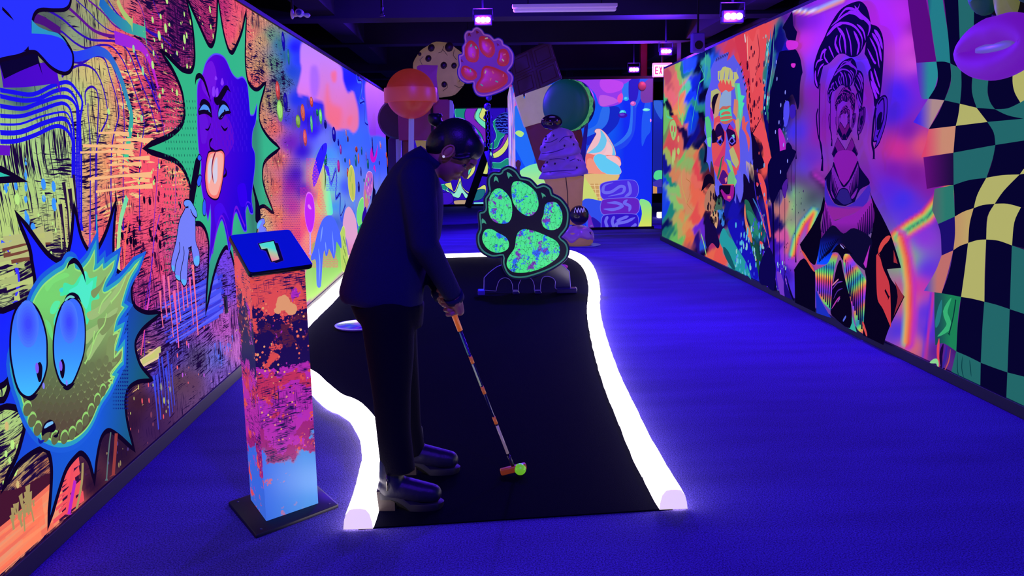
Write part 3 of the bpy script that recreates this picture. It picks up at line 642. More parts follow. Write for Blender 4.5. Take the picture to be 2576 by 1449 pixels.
A.poly('D1005,670 1030,630 1065,615 1080,650 1060,680 1090,710 1098,790* 1010,790* 1020,710', (118, 130, 240), line=BK, lw=.01)
A.poly('D1005,680 1030,640 1050,640 1020,700 1008,710', (90, 180, 245))
for t in ('D455,60 470,35 490,60 480,85 462,80', 'D470,225 490,235 480,300 460,320 450,280', 'D520,440 530,500 525,580 510,585 500,540 505,470'): A.poly(t, (50, 90, 240), line=BK, lw=.012)
# candy land: clouds' ribbon, sprinkles, lollipops, mounds
A.stroke('F870,480 880,560 920,570 930,640 900,800 920,790 960,820 970,1000 1000,1050 1020,1200 1040,1320', .05, (70, 110, 250)); A.stroke('F870,480 885,550 925,560 915,700 905,810 960,800 965,1030 1000,1060', .02, (20, 10, 150)); A.stroke('F900,490 910,540 935,560 935,740 955,770', .012, (150, 80, 240))
for y0 in (0, 1): A.stroke('G440,300 460,370 500,240 510,330 500,500 540,470 540,640 560,700 590,550' if not y0 else 'G450,290 465,350 505,260 505,500 545,460 545,660 590,560', .05 if not y0 else .016, (60, 90, 230) if not y0 else (30, 10, 120))
sp = [('F20,110',.035,.12,(25,10,200)),('F80,290',.018,.1,(40,140,140)),('F-45,670',.05,.12,(235,80,90)),('F-20,900',.07,.14,(175,250,130)),('F45,800',.05,.12,(35,15,190)),('F190,1020',.06,.08,(150,195,90)),('F245,920',.055,.11,(245,110,100)),
 ('F345,800',.045,.06,(235,90,90)),('F345,1050',.03,.11,(110,225,150)),('F270,1205',.05,.11,(250,100,120)),('F412,920',.035,.04,(20,130,100)),('F450,965',.045,.10,(120,240,130)),('F505,1055',.04,.05,(20,10,140)),('F605,1170',.06,.10,(25,10,190)),('F655,1260',.025,.04,(25,15,180)),('F745,1150',.015,.04,(250,140,130)),
 ('F765,1220',.025,.035,(110,40,70)),('F865,1340',.045,.035,(190,80,80)),('F925,1360',.025,.05,(20,90,130)),('F1050,1300',.025,.12,(40,10,150)),('F1140,1290',.015,.05,(250,160,160)),('F680,1340',.03,.06,(170,50,200)),('G405,150',.05,.09,(15,110,90)),('G400,370',.035,.07,(20,90,60)),('G525,210',.04,.08,(200,30,180)),('G545,60',.03,.06,(170,50,200)),
 ('G585,155',.025,.025,(20,80,140)),('G610,270',.03,.06,(200,70,60)),('G685,160',.035,.08,(20,110,140)),('G710,140',.025,.07,(230,100,90)),('G690,60',.035,.03,(180,60,60)),('G740,70',.02,.05,(20,90,150)),('G797,190',.04,.07,(15,100,120)),('G712,400',.035,.07,(30,10,130)),('G732,260',.02,.06,(40,20,140)),('G780,120',.02,.06,(140,90,220)),('G968,110',.03,.035,(230,80,80)),('G978,170',.02,.07,(200,80,90)),('G902,180',.02,.025,(40,20,130)),('G628,180',.02,.05,(250,130,110)),('G760,340',.02,.02,(20,110,70)),('G918,30',.015,.03,(220,90,90))]
for t, ru, rv, c in sp:
    (p,), _ = P_(t); u, v = A.uv(*p); q = u*.13
    A.dots([(u, v, ru*q*1.5+.01, rv*q*.62+.01, tuple(x*.62 for x in c)), (u-.006*q, v+.008*q, ru*q*1.42, rv*q*.54, c), (u-.01*q, v+.02*q, ru*q*.6, rv*q*.22, tuple(min(255, x*.5+120) for x in c))], 14)
A.poly('G280,330 285,250 320,120 370,20 410,0 415,60 380,190 330,330 295,400', (45, 30, 250)); A.poly('G372,180 390,200 430,220 440,300 420,290 395,240', (60, 30, 230))
A.dots([(*A.uv(803, 372), .02, .03, (30, 10, 170)), (*A.uv(784, 438), .02, .03, (30, 10, 170))], 8)
A.poly('G330,470 360,300 380,190 400,240 430,330 440,420 470,640 420,660 380,640 330,560', lambda x, y: (255-min(190, max(0, x-800)*4.5), min(240, 130+max(0, x-790)*3.4), 90+max(0, x-800)*3), grad=8)
A.stroke('G385,200 400,300 395,430', .05, (60, 60, 40), taper=3)
hd = []
for i in range(34):       # halftone weave
    for j in range(60):
        x, y = 745+i*3.0+(j % 2)*1.5, 400+j*4.6
        if x-745 < 40+(y-400)*.22 and (x > 760 or y > 470): hd.append((*A.uv(x, y), .014*(x-700)/90, .009, (225, 50, 140) if x < 775 else (250, 90, 120)))
        x2 = x+62-(y-400)*.1
        if y < 480 and 812 < x2 < 842: hd.append((*A.uv(x2, y), .018, .008, (100, 90, 235)))
        x3 = 655+i*2.7+(j % 2)*1.3
        if 300 < y < 660: hd.append((*A.uv(x3, y), .009, .006, (60, 20, 130)) if x3 > 700 else (*A.uv(x3, y), .005, .005, (120, 40, 60)))
A.dots(hd, 6)
A.poly('G240,460 275,480 295,560 298,680 280,780 260,812 240,790 215,700 210,600 220,500', (190, 40, 225), line=(225, 110, 250), lw=.03); A.poly('G235,570 250,560 270,600 250,600', (235, 130, 245)); A.stroke('G258,812 258,1020', .06, (190, 160, 240))
A.poly('G640,210 665,260 678,400 670,500 655,525 630,480 612,380 615,270', (200, 200, 90), line=(230, 240, 120), lw=.03); A.stroke('G662,525 680,640 690,720', .05, (80, 150, 240))
for p in ('G630,320', 'G650,400', 'G640,270', 'G655,460'): (q,), _ = P_(p); A.dots([(*A.uv(*q), .04, .05, (160, 190, 80))], 8)
A.poly('G790,270 835,280 840,400 820,480 800,560 770,600 755,520 760,400', (185, 100, 190), line=(220, 170, 240), lw=.02)
A.poly('G765,420 790,500 800,560 770,610', (200, 140, 120)); A.dots([(*A.uv(915+rng.uniform(0, 15), 440+rng.uniform(0, 60)), .04, .03, ((240, 150, 230), (60, 60, 220), (110, 220, 150))[k % 3]) for k in range(14)], 8)
A.poly('G830,40 850,130 885,20 890,-30 880,100 860,170 830,170 815,110', (200, 20, 200)); A.dots([(*A.uv(933, 388), .03, .04, (20, 10, 60))], 8)
A.poly('G855,200 870,270* 845,230* 835,260*', (210, 30, 190))
A.poly('G690,640 720,530 750,505 752,600 740,720 715,750 700,730', (120, 225, 120), line=(190, 245, 120), lw=.03); A.poly('G775,580 785,700 780,750 740,720 745,640', (45, 10, 150)); A.poly('G700,960 695,820 720,750 760,730 790,770 780,820 740,900', (30, 150, 100), line=(100, 220, 140), lw=.02)
A.poly('G845,280 850,400 865,440 855,560 820,680 810,640 835,480', (12, 8, 60)); A.stroke('G870,440 872,520 850,600 810,720 800,770', .05, (80, 150, 250))
A.poly('G1000,130 1010,110 1030,200 1030,260 1010,270 1000,220', (150, 210, 110), line=(250, 190, 110), lw=.05)
A.poly('G560,760 580,620 610,580 640,600 680,690 698,850 690,1000 660,1040 620,1000 600,900', lambda x, y: (225, 165-max(0, y-600)*.9, 200-max(0, y-610)*1.0), grad=6)
A.poly('G610,1020 660,1050 640,1100 600,1120', (245, 190, 190)); A.poly('G565,760 580,800 585,900 605,1020 615,1130 570,1170 548,1130 540,1000 535,840 545,800', (185, 215, 100), line=(225, 240, 130), lw=.02)
A.dots([(*A.uv(856+(k % 3)*3, 600+k*8), .025, .03, (110, 150, 70)) for k in range(9)], 8)
A.poly('G262,1040 290,960 320,830 370,700 430,658 480,690 520,780 540,860 545,960 510,910* 500,900 490,1000 475,1055 450,1000 430,960* 415,1020 400,1030 385,980 370,1080 355,1300 335,1320 315,1290 310,1100 300,1060 270,1070', lambda x, y: (75+max(0, y-640)*.3, 105+max(0, y-640)*.35, 245), grad=8)
for t in ('G330,960 345,1100 335,1280', 'G395,900 405,1000', 'G460,800 470,940 478,1030', 'G370,760 350,900'): A.stroke(t, .05, (125, 160, 252), taper=3)
# socket plate near the floor
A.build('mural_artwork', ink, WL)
SKL = MB().box(XL-0.004, XL+0.012, -2.0, 14.7, 0.0, 0.075, bev=0.003).build('baseboard_left', mat('skirting_grey', (40, 31, 42), 0.6)); SKL['kind'] = 'structure'
MB().box(XL-0.004, XL+0.02, -2.0, 14.7, TL, TL+0.03).build('trim_1', wall_dark)['kind'] = 'structure'
# ------------------------------------------------------------------ right wall: paint-splashed portrait, man without a face, wavy checks
YR1 = 13.2
ink_r = ink_material('fluorescent_print_right', k=.84)
WR = MB().box(XR+0.004, XR+0.14, -2.0, YR1+0.06, 0.0, TR+0.03).build('wall_right', wall_dark); WR['kind'] = 'structure'
rp = [(1672,200,200,80,110),(1690,182,220,120,110),(1700,200,245,120,110),(1712,180,150,205,90),(1722,172,30,125,100),(1735,160,40,85,225),(1740,250,25,60,235),(1757,170,8,8,50),(1765,220,8,6,45),(1778,140,10,20,90),(1783,170,60,175,150),(1790,190,50,150,190),(1797,150,40,90,235),(1800,190,20,40,190),(1690,240,252,115,125),(1705,250,252,140,100),(1680,262,15,10,60),(1690,290,15,5,60),(1710,275,245,170,90),(1716,300,230,120,80),(1722,235,90,215,120),(1719,285,60,190,110),(1730,300,20,75,215),(1745,300,15,60,205),(1755,272,40,145,120),(1752,220,20,40,180),(1764,300,8,5,45),(1775,330,45,12,60),(1722,335,20,10,70),(1737,345,15,15,130),(1702,300,240,90,80),(1690,340,232,80,90),(1671,252,60,205,130),(1675,300,120,205,110),(1671,340,110,150,100),(1680,400,170,190,100),(1692,380,225,80,90),(1710,372,230,110,90),(1722,380,120,205,100),(1740,382,195,165,90),(1755,395,235,120,80),(1762,372,12,12,70),(1772,400,20,70,90),(1780,380,8,6,50),
 (1671,420,20,20,150),(1672,460,25,60,235),(1671,520,25,70,230),(1671,580,10,15,90),(1684,450,30,145,120),(1685,540,30,140,120),(1680,590,30,120,110),(1695,428,225,140,90),(1697,470,140,205,110),(1700,520,145,205,110),(1705,560,190,180,100),(1700,596,110,200,100),(1715,460,225,150,100),(1720,500,220,150,100),(1725,560,235,150,90),(1734,425,150,190,100),(1745,430,235,75,80),(1755,460,242,110,90),(1760,500,246,110,80),(1750,545,240,85,80),(1766,545,246,120,85),(1735,592,240,120,80),(1745,608,240,110,70),(1758,585,110,40,205),(1757,615,40,15,120),(1768,632,8,8,55),(1775,600,40,90,210),(1783,585,12,5,50),(1790,642,246,110,80),(1810,655,246,90,80),(1797,610,190,50,110),(1786,562,28,12,60),(1800,570,22,10,90),(1776,440,90,30,50),(1785,480,80,60,60),(1795,500,195,145,100),(1810,480,12,5,45),(1826,490,12,5,50),(1830,525,18,20,140),(1850,540,25,20,175),(1870,600,25,20,195),(1832,622,30,140,150),(1852,662,50,170,180),(1870,682,30,60,215),(1900,705,30,40,205),(1890,645,25,20,195),(1882,540,20,10,85),(1900,582,30,130,110),(1911,640,20,70,60),(1920,560,30,15,135),(1900,480,15,5,50),(1930,600,22,10,95),(1940,680,70,30,225),(1920,690,20,10,90),(1942,560,20,10,105),(1950,620,60,20,185),
 (1852,120,225,65,90),(1870,100,240,80,95),(1880,150,235,75,85),(1900,120,246,80,90),(1918,80,246,80,90),(1900,200,246,90,90),(1915,250,246,85,85),(1890,260,225,75,80),(1870,200,210,60,80),(1900,320,190,55,60),(1920,345,246,90,80),(1935,400,246,90,80),(1885,330,60,10,50),(1890,370,30,6,50),(1905,400,40,8,55),(1931,120,50,140,150),(1940,95,40,130,140),(1942,200,40,130,130),(1933,262,30,120,110),(1950,240,12,20,110),(1956,100,15,15,115),(1960,300,10,5,75),(1942,335,20,90,95),(1972,130,30,20,175),(1982,250,8,4,55),(1970,400,8,4,60),(1960,460,15,8,90),(1925,470,15,8,90),
 (2010,60,80,20,145),(2040,50,130,30,195),(2028,100,205,50,210),(2015,110,215,55,180),(2080,100,190,50,230),(2060,140,160,60,250),(2100,60,170,50,242),(2200,60,190,40,250),(2240,80,180,40,250),(2280,40,205,50,235),(2290,110,235,80,225),(2300,160,230,90,215),(2310,60,120,15,130),(2325,120,110,15,130),(2340,60,30,10,80),(2060,182,90,40,240),(2150,172,70,40,242),(2050,232,140,30,170),(2080,300,130,25,170),(2008,330,60,50,232),(2040,400,100,40,200),(2020,422,80,60,232),(2060,340,150,30,165),(2120,250,120,30,190),(2180,240,140,30,190),(2260,232,65,35,235),(2250,285,62,35,235),(2310,200,120,30,215),(2285,330,120,25,170),(2262,375,225,50,140),(2320,365,246,90,110),(2300,440,130,25,150),(2250,430,125,25,170),(2270,500,60,50,235),(2240,470,90,40,220),(2345,460,140,30,160),(2300,550,100,50,225),(2320,600,150,50,220),(2330,680,90,40,232),(2320,780,60,40,235),(2298,865,245,120,90),(2265,835,55,50,240),(2290,760,246,120,90),(2312,720,220,50,170),(2332,840,70,40,232),(2352,880,90,25,150),(2280,650,130,200,110),(2170,450,130,35,190),(2130,480,110,60,210),
 (2020,460,90,20,100),(2060,432,170,40,170),(2080,470,60,10,70),(2075,540,8,4,38),(2040,500,12,8,50),(2000,455,100,20,130),(2010,520,15,50,120),(2000,485,140,225,110),(1996,520,150,220,130),(2052,538,60,200,170),(2042,565,240,90,70),(2028,600,130,60,215),(2005,625,245,120,70),(2000,585,140,220,110),(1978,520,205,120,120),(1970,600,220,90,160),(1990,660,160,60,215),(2010,720,80,50,242),(2030,645,200,60,170),(2055,580,120,60,205),(2090,560,8,4,38),(1988,480,90,40,160),(1980,690,60,30,190)]
TE, DN, YE = (38, 112, 108), (8, 5, 48), (192, 192, 108)
for X_ in range(2420, 3400, 120):
    for Y_ in range(-200, 1500, 150): rp.append((X_, Y_, *DN))
rb = []
rbands = [([(2050,440),(2085,470),(2092,520),(2060,600),(2035,660),(2040,740)], [(-16,(60,10,80),0),(0,(180,50,180),.9),(8,(60,10,80),.5),(20,(10,5,40),0)]),
 ([(1993,640),(2002,600),(2020,560),(2046,530),(2052,535),(2040,570),(2036,610),(2048,650)], [(-13,(15,10,60),0),(-8,(40,140,190),.8),(-3,(140,235,120),1),(2,(250,170,70),1),(6,(245,80,80),1),(11,(190,60,180),.8),(18,(120,60,210),0)]),
 ([(2255,596),(2290,570),(2330,545),(2362,505),(2395,470)], [(-22,(230,50,120),0),(-14,(240,70,100),1),(-9,(245,180,80),1),(-3,(110,225,120),1),(3,(40,130,110),1),(8,(130,215,110),1),(13,(250,150,80),1),(20,(220,60,170),.7),(30,(160,50,220),0)]),
 ([(2262,600),(2275,650),(2283,720),(2283,790),(2278,860)], [(-30,(220,50,170),0),(-18,(200,50,200),.9),(-8,(246,80,90),1),(2,(250,170,90),1),(9,(150,230,130),.5),(16,(60,60,240),0)]),
 ([(2345,740),(2338,800),(2328,870),(2325,900)], [(-8,(240,60,120),0),(-3,(230,50,120),.8),(3,(60,40,235),.6),(9,(60,40,230),0)]),
 ([(2000,28),(2035,32),(2060,26),(2120,0),(2140,-20)], [(-16,(100,20,150),0),(-7,(60,160,220),.5),(-3,(230,240,230),1),(1,(250,180,110),1),(5,(200,60,180),.9),(12,(90,20,150),0)])]
field_panel('mural_ground', (XR, 0, 0), (0, 1, 0), (0, 0, 1), (-1, 0, 0), -2.0, YR1, 0.05, TR, 0.024, rp, ink_r, rb, rbands, parent=WR, flow=1990)
B = Art((XR, 0, 0), (0, 1, 0), (0, 0, 1), (-1, 0, 0)); B.clip = [(-1.9, 0.06), None, (YR1-0.01, TR-0.004)]
# --- wavy checks
def cell(t, c, grad=0, n=4):
    B.poly(t, c, n=n, grad=grad)
def holo(base, x0, x1, other):       # ink fading into the iridescent ground
    return lambda x, y: tuple(other[i]+(base[i]-other[i])*min(1, max(0, (x-x0)/(x1-x0))) for i in range(3))
for t, c in [
 ('N150,-100* 310,-100* 310,0 400,535* 225,545* 150,0', (95, 12, 125)), ('N310,-100* 455,-100* 455,0 500,300 520,550* 400,535* 350,200', holo((38,135,135), 2330, 2340, (25,60,110))), ('N455,-100* 585,-100* 600,300 615,598* 520,550* 500,300', DN),
 ('N585,-100* 725,-100* 725,200 715,650* 615,598* 600,300', TE), ('N725,-100* 1300,-100* 1300,640* 1070,585* 855,670* 715,650* 725,200', DN), ('N930,-100* 1100,-100* 1110,120 1180,400* 930,400* 960,100', YE),
 ('N855,620* 1075,585* 960,655 855,670*', (110, 90, 80)), ('N225,545* 400,535* 415,640 380,780 330,857* 270,850 240,700', holo((45,150,150), 2312, 2335, (100,50,190))),
 ('N400,535* 470,535 520,550* 525,700 470,870* 400,862 330,857* 400,740 412,640', DN), ('N520,550* 615,598* 618,750 605,900* 470,870* 520,740 528,640', TE), ('N615,598* 715,650* 708,780 750,935* 605,900* 618,750', DN),
 ('N715,650* 855,670* 845,800 870,890 910,948* 750,935* 710,800', TE), ('N855,670* 960,655 1070,610* 1060,740 1130,890* 1030,940 910,948* 865,880 846,780', DN), ('N1070,585* 1300,560* 1300,800* 1130,890* 1080,800 1062,700', YE),
 ('N330,857* 470,870* 400,1000 335,1120* 200,1060*', holo((185,150,140), 2310, 2345, (70,40,230))), ('N470,870* 605,900* 590,1000 570,1092* 335,1120* 420,980', DN), ('N605,900* 750,935* 845,1058* 570,1092* 592,1000', YE),
 ('N750,935* 910,948* 1020,1000 1159,1030* 1000,1045 845,1058*', DN), ('N910,948* 1020,940 1130,890* 1350,760* 1350,1060* 1159,1030* 1020,1000', TE),
 ('N335,1120* 570,1092* 560,1200 550,1325* 270,1365* 310,1240', holo((215,150,115), 2325, 2370, (235,70,110))), ('N570,1092* 845,1058* 900,1150 915,1258* 550,1325* 560,1200', DN), ('N845,1058* 1159,1030* 1350,1010* 1350,1190* 915,1258* 900,1150', TE),
 ('N290,1365* 550,1325* Q453,148* 380,155 300,170*', lambda x, y: (110-max(0, x-2320)*1.0, 15, 125-max(0, x-2320)*.8)), ('N550,1325* 915,1258* Q675,0 640,107* 540,120 453,148*', TE), ('N915,1258* 1350,1190* Q851,58* 830,88* 730,92 640,107* 672,20', DN), ('Q851,58* 1100,-10* 1100,60* 960,85 830,88*', YE),
 ('Q345,170* 453,148* 460,328* 365,370* 330,290*', lambda x, y: (45+max(0, 2380-x)*1.4, 130-max(0, 2370-x)*1.2, 110)), ('Q453,148* 540,120 640,107* 590,200 568,280* 510,300 460,328* 458,240', DN), ('Q640,107* 730,92 830,88* 750,170 688,255* 620,265 568,280* 590,200', YE),
 ('Q830,88* 1100,40* 1100,250* 838,275* 760,258 688,255* 740,180', DN), ('Q365,370* 460,328* 460,430 452,520* 385,550* 380,430', lambda x, y: (30, 15, 110)), ('Q460,328* 510,300 568,280* 545,370 537,478* 490,495 452,520* 462,430', lambda x, y: (205, 175-max(0, 30-(x-2404))*.6, 105)),
 ('Q568,280* 620,262 688,255* 645,330 640,458* 590,462 537,478* 545,370', DN), ('Q688,255* 760,255 838,275* 800,360 787,492* 710,465 640,458* 648,330', YE), ('Q838,275* 1100,300* 1100,560* 787,492* 800,360', DN),
 ('Q385,550* 452,520* 420,650 385,765* 285,750* 350,640', lambda x, y: (205-max(0, 2358-x)*4, 120-max(0, 2350-x)*2, 110+max(0, 2358-x)*3)), ('Q452,520* 490,495 537,478* 515,640 497,785* 385,765* 430,640', DN), ('Q537,478* 590,462 640,458* 632,640 630,812* 560,795 497,785* 520,620', YE),
 ('Q640,458* 710,465 787,492* 780,700 775,855* 700,830 630,812* 636,640', DN), ('Q787,492* 1100,600* 1100,960* 775,855* 780,700', TE),
 ('Q345,758* 420,770 497,785* 480,900 470,1095* 400,1050 350,1060* 345,900', lambda x, y: (30, 80+max(0, min(60, (x-2360)*2)), 90)), ('Q497,785* 560,795 630,812* 620,1000 610,1160* 540,1125 470,1095* 480,940', DN), ('Q630,812* 700,830 775,855* 768,1050 762,1215* 690,1190 610,1160* 618,980', TE), ('Q775,855* 1100,960* 1100,1300* 762,1215* 768,1050', DN),
 ('Q470,1095* 540,1125 610,1160* 608,1300* 440,1220*', TE), ('Q610,1160* 690,1190 762,1215* 755,1385* 607,1310*', DN), ('Q762,1215* 1100,1300* 1100,1600* 755,1385*', TE)]:
    cell(t, c, grad=8 if callable(c) else 0)
for i in range(12):
    for j in range(9):
        u0 = 3.75-0.5*i; v0 = 0.06+0.31*j
        if u0 > -1.9: B.polyuv([(u0, v0), (u0, v0+.31), (u0-.5, v0+.31), (u0-.5, v0)], (TE if (i*3+j) % 4 else YE) if (i+j) % 2 else DN)
B.stroke('Q455,790 420,870 440,950 375,1010', .05, (60, 190, 120), taper=3); B.stroke('Q480,800 465,900 440,1000', .012, (10, 60, 60)); B.stroke('Q400,800 380,900 365,960', .05, (40, 130, 130), taper=3)
B.stroke('Q385,1020 378,1100 385,1190', .03, (240, 70, 100), taper=3); B.stroke('Q330,1160 370,1150 378,1190', .03, (150, 230, 150), taper=3); B.stroke('Q430,1060 420,1130 400,1200', .03, (60, 40, 160), taper=3); B.stroke('Q450,1080 440,1150 415,1205', .012, (200, 90, 90), taper=3); B.stroke('Q410,1050 395,1120 400,1190', .035, (30, 8, 60), taper=3)
for t in ('Q490,1100 490,1200 500,1240', 'Q520,1120 515,1190 530,1260', 'Q560,1140 570,1240'): B.stroke(t, .01, (14, 70, 75), taper=3)
# --- paint around the portrait
for t, c in [('H1070,0 1090,0 1100,200 1060,500 1050,760 1040,900 1110,1200 1160,1449 1100,1449 1050,1200 950,1100 920,900 900,700 880,400 860,250 790,180 780,130*', (245, 82, 88)), ('H780,130 880,90 900,300 960,560 900,640 860,480 800,250', (225, 60, 85)), ('H900,100 960,180 1000,60 1030,60 1010,400 960,700 930,500', (250, 95, 100)),
 ('J1080,0 1200,0 1240,220 1225,245 1200,200 1150,60', (248, 82, 88)), ('J1070,160 1110,170 1160,300 1170,450 1215,820 1200,840 1150,500', (248, 85, 85)), ('J1090,570 1130,620 1215,1060 1180,840 1130,720', (250, 110, 90)), ('J1058,250 1080,265 1072,295 1058,285', (240, 70, 90)), ('J1095,880 1125,900 1120,950 1095,930', (248, 75, 80)),
 ('J930,440 970,450 1020,560 1080,700 1090,830 1050,800 980,690 940,560', (35, 105, 85)), ('J950,560 1010,580 1060,680 1085,830 1020,760', (45, 140, 110)), ('J990,860 1040,860 1080,1000 1110,1220 1080,1260 1040,1080 1000,960', (25, 80, 65)), ('J935,480 950,640 1000,800 1010,900 960,820 925,600', (235, 130, 95)),
 ('J660,880 700,740 760,830 850,920 960,1150 1000,1290 960,1250 900,1230 860,1200 800,1180 740,1040', (40, 165, 165)), ('J700,940 760,1000 830,1180 800,1180 720,1050', (20, 90, 100)), ('J745,690 850,640 930,760 1000,950 1080,1240 1040,1290 930,1080 820,900', (24, 18, 185)), ('J640,520 700,540 712,700 690,720 650,620', (60, 130, 220)), ('J600,560 640,600 630,740 600,700 560,620', (225, 170, 120)), ('J1130,980 1190,1080 1200,1300 1170,1370 1130,1150', (75, 30, 220)),
 ('J500,760 520,600 560,650 620,760 660,900 640,960 580,900 520,950', (24, 8, 70)), ('J510,380 600,260 600,520 590,600 560,560 500,540', (190, 130, 100)), ('H965,1090 1070,910* 1020,1010 970,1100 940,1120', (20, 5, 40)), ('H930,1060 960,1100 1040,1300 1080,1449 930,1449', (14, 5, 50)),
 ('J0,1300*', None)]:
    if c: B.poly(t, c)
for t, w, c in [('H1190,0 1170,200 1140,450 1095,700 1085,900 1130,1150 1180,1449', .09, (12, 8, 100)), ('H1180,100 1165,400 1130,700 1140,950 1190,1200', .012, (120, 200, 200)), ('H1150,50 1130,300 1100,600 1070,850', .03, (40, 110, 190)), ('H1110,260 1125,320 1120,400', .04, (200, 130, 110)),
 ('H1100,200 1120,260 1095,420', .02, (120, 220, 210)), ('H905,120 910,300 915,480', .02, (255, 190, 170)), ('H1010,100 1030,300 1000,500', .015, (120, 20, 60)), ('H880,100 890,190', .03, (230, 220, 220)), ('J1190,200 1230,500 1240,900 1235,1300', .03, (60, 25, 170)), ('J1030,200 1060,420 1130,640 1200,900', .02, (60, 40, 200)),
 ('J1020,420 1080,540 1130,700', .025, (60, 120, 190)), ('H420,420 470,540 420,600 400,700 360,900 330,1100', .02, (70, 210, 140)), ('H480,290 480,400 470,540', .02, (90, 220, 150)), ('H240,540 250,640 210,740 205,860 250,1000', .03, (130, 220, 120)), ('H60,740 80,900 90,940 150,960', .03, (100, 220, 150)), ('J460,800 490,900 520,1040', .03, (150, 220, 130)),
 ('J265,60 250,250 290,420 310,480', .014, (190, 200, 90)), ('J330,10 300,200 350,260 330,420 310,480 380,560', .01, (190, 120, 60)), ('J270,560 290,700 260,900', .012, (200, 190, 90))]:
    B.stroke(t, w, c, taper=6)
B.poly('H120,1000 160,975 185,1040 180,1130 150,1180 120,1080', (170, 215, 120)); B.dots([(*B.uv(1660+x/4.0267, 60+y/4.0267), a, b, c) for x, y, a, b, c in [(140,1060,.05,.05,(235,80,90)),(168,1065,.05,.05,(235,80,90)),(155,1120,.02,.04,(120,160,80)),(205,1290,.08,.05,(180,220,110)),(205,1165,.06,.05,(220,180,110)),(150,1350,.06,.12,(190,220,120)),(168,1320,.05,.1,(190,220,120)),(245,965,.07,.09,(150,220,110)),(248,965,.03,.05,(240,150,90))]], 12)
sd = []
def speckR(n, x0, y0, x1, y1, cols, r):
    for _ in range(n):
        u, v = B.uv(rng.uniform(x0, x1), rng.uniform(y0, y1)); q = r*rng.uniform(.3, 1); sd.append((u, v, q, q*rng.uniform(1, 1.7), cols[rng.integers(len(cols))]))
speckR(90, 1850, 560, 1930, 720, [(90, 200, 230), (60, 90, 240), (150, 210, 200)], .03); speckR(40, 1885, 120, 1920, 330, [(110, 15, 50), (40, 5, 50)], .03); speckR(50, 1785, 480, 1830, 560, [BK], .035); speckR(40, 1980, 480, 2040, 700, [(60, 20, 90), (10, 5, 40)], .008)
speckR(40, 1960, 230, 1990, 480, [(150, 160, 230), (30, 20, 120), (90, 90, 230)], .014); speckR(30, 1900, 380, 1960, 700, [(70, 60, 220), (240, 90, 90), (120, 180, 220)], .02); speckR(30, 1925, 90, 1945, 300, [(20, 40, 110), (120, 220, 210)], .025); speckR(24, 1955, 660, 1985, 740, [(160, 220, 210), (190, 110, 230)], .02)
B.dots(sd, 8); sd = []
# --- the bushy-haired man with a moustache, in facets of colour
HB = (98, 98, 238)
f = lambda t, c, n=3, **k: B.poly(t, c, n=n, **k)
f('H505,670* 540,560 535,480 560,400 600,340* 640,320 680,300* 720,290 700,380* 740,340 770,310* 800,370 850,440* 880,560 905,650* 900,740 905,840 930,960 940,1080 955,1200 965,1449 J1025,0* 1010,80* 1000,10* 990,130* 975,30* 985,260* 950,180 920,160 920,350 890,470* 850,360 840,480* 820,440* 830,380 820,280 750,270 690,280 660,290 660,380* 640,390 620,320 600,100 570,20 560,150* 540,60 525,30 H490,1400* 500,1250 470,1190* 490,1150 470,1080 480,940 480,800 485,730*', HB, straight=False)
f('H540,680* 600,655* 640,690* 640,830 620,900 600,1000* 570,1000* 560,900 530,840*', (215, 165, 125)); f('H540,680* 600,655* 630,690* 600,720 550,790* 535,790*', (190, 195, 120)); f('H545,800* 560,740 590,710 620,705* 600,760 580,830 570,920* 555,900*', (20, 8, 40)); f('H535,840* 560,900 560,1000* 530,930*', (180, 40, 190))
f('H570,960* 620,930 650,950 740,960 800,980 810,1100 830,1200 835,1400 J870,100 860,160* 830,180 820,280* 700,280 640,200 600,100* H545,1260 560,1120', (238, 85, 92))
f('H630,760* 660,690 700,665 745,680* 745,830* 690,840 620,870*', (150, 180, 215)); f('H625,870* 740,840* 760,980* 640,990*', (75, 230, 165)); f('H640,990* 760,970* 790,1040 760,1080 700,1100 660,1060 600,1010*', (110, 85, 235))
for t in ('H620,880 660,850 700,850 740,830', 'H640,920 690,900 740,905', 'H630,960 690,950 760,945', 'H640,990 700,1000 770,960'): B.stroke(t, .035, (210, 110, 90), taper=4)
f('H610,480* 640,470 660,440 690,430* 700,440 740,450 760,490* 800,490 825,550* 790,580 780,640* 700,620 640,600 610,560*', (205, 205, 125)); f('H610,620* 640,570 650,610* 665,560 690,620* 700,570 725,620* 740,570 755,640 780,640 760,670 720,690* 690,670 650,700* 620,660*', (245, 90, 90))
for q in range(8): B.stroke([(1660+(625+q*24)/4.0267, 60+(560)/4.0267), (1660+(635+q*24+(q % 2)*8)/4.0267, 60+(430+(q % 3)*15)/4.0267)], .035, (205, 205, 125) if q % 2 else (98, 98, 238), taper=-1.3)
for q in range(7): B.stroke([(1660+(590+q*20)/4.0267, 60+(380-q*10)/4.0267), (1660+(610+q*19)/4.0267, 60+(330-q*8)/4.0267)], .03, BK, taper=-1.2)
for q in range(9): B.stroke([(1660+(835+q*8)/4.0267, 60+(420+q*34)/4.0267), (1660+(855+q*8)/4.0267, 60+(380+q*34)/4.0267)], .03, (200, 60, 190) if q % 2 else BK, taper=-1.2)
f('H780,600* 830,600* 850,700 860,800* 870,900 850,1000* 830,1100* 800,960 790,850 800,760*', (120, 200, 150)); f('H810,620* 835,600* 845,720* 890,730* 865,790 885,800* 855,900 850,980* 830,880', (80, 240, 180)); f('H860,960* 880,930 895,1000* 930,980* 900,1060 940,1160 930,1300* 900,1130 860,1060*', (240, 95, 95)); f('H790,980* 830,960 830,1180* 800,1080*', (215, 180, 120)); f('H780,760* 820,780 810,960* 770,900*', (225, 140, 110))
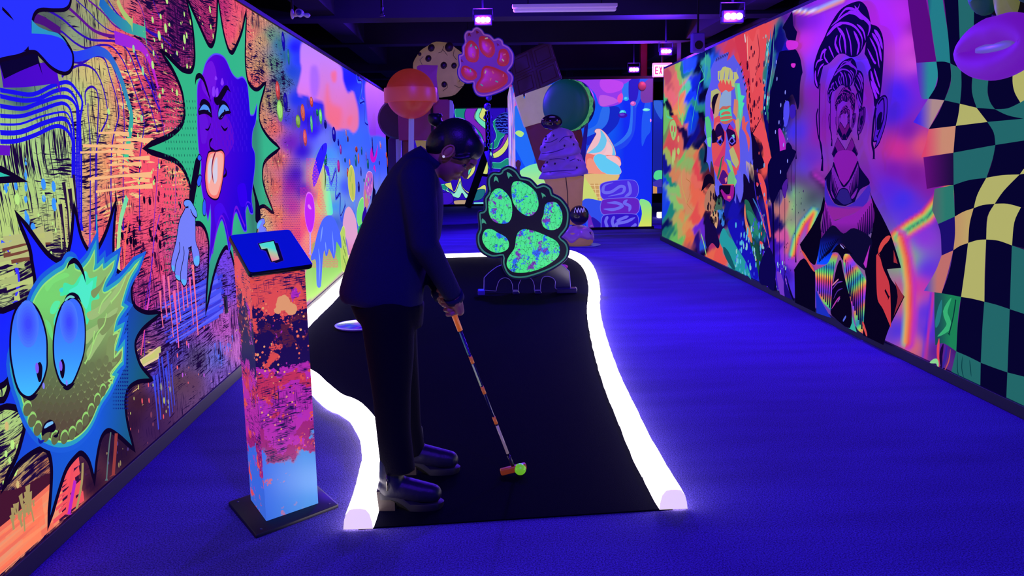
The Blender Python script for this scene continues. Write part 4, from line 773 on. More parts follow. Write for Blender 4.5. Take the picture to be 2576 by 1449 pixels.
f('H480,950* 520,940 550,1060 540,1160* 500,1160*', (90, 210, 130)); f('H500,1160* 545,1150 540,1250* 510,1240*', (120, 235, 150))
f('H575,1110* 600,1010 640,1010* 680,1100 680,1180* 640,1240* 600,1200*', (35, 8, 75)); f('H690,1100* 730,1010* 770,1060 800,1140 800,1210* 750,1240 715,1180*', (35, 8, 75)); f('H555,1090* 600,1000 640,1000* 600,1030 580,1100*', (240, 110, 120)); f('H600,1190* 640,1140 665,1180* 640,1240*', (90, 80, 235)); f('H720,1190* 760,1140 795,1190* 760,1225*', (110, 95, 240)); f('H610,1150* 650,1130 640,1160 620,1180*', (245, 120, 110)); f('H755,1130* 780,1120 785,1160* 770,1150*', (120, 230, 210))
f('H615,1200* 640,1170 655,1195* 640,1220*', (15, 4, 50)); f('H735,1190* 760,1160 780,1190* 758,1210*', (15, 4, 50)); f('H550,1090* 570,1060 600,1130 600,1200* 555,1210*', (20, 5, 45)); f('H720,1060* 740,1020 800,1110* 770,1080*', (200, 30, 130))
f('H680,1090* 700,1085* 720,1180 740,1260 790,1449* J800,60* 790,130 760,150 750,60* 720,20* H690,1300*', (105, 98, 240)); f('H680,1090* 700,1090* 690,1300 660,1449 J600,60* H640,1300 680,1200', (225, 60, 110)); f('H650,1360* 680,1330 J700,0 690,60 680,130* 650,230* 640,200*', (60, 120, 80)); f('J740,0* 790,20* 840,200* 860,240* 830,300* 800,150*', (130, 215, 130)); f('H770,1240* 830,1400 J850,100* 800,20* H730,1280*', (195, 190, 120))
f('J660,220* 700,120 730,130 760,180* 750,270* 690,270*', (80, 20, 130)); f('J755,270* 760,190 790,130 830,160 830,270*', (120, 200, 130)); f('J725,210* 750,190* 750,230 735,260*', (245, 130, 130)); f('J680,340* 700,320 740,380* 780,370 790,290 825,290 820,400 780,460* 720,430*', (165, 25, 150)); f('J690,280* 790,280* 780,360 740,375 700,330*', (18, 5, 45)); f('J755,395* 790,395* 790,425* 755,425*', (250, 110, 130)); f('J615,290* 640,270* 660,370 650,405* 630,380*', (110, 105, 240)); f('J860,120* 900,140 920,260 920,350 890,470* 860,380 855,250*', (108, 100, 240))
f('J470,350* 510,190 560,160 600,200* 610,270 560,260 510,310*', (16, 5, 38)); f('J650,410* 690,410 700,470 700,520 690,540 620,560 580,660* 620,520*', (70, 110, 90)); B.dots([(*B.uv(1816, 504), .06, .055, (20, 20, 40)), (*B.uv(1816, 504), .03, .03, (40, 110, 90))], 12)
for q in range(6): B.stroke([(1885+q*3.3, 405+q*2), (1888+q*3.6, 440+q*4)], .03, (215, 180, 140), taper=-1.2)
# --- black splash column beside the portrait
f('K270,150* 300,110 310,230 345,290* 330,370* 300,390 250,350 230,280 210,250', (10, 4, 55)); f('K270,460* 330,450 370,520* 380,560 395,660* 380,710 370,790 365,940* 350,1000 330,930 300,860 260,900 220,930 200,1000 170,1180 180,1300 200,1400 160,1449 110,1449 80,1200 90,900 130,700 180,480 230,460', (8, 4, 58), n=4)
f('K170,1180 190,1170 230,1260 240,1350 220,1449* 190,1449* 180,1300', (190, 40, 190)); f('K240,920 270,930 270,1060 240,1160 220,1100 220,980', (85, 80, 230)); f('K290,1400 300,1350 270,1300 245,1310 240,1360 255,1420', (12, 4, 60)); f('K285,960 325,960 335,1040 300,1085 275,1040', (60, 30, 170)); f('K290,580 330,580 320,615 295,610', (225, 50, 190)); f('K250,370 350,380 340,440 260,450', (215, 50, 195))
for t, w in (('K335,1000 335,1449', .014), ('K360,560 330,620', .01), ('Z2010,400 2012,660', .012), ('Z2000,480 2000,400', .012), ('Z1984,500 1984,730', .012), ('Z1970,470 1970,720', .01), ('Z1952,430 1958,730', .05)): B.stroke(t, w, (10, 4, 55))
f('M60,100 150,0 270,0 200,160 210,250 180,350* 160,280 140,300 95,400* 75,330', (10, 4, 60)); f('M165,260 205,200 200,290 185,345', (80, 30, 150)); f('M0,830 60,700 100,760 120,860 100,1030 60,985 0,960', (14, 6, 80)); f('M125,880 160,900 200,1060 150,1040', (120, 60, 200)); f('M180,900 200,980 240,1080 185,1060', (30, 10, 120)); f('M195,900 215,1010 245,1085 260,1100 225,1000', (10, 4, 50))
for q in range(9): B.dots([(*B.uv(1985+rng.uniform(-25, 12), 160+q*35+rng.uniform(-9, 9)), .014, .02, (150, 160, 240))], 8)
# --- the man without a face
DK = (13, 4, 62)
hair = 'K500,640 510,560 550,440 600,340 640,250 720,120 800,50 920,10 980,50 1010,120 1030,220* 1100,250 1140,340 1148,480 1140,640 1130,760 1110,900 1075,980* 1060,960 1050,860 1020,760 1005,660 1030,620* 1000,540 970,490* 985,380* 940,470 900,510 840,520 780,490 730,495 690,530* 640,580 590,600* 570,680 555,760 545,815* 510,770'
hl_ = ['K640,580 600,520 610,460', 'K560,560 580,480 620,450', 'K690,530 650,440 640,420', 'K740,490 700,400 720,320', 'K760,480 740,380 760,300', 'K800,500 780,330 720,250', 'K850,510 840,380 800,250', 'K900,500 920,400 870,280', 'K940,460 950,350 890,250 800,210 700,230 620,320',
       'K620,330 700,240 780,205', 'K980,370 960,280 900,220', 'K1000,330 1020,220 930,130 880,50', 'K720,180 800,80 900,90', 'K820,110 890,120 960,180', 'K930,30 900,90 800,130 720,190 660,240', 'K1040,300 1100,400 1130,560', 'K1020,340 1080,460 1110,620', 'K1060,270 1110,340 1140,450', 'K1000,440 1060,560 1080,580', 'K1030,640 1060,760 1110,860', 'K1060,620 1090,720 1115,800', 'K1030,730 1070,850 1090,900', 'K520,620 540,560 590,540', 'K540,790 520,720 520,640', 'K540,700 560,620 600,580']
def head(sc_, ox, oy, w, fs=.75):
    """hair, ears and cheeks copied smaller inside itself"""
    T = lambda pts: [(ox+(x-2155)*sc_, oy+(y-250)*sc_) for x, y in pts]
    B.poly(T(outline(hair, n=4)), DK)
    for k, t in enumerate(hl_): B.stroke(T(outline(t, closed=False, n=4)), w*(1.3 if k % 2 else .8)*sc_**.5, (150, 35, 240) if sc_ == 1 else (115, 30, 190) if sc_ > .4 else (130, 25, 150), taper=4)
    B.stroke(T([(2075, 210), (2073, 290), (2074, 350), (2082, 400), (2080, 430)]), w*sc_**.5, DK); B.stroke(T(outline('K545,990 530,1060 545,1230 575,1330 580,1449', closed=False)), w*sc_**.5, DK)
    B.poly(T(outline('K1080,980 1120,900 1160,880 1180,910 1170,1100 1110,1290 1075,1340* 1090,1280 1060,1280 1080,1150', n=3)), (80, 15, 130) if sc_ < 1 else (85, 25, 190), line=DK, lw=w*sc_**.5)
    B.poly(T(outline('K1090,1180 1090,1080 1120,1020 1140,1030 1130,1110 1140,1130 1110,1180', n=3)), DK)
    B.stroke(T(outline('K1080,980 1060,1100 1045,1300 1060,1380 1060,1449', closed=False)), w*1.3*sc_**.5, DK)
    B.stroke(T(outline('K1100,950 1150,900 1150,1080 1090,1250', closed=False)), w*.7*sc_**.5, DK)
head(1, 2155, 250, .022); head(.52, 2145, 252+22, .018); head(.29, 2143, 287, .012); head(.15, 2142, 302, .009)
B.stroke('K745,1060 750,1180 790,1240 830,1200 835,1060', .01, DK, taper=0)
for sc_, ox, oy in ((.30, 2140, 335), (.55, 2140, 397)):
    T = lambda pts: [(ox+(x-2140)*sc_, oy+(y-470)*sc_) for x, y in pts]
    B.poly(T([(2086, 450), (2112, 380), (2150, 440), (2178, 380), (2205, 450), (2165, 520), (2125, 520)]), (100, 15, 110) if sc_ < .5 else (110, 20, 130), line=DK, lw=.012)
    B.poly(T([(2086, 455), (2100, 415), (2128, 480), (2120, 510)]), DK); B.poly(T([(2205, 455), (2190, 415), (2158, 480), (2170, 510)]), DK); B.poly(T([(2125, 495), (2145, 470), (2165, 495), (2160, 525), (2130, 525)]), DK)
f('M495,200* 550,120 560,80* 745,70* 760,120 820,200* 830,240 760,280 720,370* 650,400* 570,380 520,280*', (14, 5, 60), n=3)
f('M550,130 560,110* 600,200 640,265 700,190 745,90* 748,150 740,280 700,350 640,290 575,350 540,280', (120, 35, 165), n=3); f('M560,60* 640,250 745,60* 700,0 600,0', (140, 28, 160), n=3); f('M580,340* 610,285 640,275 670,290 700,370* 640,390', (45, 30, 120), line=DK, lw=.015, n=3)
for q in range(7): B.stroke([(1920+(548+q*10)/2.8976, 380+(150+q*22)/2.8976), (1920+(552+q*4)/2.8976, 380+(290+q*10)/2.8976)], .008, DK); B.stroke([(1920+(742-q*10)/2.8976, 380+(120+q*22)/2.8976), (1920+(738-q*7)/2.8976, 380+(270+q*10)/2.8976)], .008, DK)
f('M500,240 510,200* 520,290 570,380 640,405 720,370 830,240* 840,290 800,400 740,440 640,480 560,500 520,430 500,340', lambda x, y: (70, 40+(460-min(460, y))*.4, 180) if y < 520 else (150, 40, 150), n=4)
f('M500,360 560,500 640,480 740,440 830,360 860,340* 870,450 850,560 760,660 640,690 500,640 470,620 480,500', lambda x, y: (150-max(0, y-560)*1.6, 35-max(0, y-560)*.2, 170-max(0, y-560)*1.5), n=4, grad=8)
for q in range(9): B.stroke([(1920+(500+q*8)/2.8976, 380+(360+q*26)/2.8976), (1920+(478+q*13)/2.8976, 380+(590+q*8)/2.8976)], .009, DK); B.stroke([(1920+(860-q*14)/2.8976, 380+(360+q*20)/2.8976), (1920+(856-q*12)/2.8976, 380+(590+q*8)/2.8976)], .009, DK)
f('M495,330 500,400 470,520 475,640 440,800* 420,830 350,760 315,680* 400,560 470,430*', (8, 3, 30)); f('M275,860* 345,780 430,880* 430,1020 430,1180* 280,1110*', (8, 3, 34))
f('M835,290* 870,370 930,480 990,600* 1040,750 1070,850* 965,860* 1000,940 1095,1060* 1050,1150 980,1290 935,1420* 860,1390 790,1350 790,1150 810,940 800,850 850,600 870,450', (9, 3, 32), n=4)
f('M470,640* 560,540 640,600 720,560 850,640 830,760 800,870* 720,800 640,680 600,680 560,740* 520,820 440,825*', lambda x, y: (14, 10+max(0, y-600)*1.2*(x < 2110), 50+max(0, y-590)*3.2*(x < 2110)), n=4, grad=6)
f('M840,680* 825,760 810,850 790,820*', (190, 50, 190)); f('M550,740* 600,680 640,690 710,750* 650,750 640,800 600,740', (10, 4, 32))
def rb1(x, y):   # rainbow bands down the shirt fronts
    t = ((y-640)+0.9*(x-2090 if x < 2125 else 2190-x)*(-1 if x > 2125 else -.2)) % 110/110
    P = [(0, (240, 130, 80)), (.15, (110, 225, 110)), (.3, (40, 120, 190)), (.42, (90, 230, 120)), (.52, (250, 200, 80)), (.62, (245, 90, 90)), (.75, (190, 60, 210)), (.88, (110, 70, 245)), (1, (240, 100, 90))]
    return tuple(float(np.interp(t, [p[0] for p in P], [p[1][k] for p in P])) for k in range(3))
f('M430,870* 520,820 560,750 600,750 575,850 560,960 545,1160* 480,1090 440,980', rb1, n=4, grad=14); f('M640,800 650,750 690,760 740,830 800,920* 810,950 800,1120 785,1330* 740,1290 710,1150 660,970', rb1, n=4, grad=14)
f('M435,1010* 480,1100 550,1215* 440,1180*', lambda x, y: (30, 50, 190)); f('M690,1150* 740,1320* 680,1290*', lambda x, y: (60, 190, 160)); f('M560,1000 590,850 620,790 640,880 670,1000 700,1120 690,1290 560,1200 545,1170', (10, 3, 32))
for q in range(8): B.stroke([(1920+(445+q*18)/2.8976, 380+(860-q*8)/2.8976), (1920+(450+q*15)/2.8976, 380+(1020+q*20)/2.8976)], .009, DK); B.stroke([(1920+(655+q*19)/2.8976, 380+(790+q*18)/2.8976), (1920+(690+q*13)/2.8976, 380+(1060+q*34)/2.8976)], .009, DK); B.stroke([(1920+(480+q*18)/2.8976, 380+(680-q*6)/2.8976), (1920+(460+q*11)/2.8976, 380+(810-q*10)/2.8976)], .007, (8, 4, 40))
for t, w, c in (('M330,720 380,800 430,880', .03, (230, 90, 70)), ('M785,1240 820,1350', .03, (230, 80, 80)), ('M905,740 940,670 995,620', .045, (225, 75, 70)), ('M555,1150 600,1080 620,1060', .014, (190, 60, 170)), ('M560,980 610,930', .014, (220, 130, 160)), ('M600,1100 620,1070', .01, (150, 90, 190)), ('M640,1240 665,1200', .02, (90, 110, 220)), ('M560,1010 600,960 640,950', .01, (120, 60, 180)), ('M570,1080 600,1020 640,1000', .01, (80, 40, 150)), ('M620,680 650,710', .012, (160, 150, 220))): B.stroke(t, w, c, taper=4)
f('M890,760* 910,740 940,850 990,980 1000,1290* 940,1150 900,1080 890,900', (215, 62, 70), n=4); f('M1025,940* 1060,1000 1095,1060* 1040,1160 1020,1200* 1050,1060', (150, 45, 60)); f('M1020,720* 1050,820* 1020,810*', (170, 50, 60)); B.stroke('M955,1010 985,1070', .02, (20, 4, 30)); B.stroke('M900,740 925,780', .008, (40, 6, 30))
B.build('mural_artwork', ink_r, WR)
SKR = MB().box(XR-0.02, XR+0.004, -2.0, YR1+0.05, 0.0, 0.07, bev=0.003).build('baseboard_right', mat('skirting_black', (12, 6, 34), 0.5)); SKR['kind'] = 'structure'
# ------------------------------------------------------------------ room shell
def carpet():
    m = bpy.data.materials.new('blue_carpet'); m.use_nodes = True; nt = m.node_tree; N = nt.nodes; b = N['Principled BSDF']
    tc = N.new('ShaderNodeTexCoord'); n1 = N.new('ShaderNodeTexNoise'); n1.inputs['Scale'].default_value = 170; n1.inputs['Detail'].default_value = 3
    n2 = N.new('ShaderNodeTexNoise'); n2.inputs['Scale'].default_value = 1.6; n2.inputs['Detail'].default_value = 5
    mp = N.new('ShaderNodeMapping'); mp.inputs['Scale'].default_value = (0.6, 2.2, 1); nt.links.new(tc.outputs['Object'], mp.inputs[0]); nt.links.new(mp.outputs[0], n2.inputs['Vector'])
    nt.links.new(tc.outputs['Object'], n1.inputs['Vector'])
    r1 = N.new('ShaderNodeMapRange'); r1.inputs['From Min'].default_value = .36; r1.inputs['From Max'].default_value = .66; nt.links.new(n1.outputs['Fac'], r1.inputs['Value'])
    mx = N.new('ShaderNodeMix'); mx.data_type = 'RGBA'; mx.inputs[6].default_value = (.045, .035, .15, 1); mx.inputs[7].default_value = (.16, .12, .58, 1); nt.links.new(r1.outputs[0], mx.inputs[0])
    m2 = N.new('ShaderNodeMix'); m2.data_type = 'RGBA'; m2.blend_type = 'MULTIPLY'; m2.inputs[0].default_value = .3; nt.links.new(mx.outputs[2], m2.inputs[6])
    r2 = N.new('ShaderNodeMapRange'); r2.inputs['From Min'].default_value = .3; r2.inputs['From Max'].default_value = .7; nt.links.new(n2.outputs['Fac'], r2.inputs['Value'])
    nt.links.new(r2.outputs[0], m2.inputs[7]); nt.links.new(m2.outputs[2], b.inputs['Base Color'])
    bp = N.new('ShaderNodeBump'); bp.inputs['Strength'].default_value = .6; bp.inputs['Distance'].default_value = .004; nt.links.new(n1.outputs['Fac'], bp.inputs['Height']); nt.links.new(bp.outputs[0], b.inputs['Normal'])
    b.inputs['Roughness'].default_value = .9; b.inputs['Specular IOR Level'].default_value = .15
    return m
struct('floor', mesh('floor', [(-6, -3, 0), (11, -3, 0), (11, 26, 0), (-6, 26, 0)], [(0, 1, 2, 3)]), carpet())
ceil_m = mat('black_painted_concrete', (30, 22, 48), 0.85, var=.5, bscale=1.3, bump=.3)
dark = mat('matt_black', (9, 7, 20), 0.8)
struct('ceiling', mesh('ceiling', [(-6, -3, 3.72), (-6, 26, 3.72), (11, 26, 3.72), (11, -3, 3.72)], [(0, 1, 2, 3)]), ceil_m)
k = 0
for y0, z0, w in ((5.3, 3.4, .35), (8.2, 3.3, .3), (11.3, 3.18, .4), (14.1, 3.2, .35), (17.5, 3.1, .45), (20.5, 3.2, .4)):
    k += 1; o = MB().box(-6, 11, y0, y0+w, z0, 3.72).build('trim_%d' % (k+1), ceil_m); o['kind'] = 'structure'
for x0 in (-2.2, 3.4):
    k += 1; o = MB().box(x0, x0+.35, -3, 26, 3.22, 3.72).build('trim_%d' % (k+1), ceil_m); o['kind'] = 'structure'
for nm, q in (('wall_back', (-6, 11, -3.1, -3.0)), ('wall_front', (-6, 11, 26, 26.1)), ('wall_outer_left', (-6.1, -6, -3, 26)), ('wall_outer_right', (11, 11.1, -3, 26))):
    o = MB().box(q[0], q[1], q[2], q[3], 0, 3.72).build(nm, dark); o['kind'] = 'structure'
# dark columns and the red-lit pipe near the exit
def at(x, y, Y): return Vector(AtY(x, y, Y))
def col_box(name, x0, x1, Y, m, z0=0, z1=3.72, d=.3):
    a, b_ = at(x0, 200, Y), at(x1, 200, Y); o = MB().box(a.x, b_.x, Y, Y+d, z0, z1, bev=.01).build(name, m); return o
for q in ((1285, 1312, 17.0), (1428, 1442, 18.5), (1712, 1745, 14.4)):
    k += 1; o = col_box('trim_%d' % (k+1), q[0], q[1], q[2], ceil_m); o['kind'] = 'structure'
k += 1; o = MB().box(at(1612, 150, 16.2).x, at(1629, 150, 16.2).x, 16.2, 16.35, 0, 3.72, bev=.02).build('trim_%d' % (k+1), mat('red_painted_steel', (150, 20, 30), .5, var=.2)); o['kind'] = 'structure'
pipe = MB().tube([(-5, 19.2, 3.0), (9, 19.2, 3.0)], .06, 10).tube([(4.2, 4, 3.3), (4.2, 20, 3.3)], .04, 8)
o = pipe.build('ceiling_pipes', ceil_m, smooth=True); tag(o, 'dark pipes running under the black ceiling beams', 'pipe')

# ------------------------------------------------------------------ blacklights
UV = (0.075, 0.012, 1.0)
lens_m = mat('blacklight_lens', (190, 120, 255), .3, glow=1.0); lens_m.node_tree.nodes['Principled BSDF'].inputs['Emission Color'].default_value = (.62, .38, 1, 1); lens_m.node_tree.nodes['Principled BSDF'].inputs['Emission Strength'].default_value = 30
house_m = mat('lamp_housing', (16, 12, 34), .4)
def flood(px, py, Y, aim, energy, label, size=1.0, lit=True, zc=3.72):
    p = at(px, py, Y)
    t = thing('blacklight_flood', label, 'floodlight', p)
    w = .15*size
    MB().box(-w/2-.02, w/2+.02, 0, .07, -.055, .055, bev=.01).build('housing', house_m, t)
    ln = MB()
    for i in range(3): ln.ball((-w/3+i*w/3, -.006, 0), .031*size, 2, scale=(1, .45, .9))
    ln.build('lens', lens_m, t, smooth=True)
    MB().tube([(-w/2-.03, .03, 0), (-w/2-.03, .03, .12), (w/2+.03, .03, .12), (w/2+.03, .03, 0)], .008, 6).build('yoke', house_m, t)
    MB().tube([(0, .03, .12), (0, .03, zc-p.z)], .012, 6).build('hanger', house_m, t)
    if lit:
        ld = bpy.data.lights.new('blacklight', 'SPOT'); ld.color = UV; ld.energy = energy; ld.spot_size = math.radians(165); ld.spot_blend = .6; ld.shadow_soft_size = .06
        lo = bpy.data.objects.new('blacklight_lamp', ld); COL.objects.link(lo); lo.location = (p.x, p.y-.06, p.z)
        sl_ = bpy.data.lights.new('blacklight_spill', 'POINT'); sl_.color = (.16, .015, 1); sl_.energy = energy*.16; sl_.shadow_soft_size = .05
        so = bpy.data.objects.new('blacklight_spill', sl_); COL.objects.link(so); so.location = (p.x, p.y-.12, p.z)
        d = Vector(aim)-Vector(lo.location); lo.rotation_euler = d.to_track_quat('-Z', 'Y').to_euler()
    return t
flood(1845, 41, 7.4, (-.9, 2.3, .2), 400, 'blacklight floodlight nearest the top edge of the right wall')
flood(1215, 50, 9.2, (.2, 3.0, 0), 620, 'blacklight floodlight above the pink paw sign')
flood(1676, 129, 12.0, (.5, 8, 0), 380, 'small blacklight floodlight just above the exit sign', .9)
flood(1595, 175, 15.6, (.5, 11, 0), 320, 'farthest small blacklight floodlight left of the exit sign', 1.1)
def fill_lamp(loc, aim, energy, size=.1):
    """unseen fill lamps added without fixtures, out of view or behind the sweets"""
    ld = bpy.data.lights.new('blacklight', 'SPOT'); ld.color = UV; ld.energy = energy; ld.spot_size = math.radians(160); ld.spot_blend = .7; ld.shadow_soft_size = size
    lo = bpy.data.objects.new('blacklight_lamp', ld); COL.objects.link(lo); lo.location = loc
    lo.rotation_euler = (Vector(aim)-Vector(loc)).to_track_quat('-Z', 'Y').to_euler()
fill_lamp((.9, .3, 3.25), (.9, 2.3, 0), 400)
fill_lamp((-.2, .6, 3.3), (-.3, 3.4, 0), 110)
fill_lamp(tuple(at(1352, 165, 17.5)), (.6, 16, 0), 1100)  # added fill for the far floor, tucked behind the chocolate bar
fill_lamp((-.2, 9.4, 3.3), (-.1, 12, 1.6), 260)
fill_lamp(tuple(at(1098, 160, 14.3)), (-.2, 11.5, 0), 650)  # added fill, tucked behind the cookie
W_ = bpy.data.worlds.new('dark_hall'); SC.world = W_; W_.use_nodes = True
W_.node_tree.nodes['Background'].inputs[0].default_value = (.06, .03, .6, 1); W_.node_tree.nodes['Background'].inputs[1].default_value = .3

# ------------------------------------------------------------------ ceiling fittings
t = thing('strip_light', 'unlit white strip light hanging under the black ceiling', 'strip light', at(1421, 19, 9.0))
wv_ = (at(1553, 19, 9.0)-at(1289, 19, 9.0)).x/2
wp = mat('white_plastic', (225, 205, 235), .4, glow=.12, glowcol=(185, 150, 215))  # glow stands in for light reflected by the unlit fitting
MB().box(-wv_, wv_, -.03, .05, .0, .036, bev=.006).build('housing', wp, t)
MB().box(-wv_+.01, wv_-.01, -.02, .04, -.04, -.002, bev=.015).build('diffuser', mat('frosted_diffuser', (235, 215, 245), .3, glow=.22, glowcol=(185, 150, 215)), t)  # same imitated reflection, a little stronger on the diffuser
for s_ in (-1, 1): MB().tube([(s_*wv_*.7, 0, .03), (s_*wv_*.7, 0, 3.72-t.location.z)], .006, 6).build('hanger', dark, t)
t = thing('security_camera', 'small white camera on a bracket above the left wall', 'camera', at(757, 35, 6.3))
cp = mat('white_camera_plastic', (190, 175, 225), .35)
MB().ball((0, -.03, 0), .028, 3).tube([(0, -.035, 0), (0, -.075, -.002)], [.028, .027], 20).build('camera_body', cp, t, smooth=True)
MB().tube([(0, -.0755, -.002), (0, -.079, -.002)], [.02, .018], 16).build('lens', mat('camera_glass', (60, 40, 170), .1), t, smooth=True)
MB().ball((-.062, 0, .0), .03, 3, scale=(.45, .6, 1.2)).tube([(-.06, 0, -.01), (0, 0, 0)], .014, 10).build('wall_plate', cp, t, smooth=True)
MB().ball((.045, 0, -.01), .022, 2, scale=(1, .8, .8)).tube([(0, 0, 0), (.045, 0, -.01)], .013, 10).build('joint', cp, t, smooth=True)
MB().tube([(-.062, .01, .03), (-.062, .02, 3.72-t.location.z)], .01, 8).build('mounting_pole', dark, t)
t = thing('exit_sign', 'glowing pink exit sign half hidden by the end of the right wall', 'exit sign', at(1667, 174, 15.0))
pk = mat('exit_sign_glow', (255, 120, 200), .4, glow=2.2, glowcol=(255, 110, 190))
MB().box(-.17, .17, 0, .07, -.13, .11, bev=.01).build('housing', pk, t)
MB().box(-.15, .15, -.004, .0, -.11, .07).build('face', mat('exit_face', (255, 220, 245), .4, glow=1.6), t)
lt = MB()
for (x0, glyph) in ((-.135, 'E'), (-.062, 'X'), (.012, 'I'), (.045, 'T')):
    z0, z1 = -.085, .045; w_ = .055
    if glyph == 'E': [lt.box(x0, x0+w_, -.008, -.004, z, z+.018) for z in (z0, -.029, z1-.018)]; lt.box(x0, x0+.018, -.0081, -.0041, z0, z1)
    elif glyph == 'X':
        for sg in (1, -1): lt.quad((x0 if sg > 0 else x0+w_, -.008-.0002*sg, z0), (x0+.018 if sg > 0 else x0+w_-.018, -.008-.0002*sg, z0), (x0+w_ if sg > 0 else x0, -.008-.0002*sg, z1), (x0+w_-.018 if sg > 0 else x0+.018, -.008-.0002*sg, z1))
    elif glyph == 'I': lt.box(x0, x0+.018, -.008, -.004, z0, z1)
    else: lt.box(x0, x0+w_, -.008, -.004, z1-.018, z1); lt.box(x0+.019, x0+.037, -.0081, -.0041, z0, z1)
lt.build('lettering', mat('exit_letters', (200, 20, 110), .4, glow=.8), t)
MB().box(-.012, .012, .02, .04, .11, 3.72-t.location.z).build('hanger', dark, t)
pl = bpy.data.lights.new('exit_glow', 'POINT'); pl.color = (1, .12, .25); pl.energy = 14; pl.shadow_soft_size = .1
lo = bpy.data.objects.new('exit_glow', pl); COL.objects.link(lo); lo.location = at(1640, 172, 14.8)
t = thing('loudspeaker', 'boxy ceiling loudspeaker lit violet above the right wall', 'loudspeaker', at(1755, 108, 10.2))
MB().box(-.075, .075, -.06, .06, -.11, .11, bev=.012).build('cabinet', mat('speaker_cabinet', (105, 70, 200), .6), t)
MB().tube([(0, -.061, -.03), (0, -.064, -.03)], .05, 20).build('cone', dark, t); MB().box(-.01, .01, -.01, .01, .11, 3.72-t.location.z).build('hanger', dark, t)
t = thing('sprinkler_head', 'small sprinkler hanging from the dark ceiling left of the cookie', 'sprinkler', at(961, 30, 8.5))
MB().tube([(0, 0, .04), (0, 0, 3.72-t.location.z)], .012, 8).build('pipe', dark, t)
MB().tube([(0, 0, .04), (0, 0, .01), (0, 0, -.02)], [.018, .01, .016], 10).tube([(0, 0, -.035), (0, 0, -.04)], .025, 12).tube([(-.015, 0, 0), (-.015, 0, -.036)], .003, 5).tube([(.015, 0, 0), (.015, 0, -.036)], .003, 5).build('nozzle', mat('sprinkler_metal', (70, 50, 110), .3, .6), t)

# ------------------------------------------------------------------ back of the hall
YB = 22.6
def plane_art(X0, X1, Y, z0, z1, name, depth=.1):
    o = MB().box(X0, X1, Y, Y+depth, z0, z1, bev=.0).build(name, dark); o['kind'] = 'structure'; return o
xa, xb = AtY(1100, 400, YB)[0]-1.2, AtY(1291, 400, YB)[0]+.6
zt = AtY(1200, 273, YB)[2]; z_b = 0.06
WF = plane_art(xa, xb, YB, 0, zt, 'wall_far')
Wv = Art((0, YB, 0), (1, 0, 0), (0, 0, 1), (0, -1, 0)); Wv.clip = [(xa, z_b), None, (xb, zt)]
Wv.polyuv([(xa, z_b), (xb, z_b), (xb, zt), (xa, zt)], (42, 14, 185))
PU, GR, CR_, VI = (45, 15, 190), (28, 140, 125), (215, 225, 120), (120, 35, 190)
for t_, c in [('U220,200 350,200 330,300 390,360 470,430 530,520 540,600* 490,560 400,420 320,340 230,320', GR), ('U350,200 480,200 440,310 540,380 580,500 560,600 520,500 430,400 330,320', VI), ('U480,200 600,200 540,310 600,360 600,470 560,420 440,320', CR_), ('U480,200 520,200 490,300 580,380 570,440 450,320', (110, 230, 190)),
  ('U580,650* 660,600 700,520 660,400 650,370 730,300 820,300 820,470 740,560 700,650 640,670', GR), ('U640,720 760,650 830,520 830,640 760,740 660,780 580,700', CR_), ('U640,710 740,640 800,510 830,520 760,650 660,725', VI), ('U580,700 620,690 660,780 640,760', (130, 230, 200)), ('U640,840 740,840 830,790 830,900 700,900 650,890', GR), ('U580,760 640,850 650,900 600,900', (50, 150, 150)),
  ('U330,1000 350,920 400,880 445,860 430,950 360,1030*', CR_), ('U350,990 360,920 400,885 380,960', (90, 220, 190)), ('U500,990 520,930 580,800 590,960 520,960', CR_),
  ('U50,1100* 100,1100 130,1170 190,1200* 100,1160 60,1140', GR), ('U90,1095 160,1070* 200,1180 270,1000* 300,1130 375,1190* 440,1060 470,1140 560,1100 560,1200 450,1170 375,1200 300,1140 275,1110* 240,1180 190,1170', CR_), ('U100,1150 200,1200 270,1060* 300,1150 380,1230 440,1200 520,1220 440,1240 330,1250* 290,1190 250,1250 150,1210', (150, 235, 210)), ('U205,1285 350,1280 345,1320 210,1325', (190, 160, 130)), ('U60,1200 160,1200 180,1300 60,1330', (60, 20, 200)), ('U400,1280 460,1170 560,1160 520,1260', (28, 110, 130)), ('U430,1305* 560,1300* 560,1340* 430,1342*', (130, 225, 235))]:
    Wv.poly(t_, c, line=(85, 215, 190) if c == GR else (20, 8, 110), lw=.03)
Wv.build('mural_artwork', ink, WF)
o = MB().box(xa-.5, xb+.8, YB-.3, YB-.05, zt+.01, zt+.62).build('trim_30', dark); o['kind'] = 'structure'
# far mural seen through the gap by the exit
xg0, xg1 = AtY(1630, 400, YB)[0], AtY(1700, 400, YB)[0]+1.5
zg = AtY(1655, 252, YB)[2]
WG = plane_art(xg0, xg1, YB, 0, zg, 'wall_far_right')
g = Art((0, YB, 0), (1, 0, 0), (0, 0, 1), (0, -1, 0)); g.clip = [(xg0, .25), None, (xg1, zg)]
g.polyuv([(xg0, .25), (xg1, .25), (xg1, zg), (xg0, zg)], lambda x, y: (25, 35+max(0, 300-y)*.8, 190-max(0, min(60, y-300))*.5), grad=8)
g.poly('Z1644,445 1648,432 1660,428 1672,434 1672,455 1650,452', (80, 220, 150)); g.poly('Z1643,458* 1665,450 1675,470* 1643,470*', (60, 50, 180)); g.poly('Z1643,468* 1653,470* 1653,518* 1643,518*', (215, 150, 90)); g.poly('Z1644,255 1665,258 1665,300 1650,280', (50, 100, 220))
g.build('mural_artwork', ink, WG)
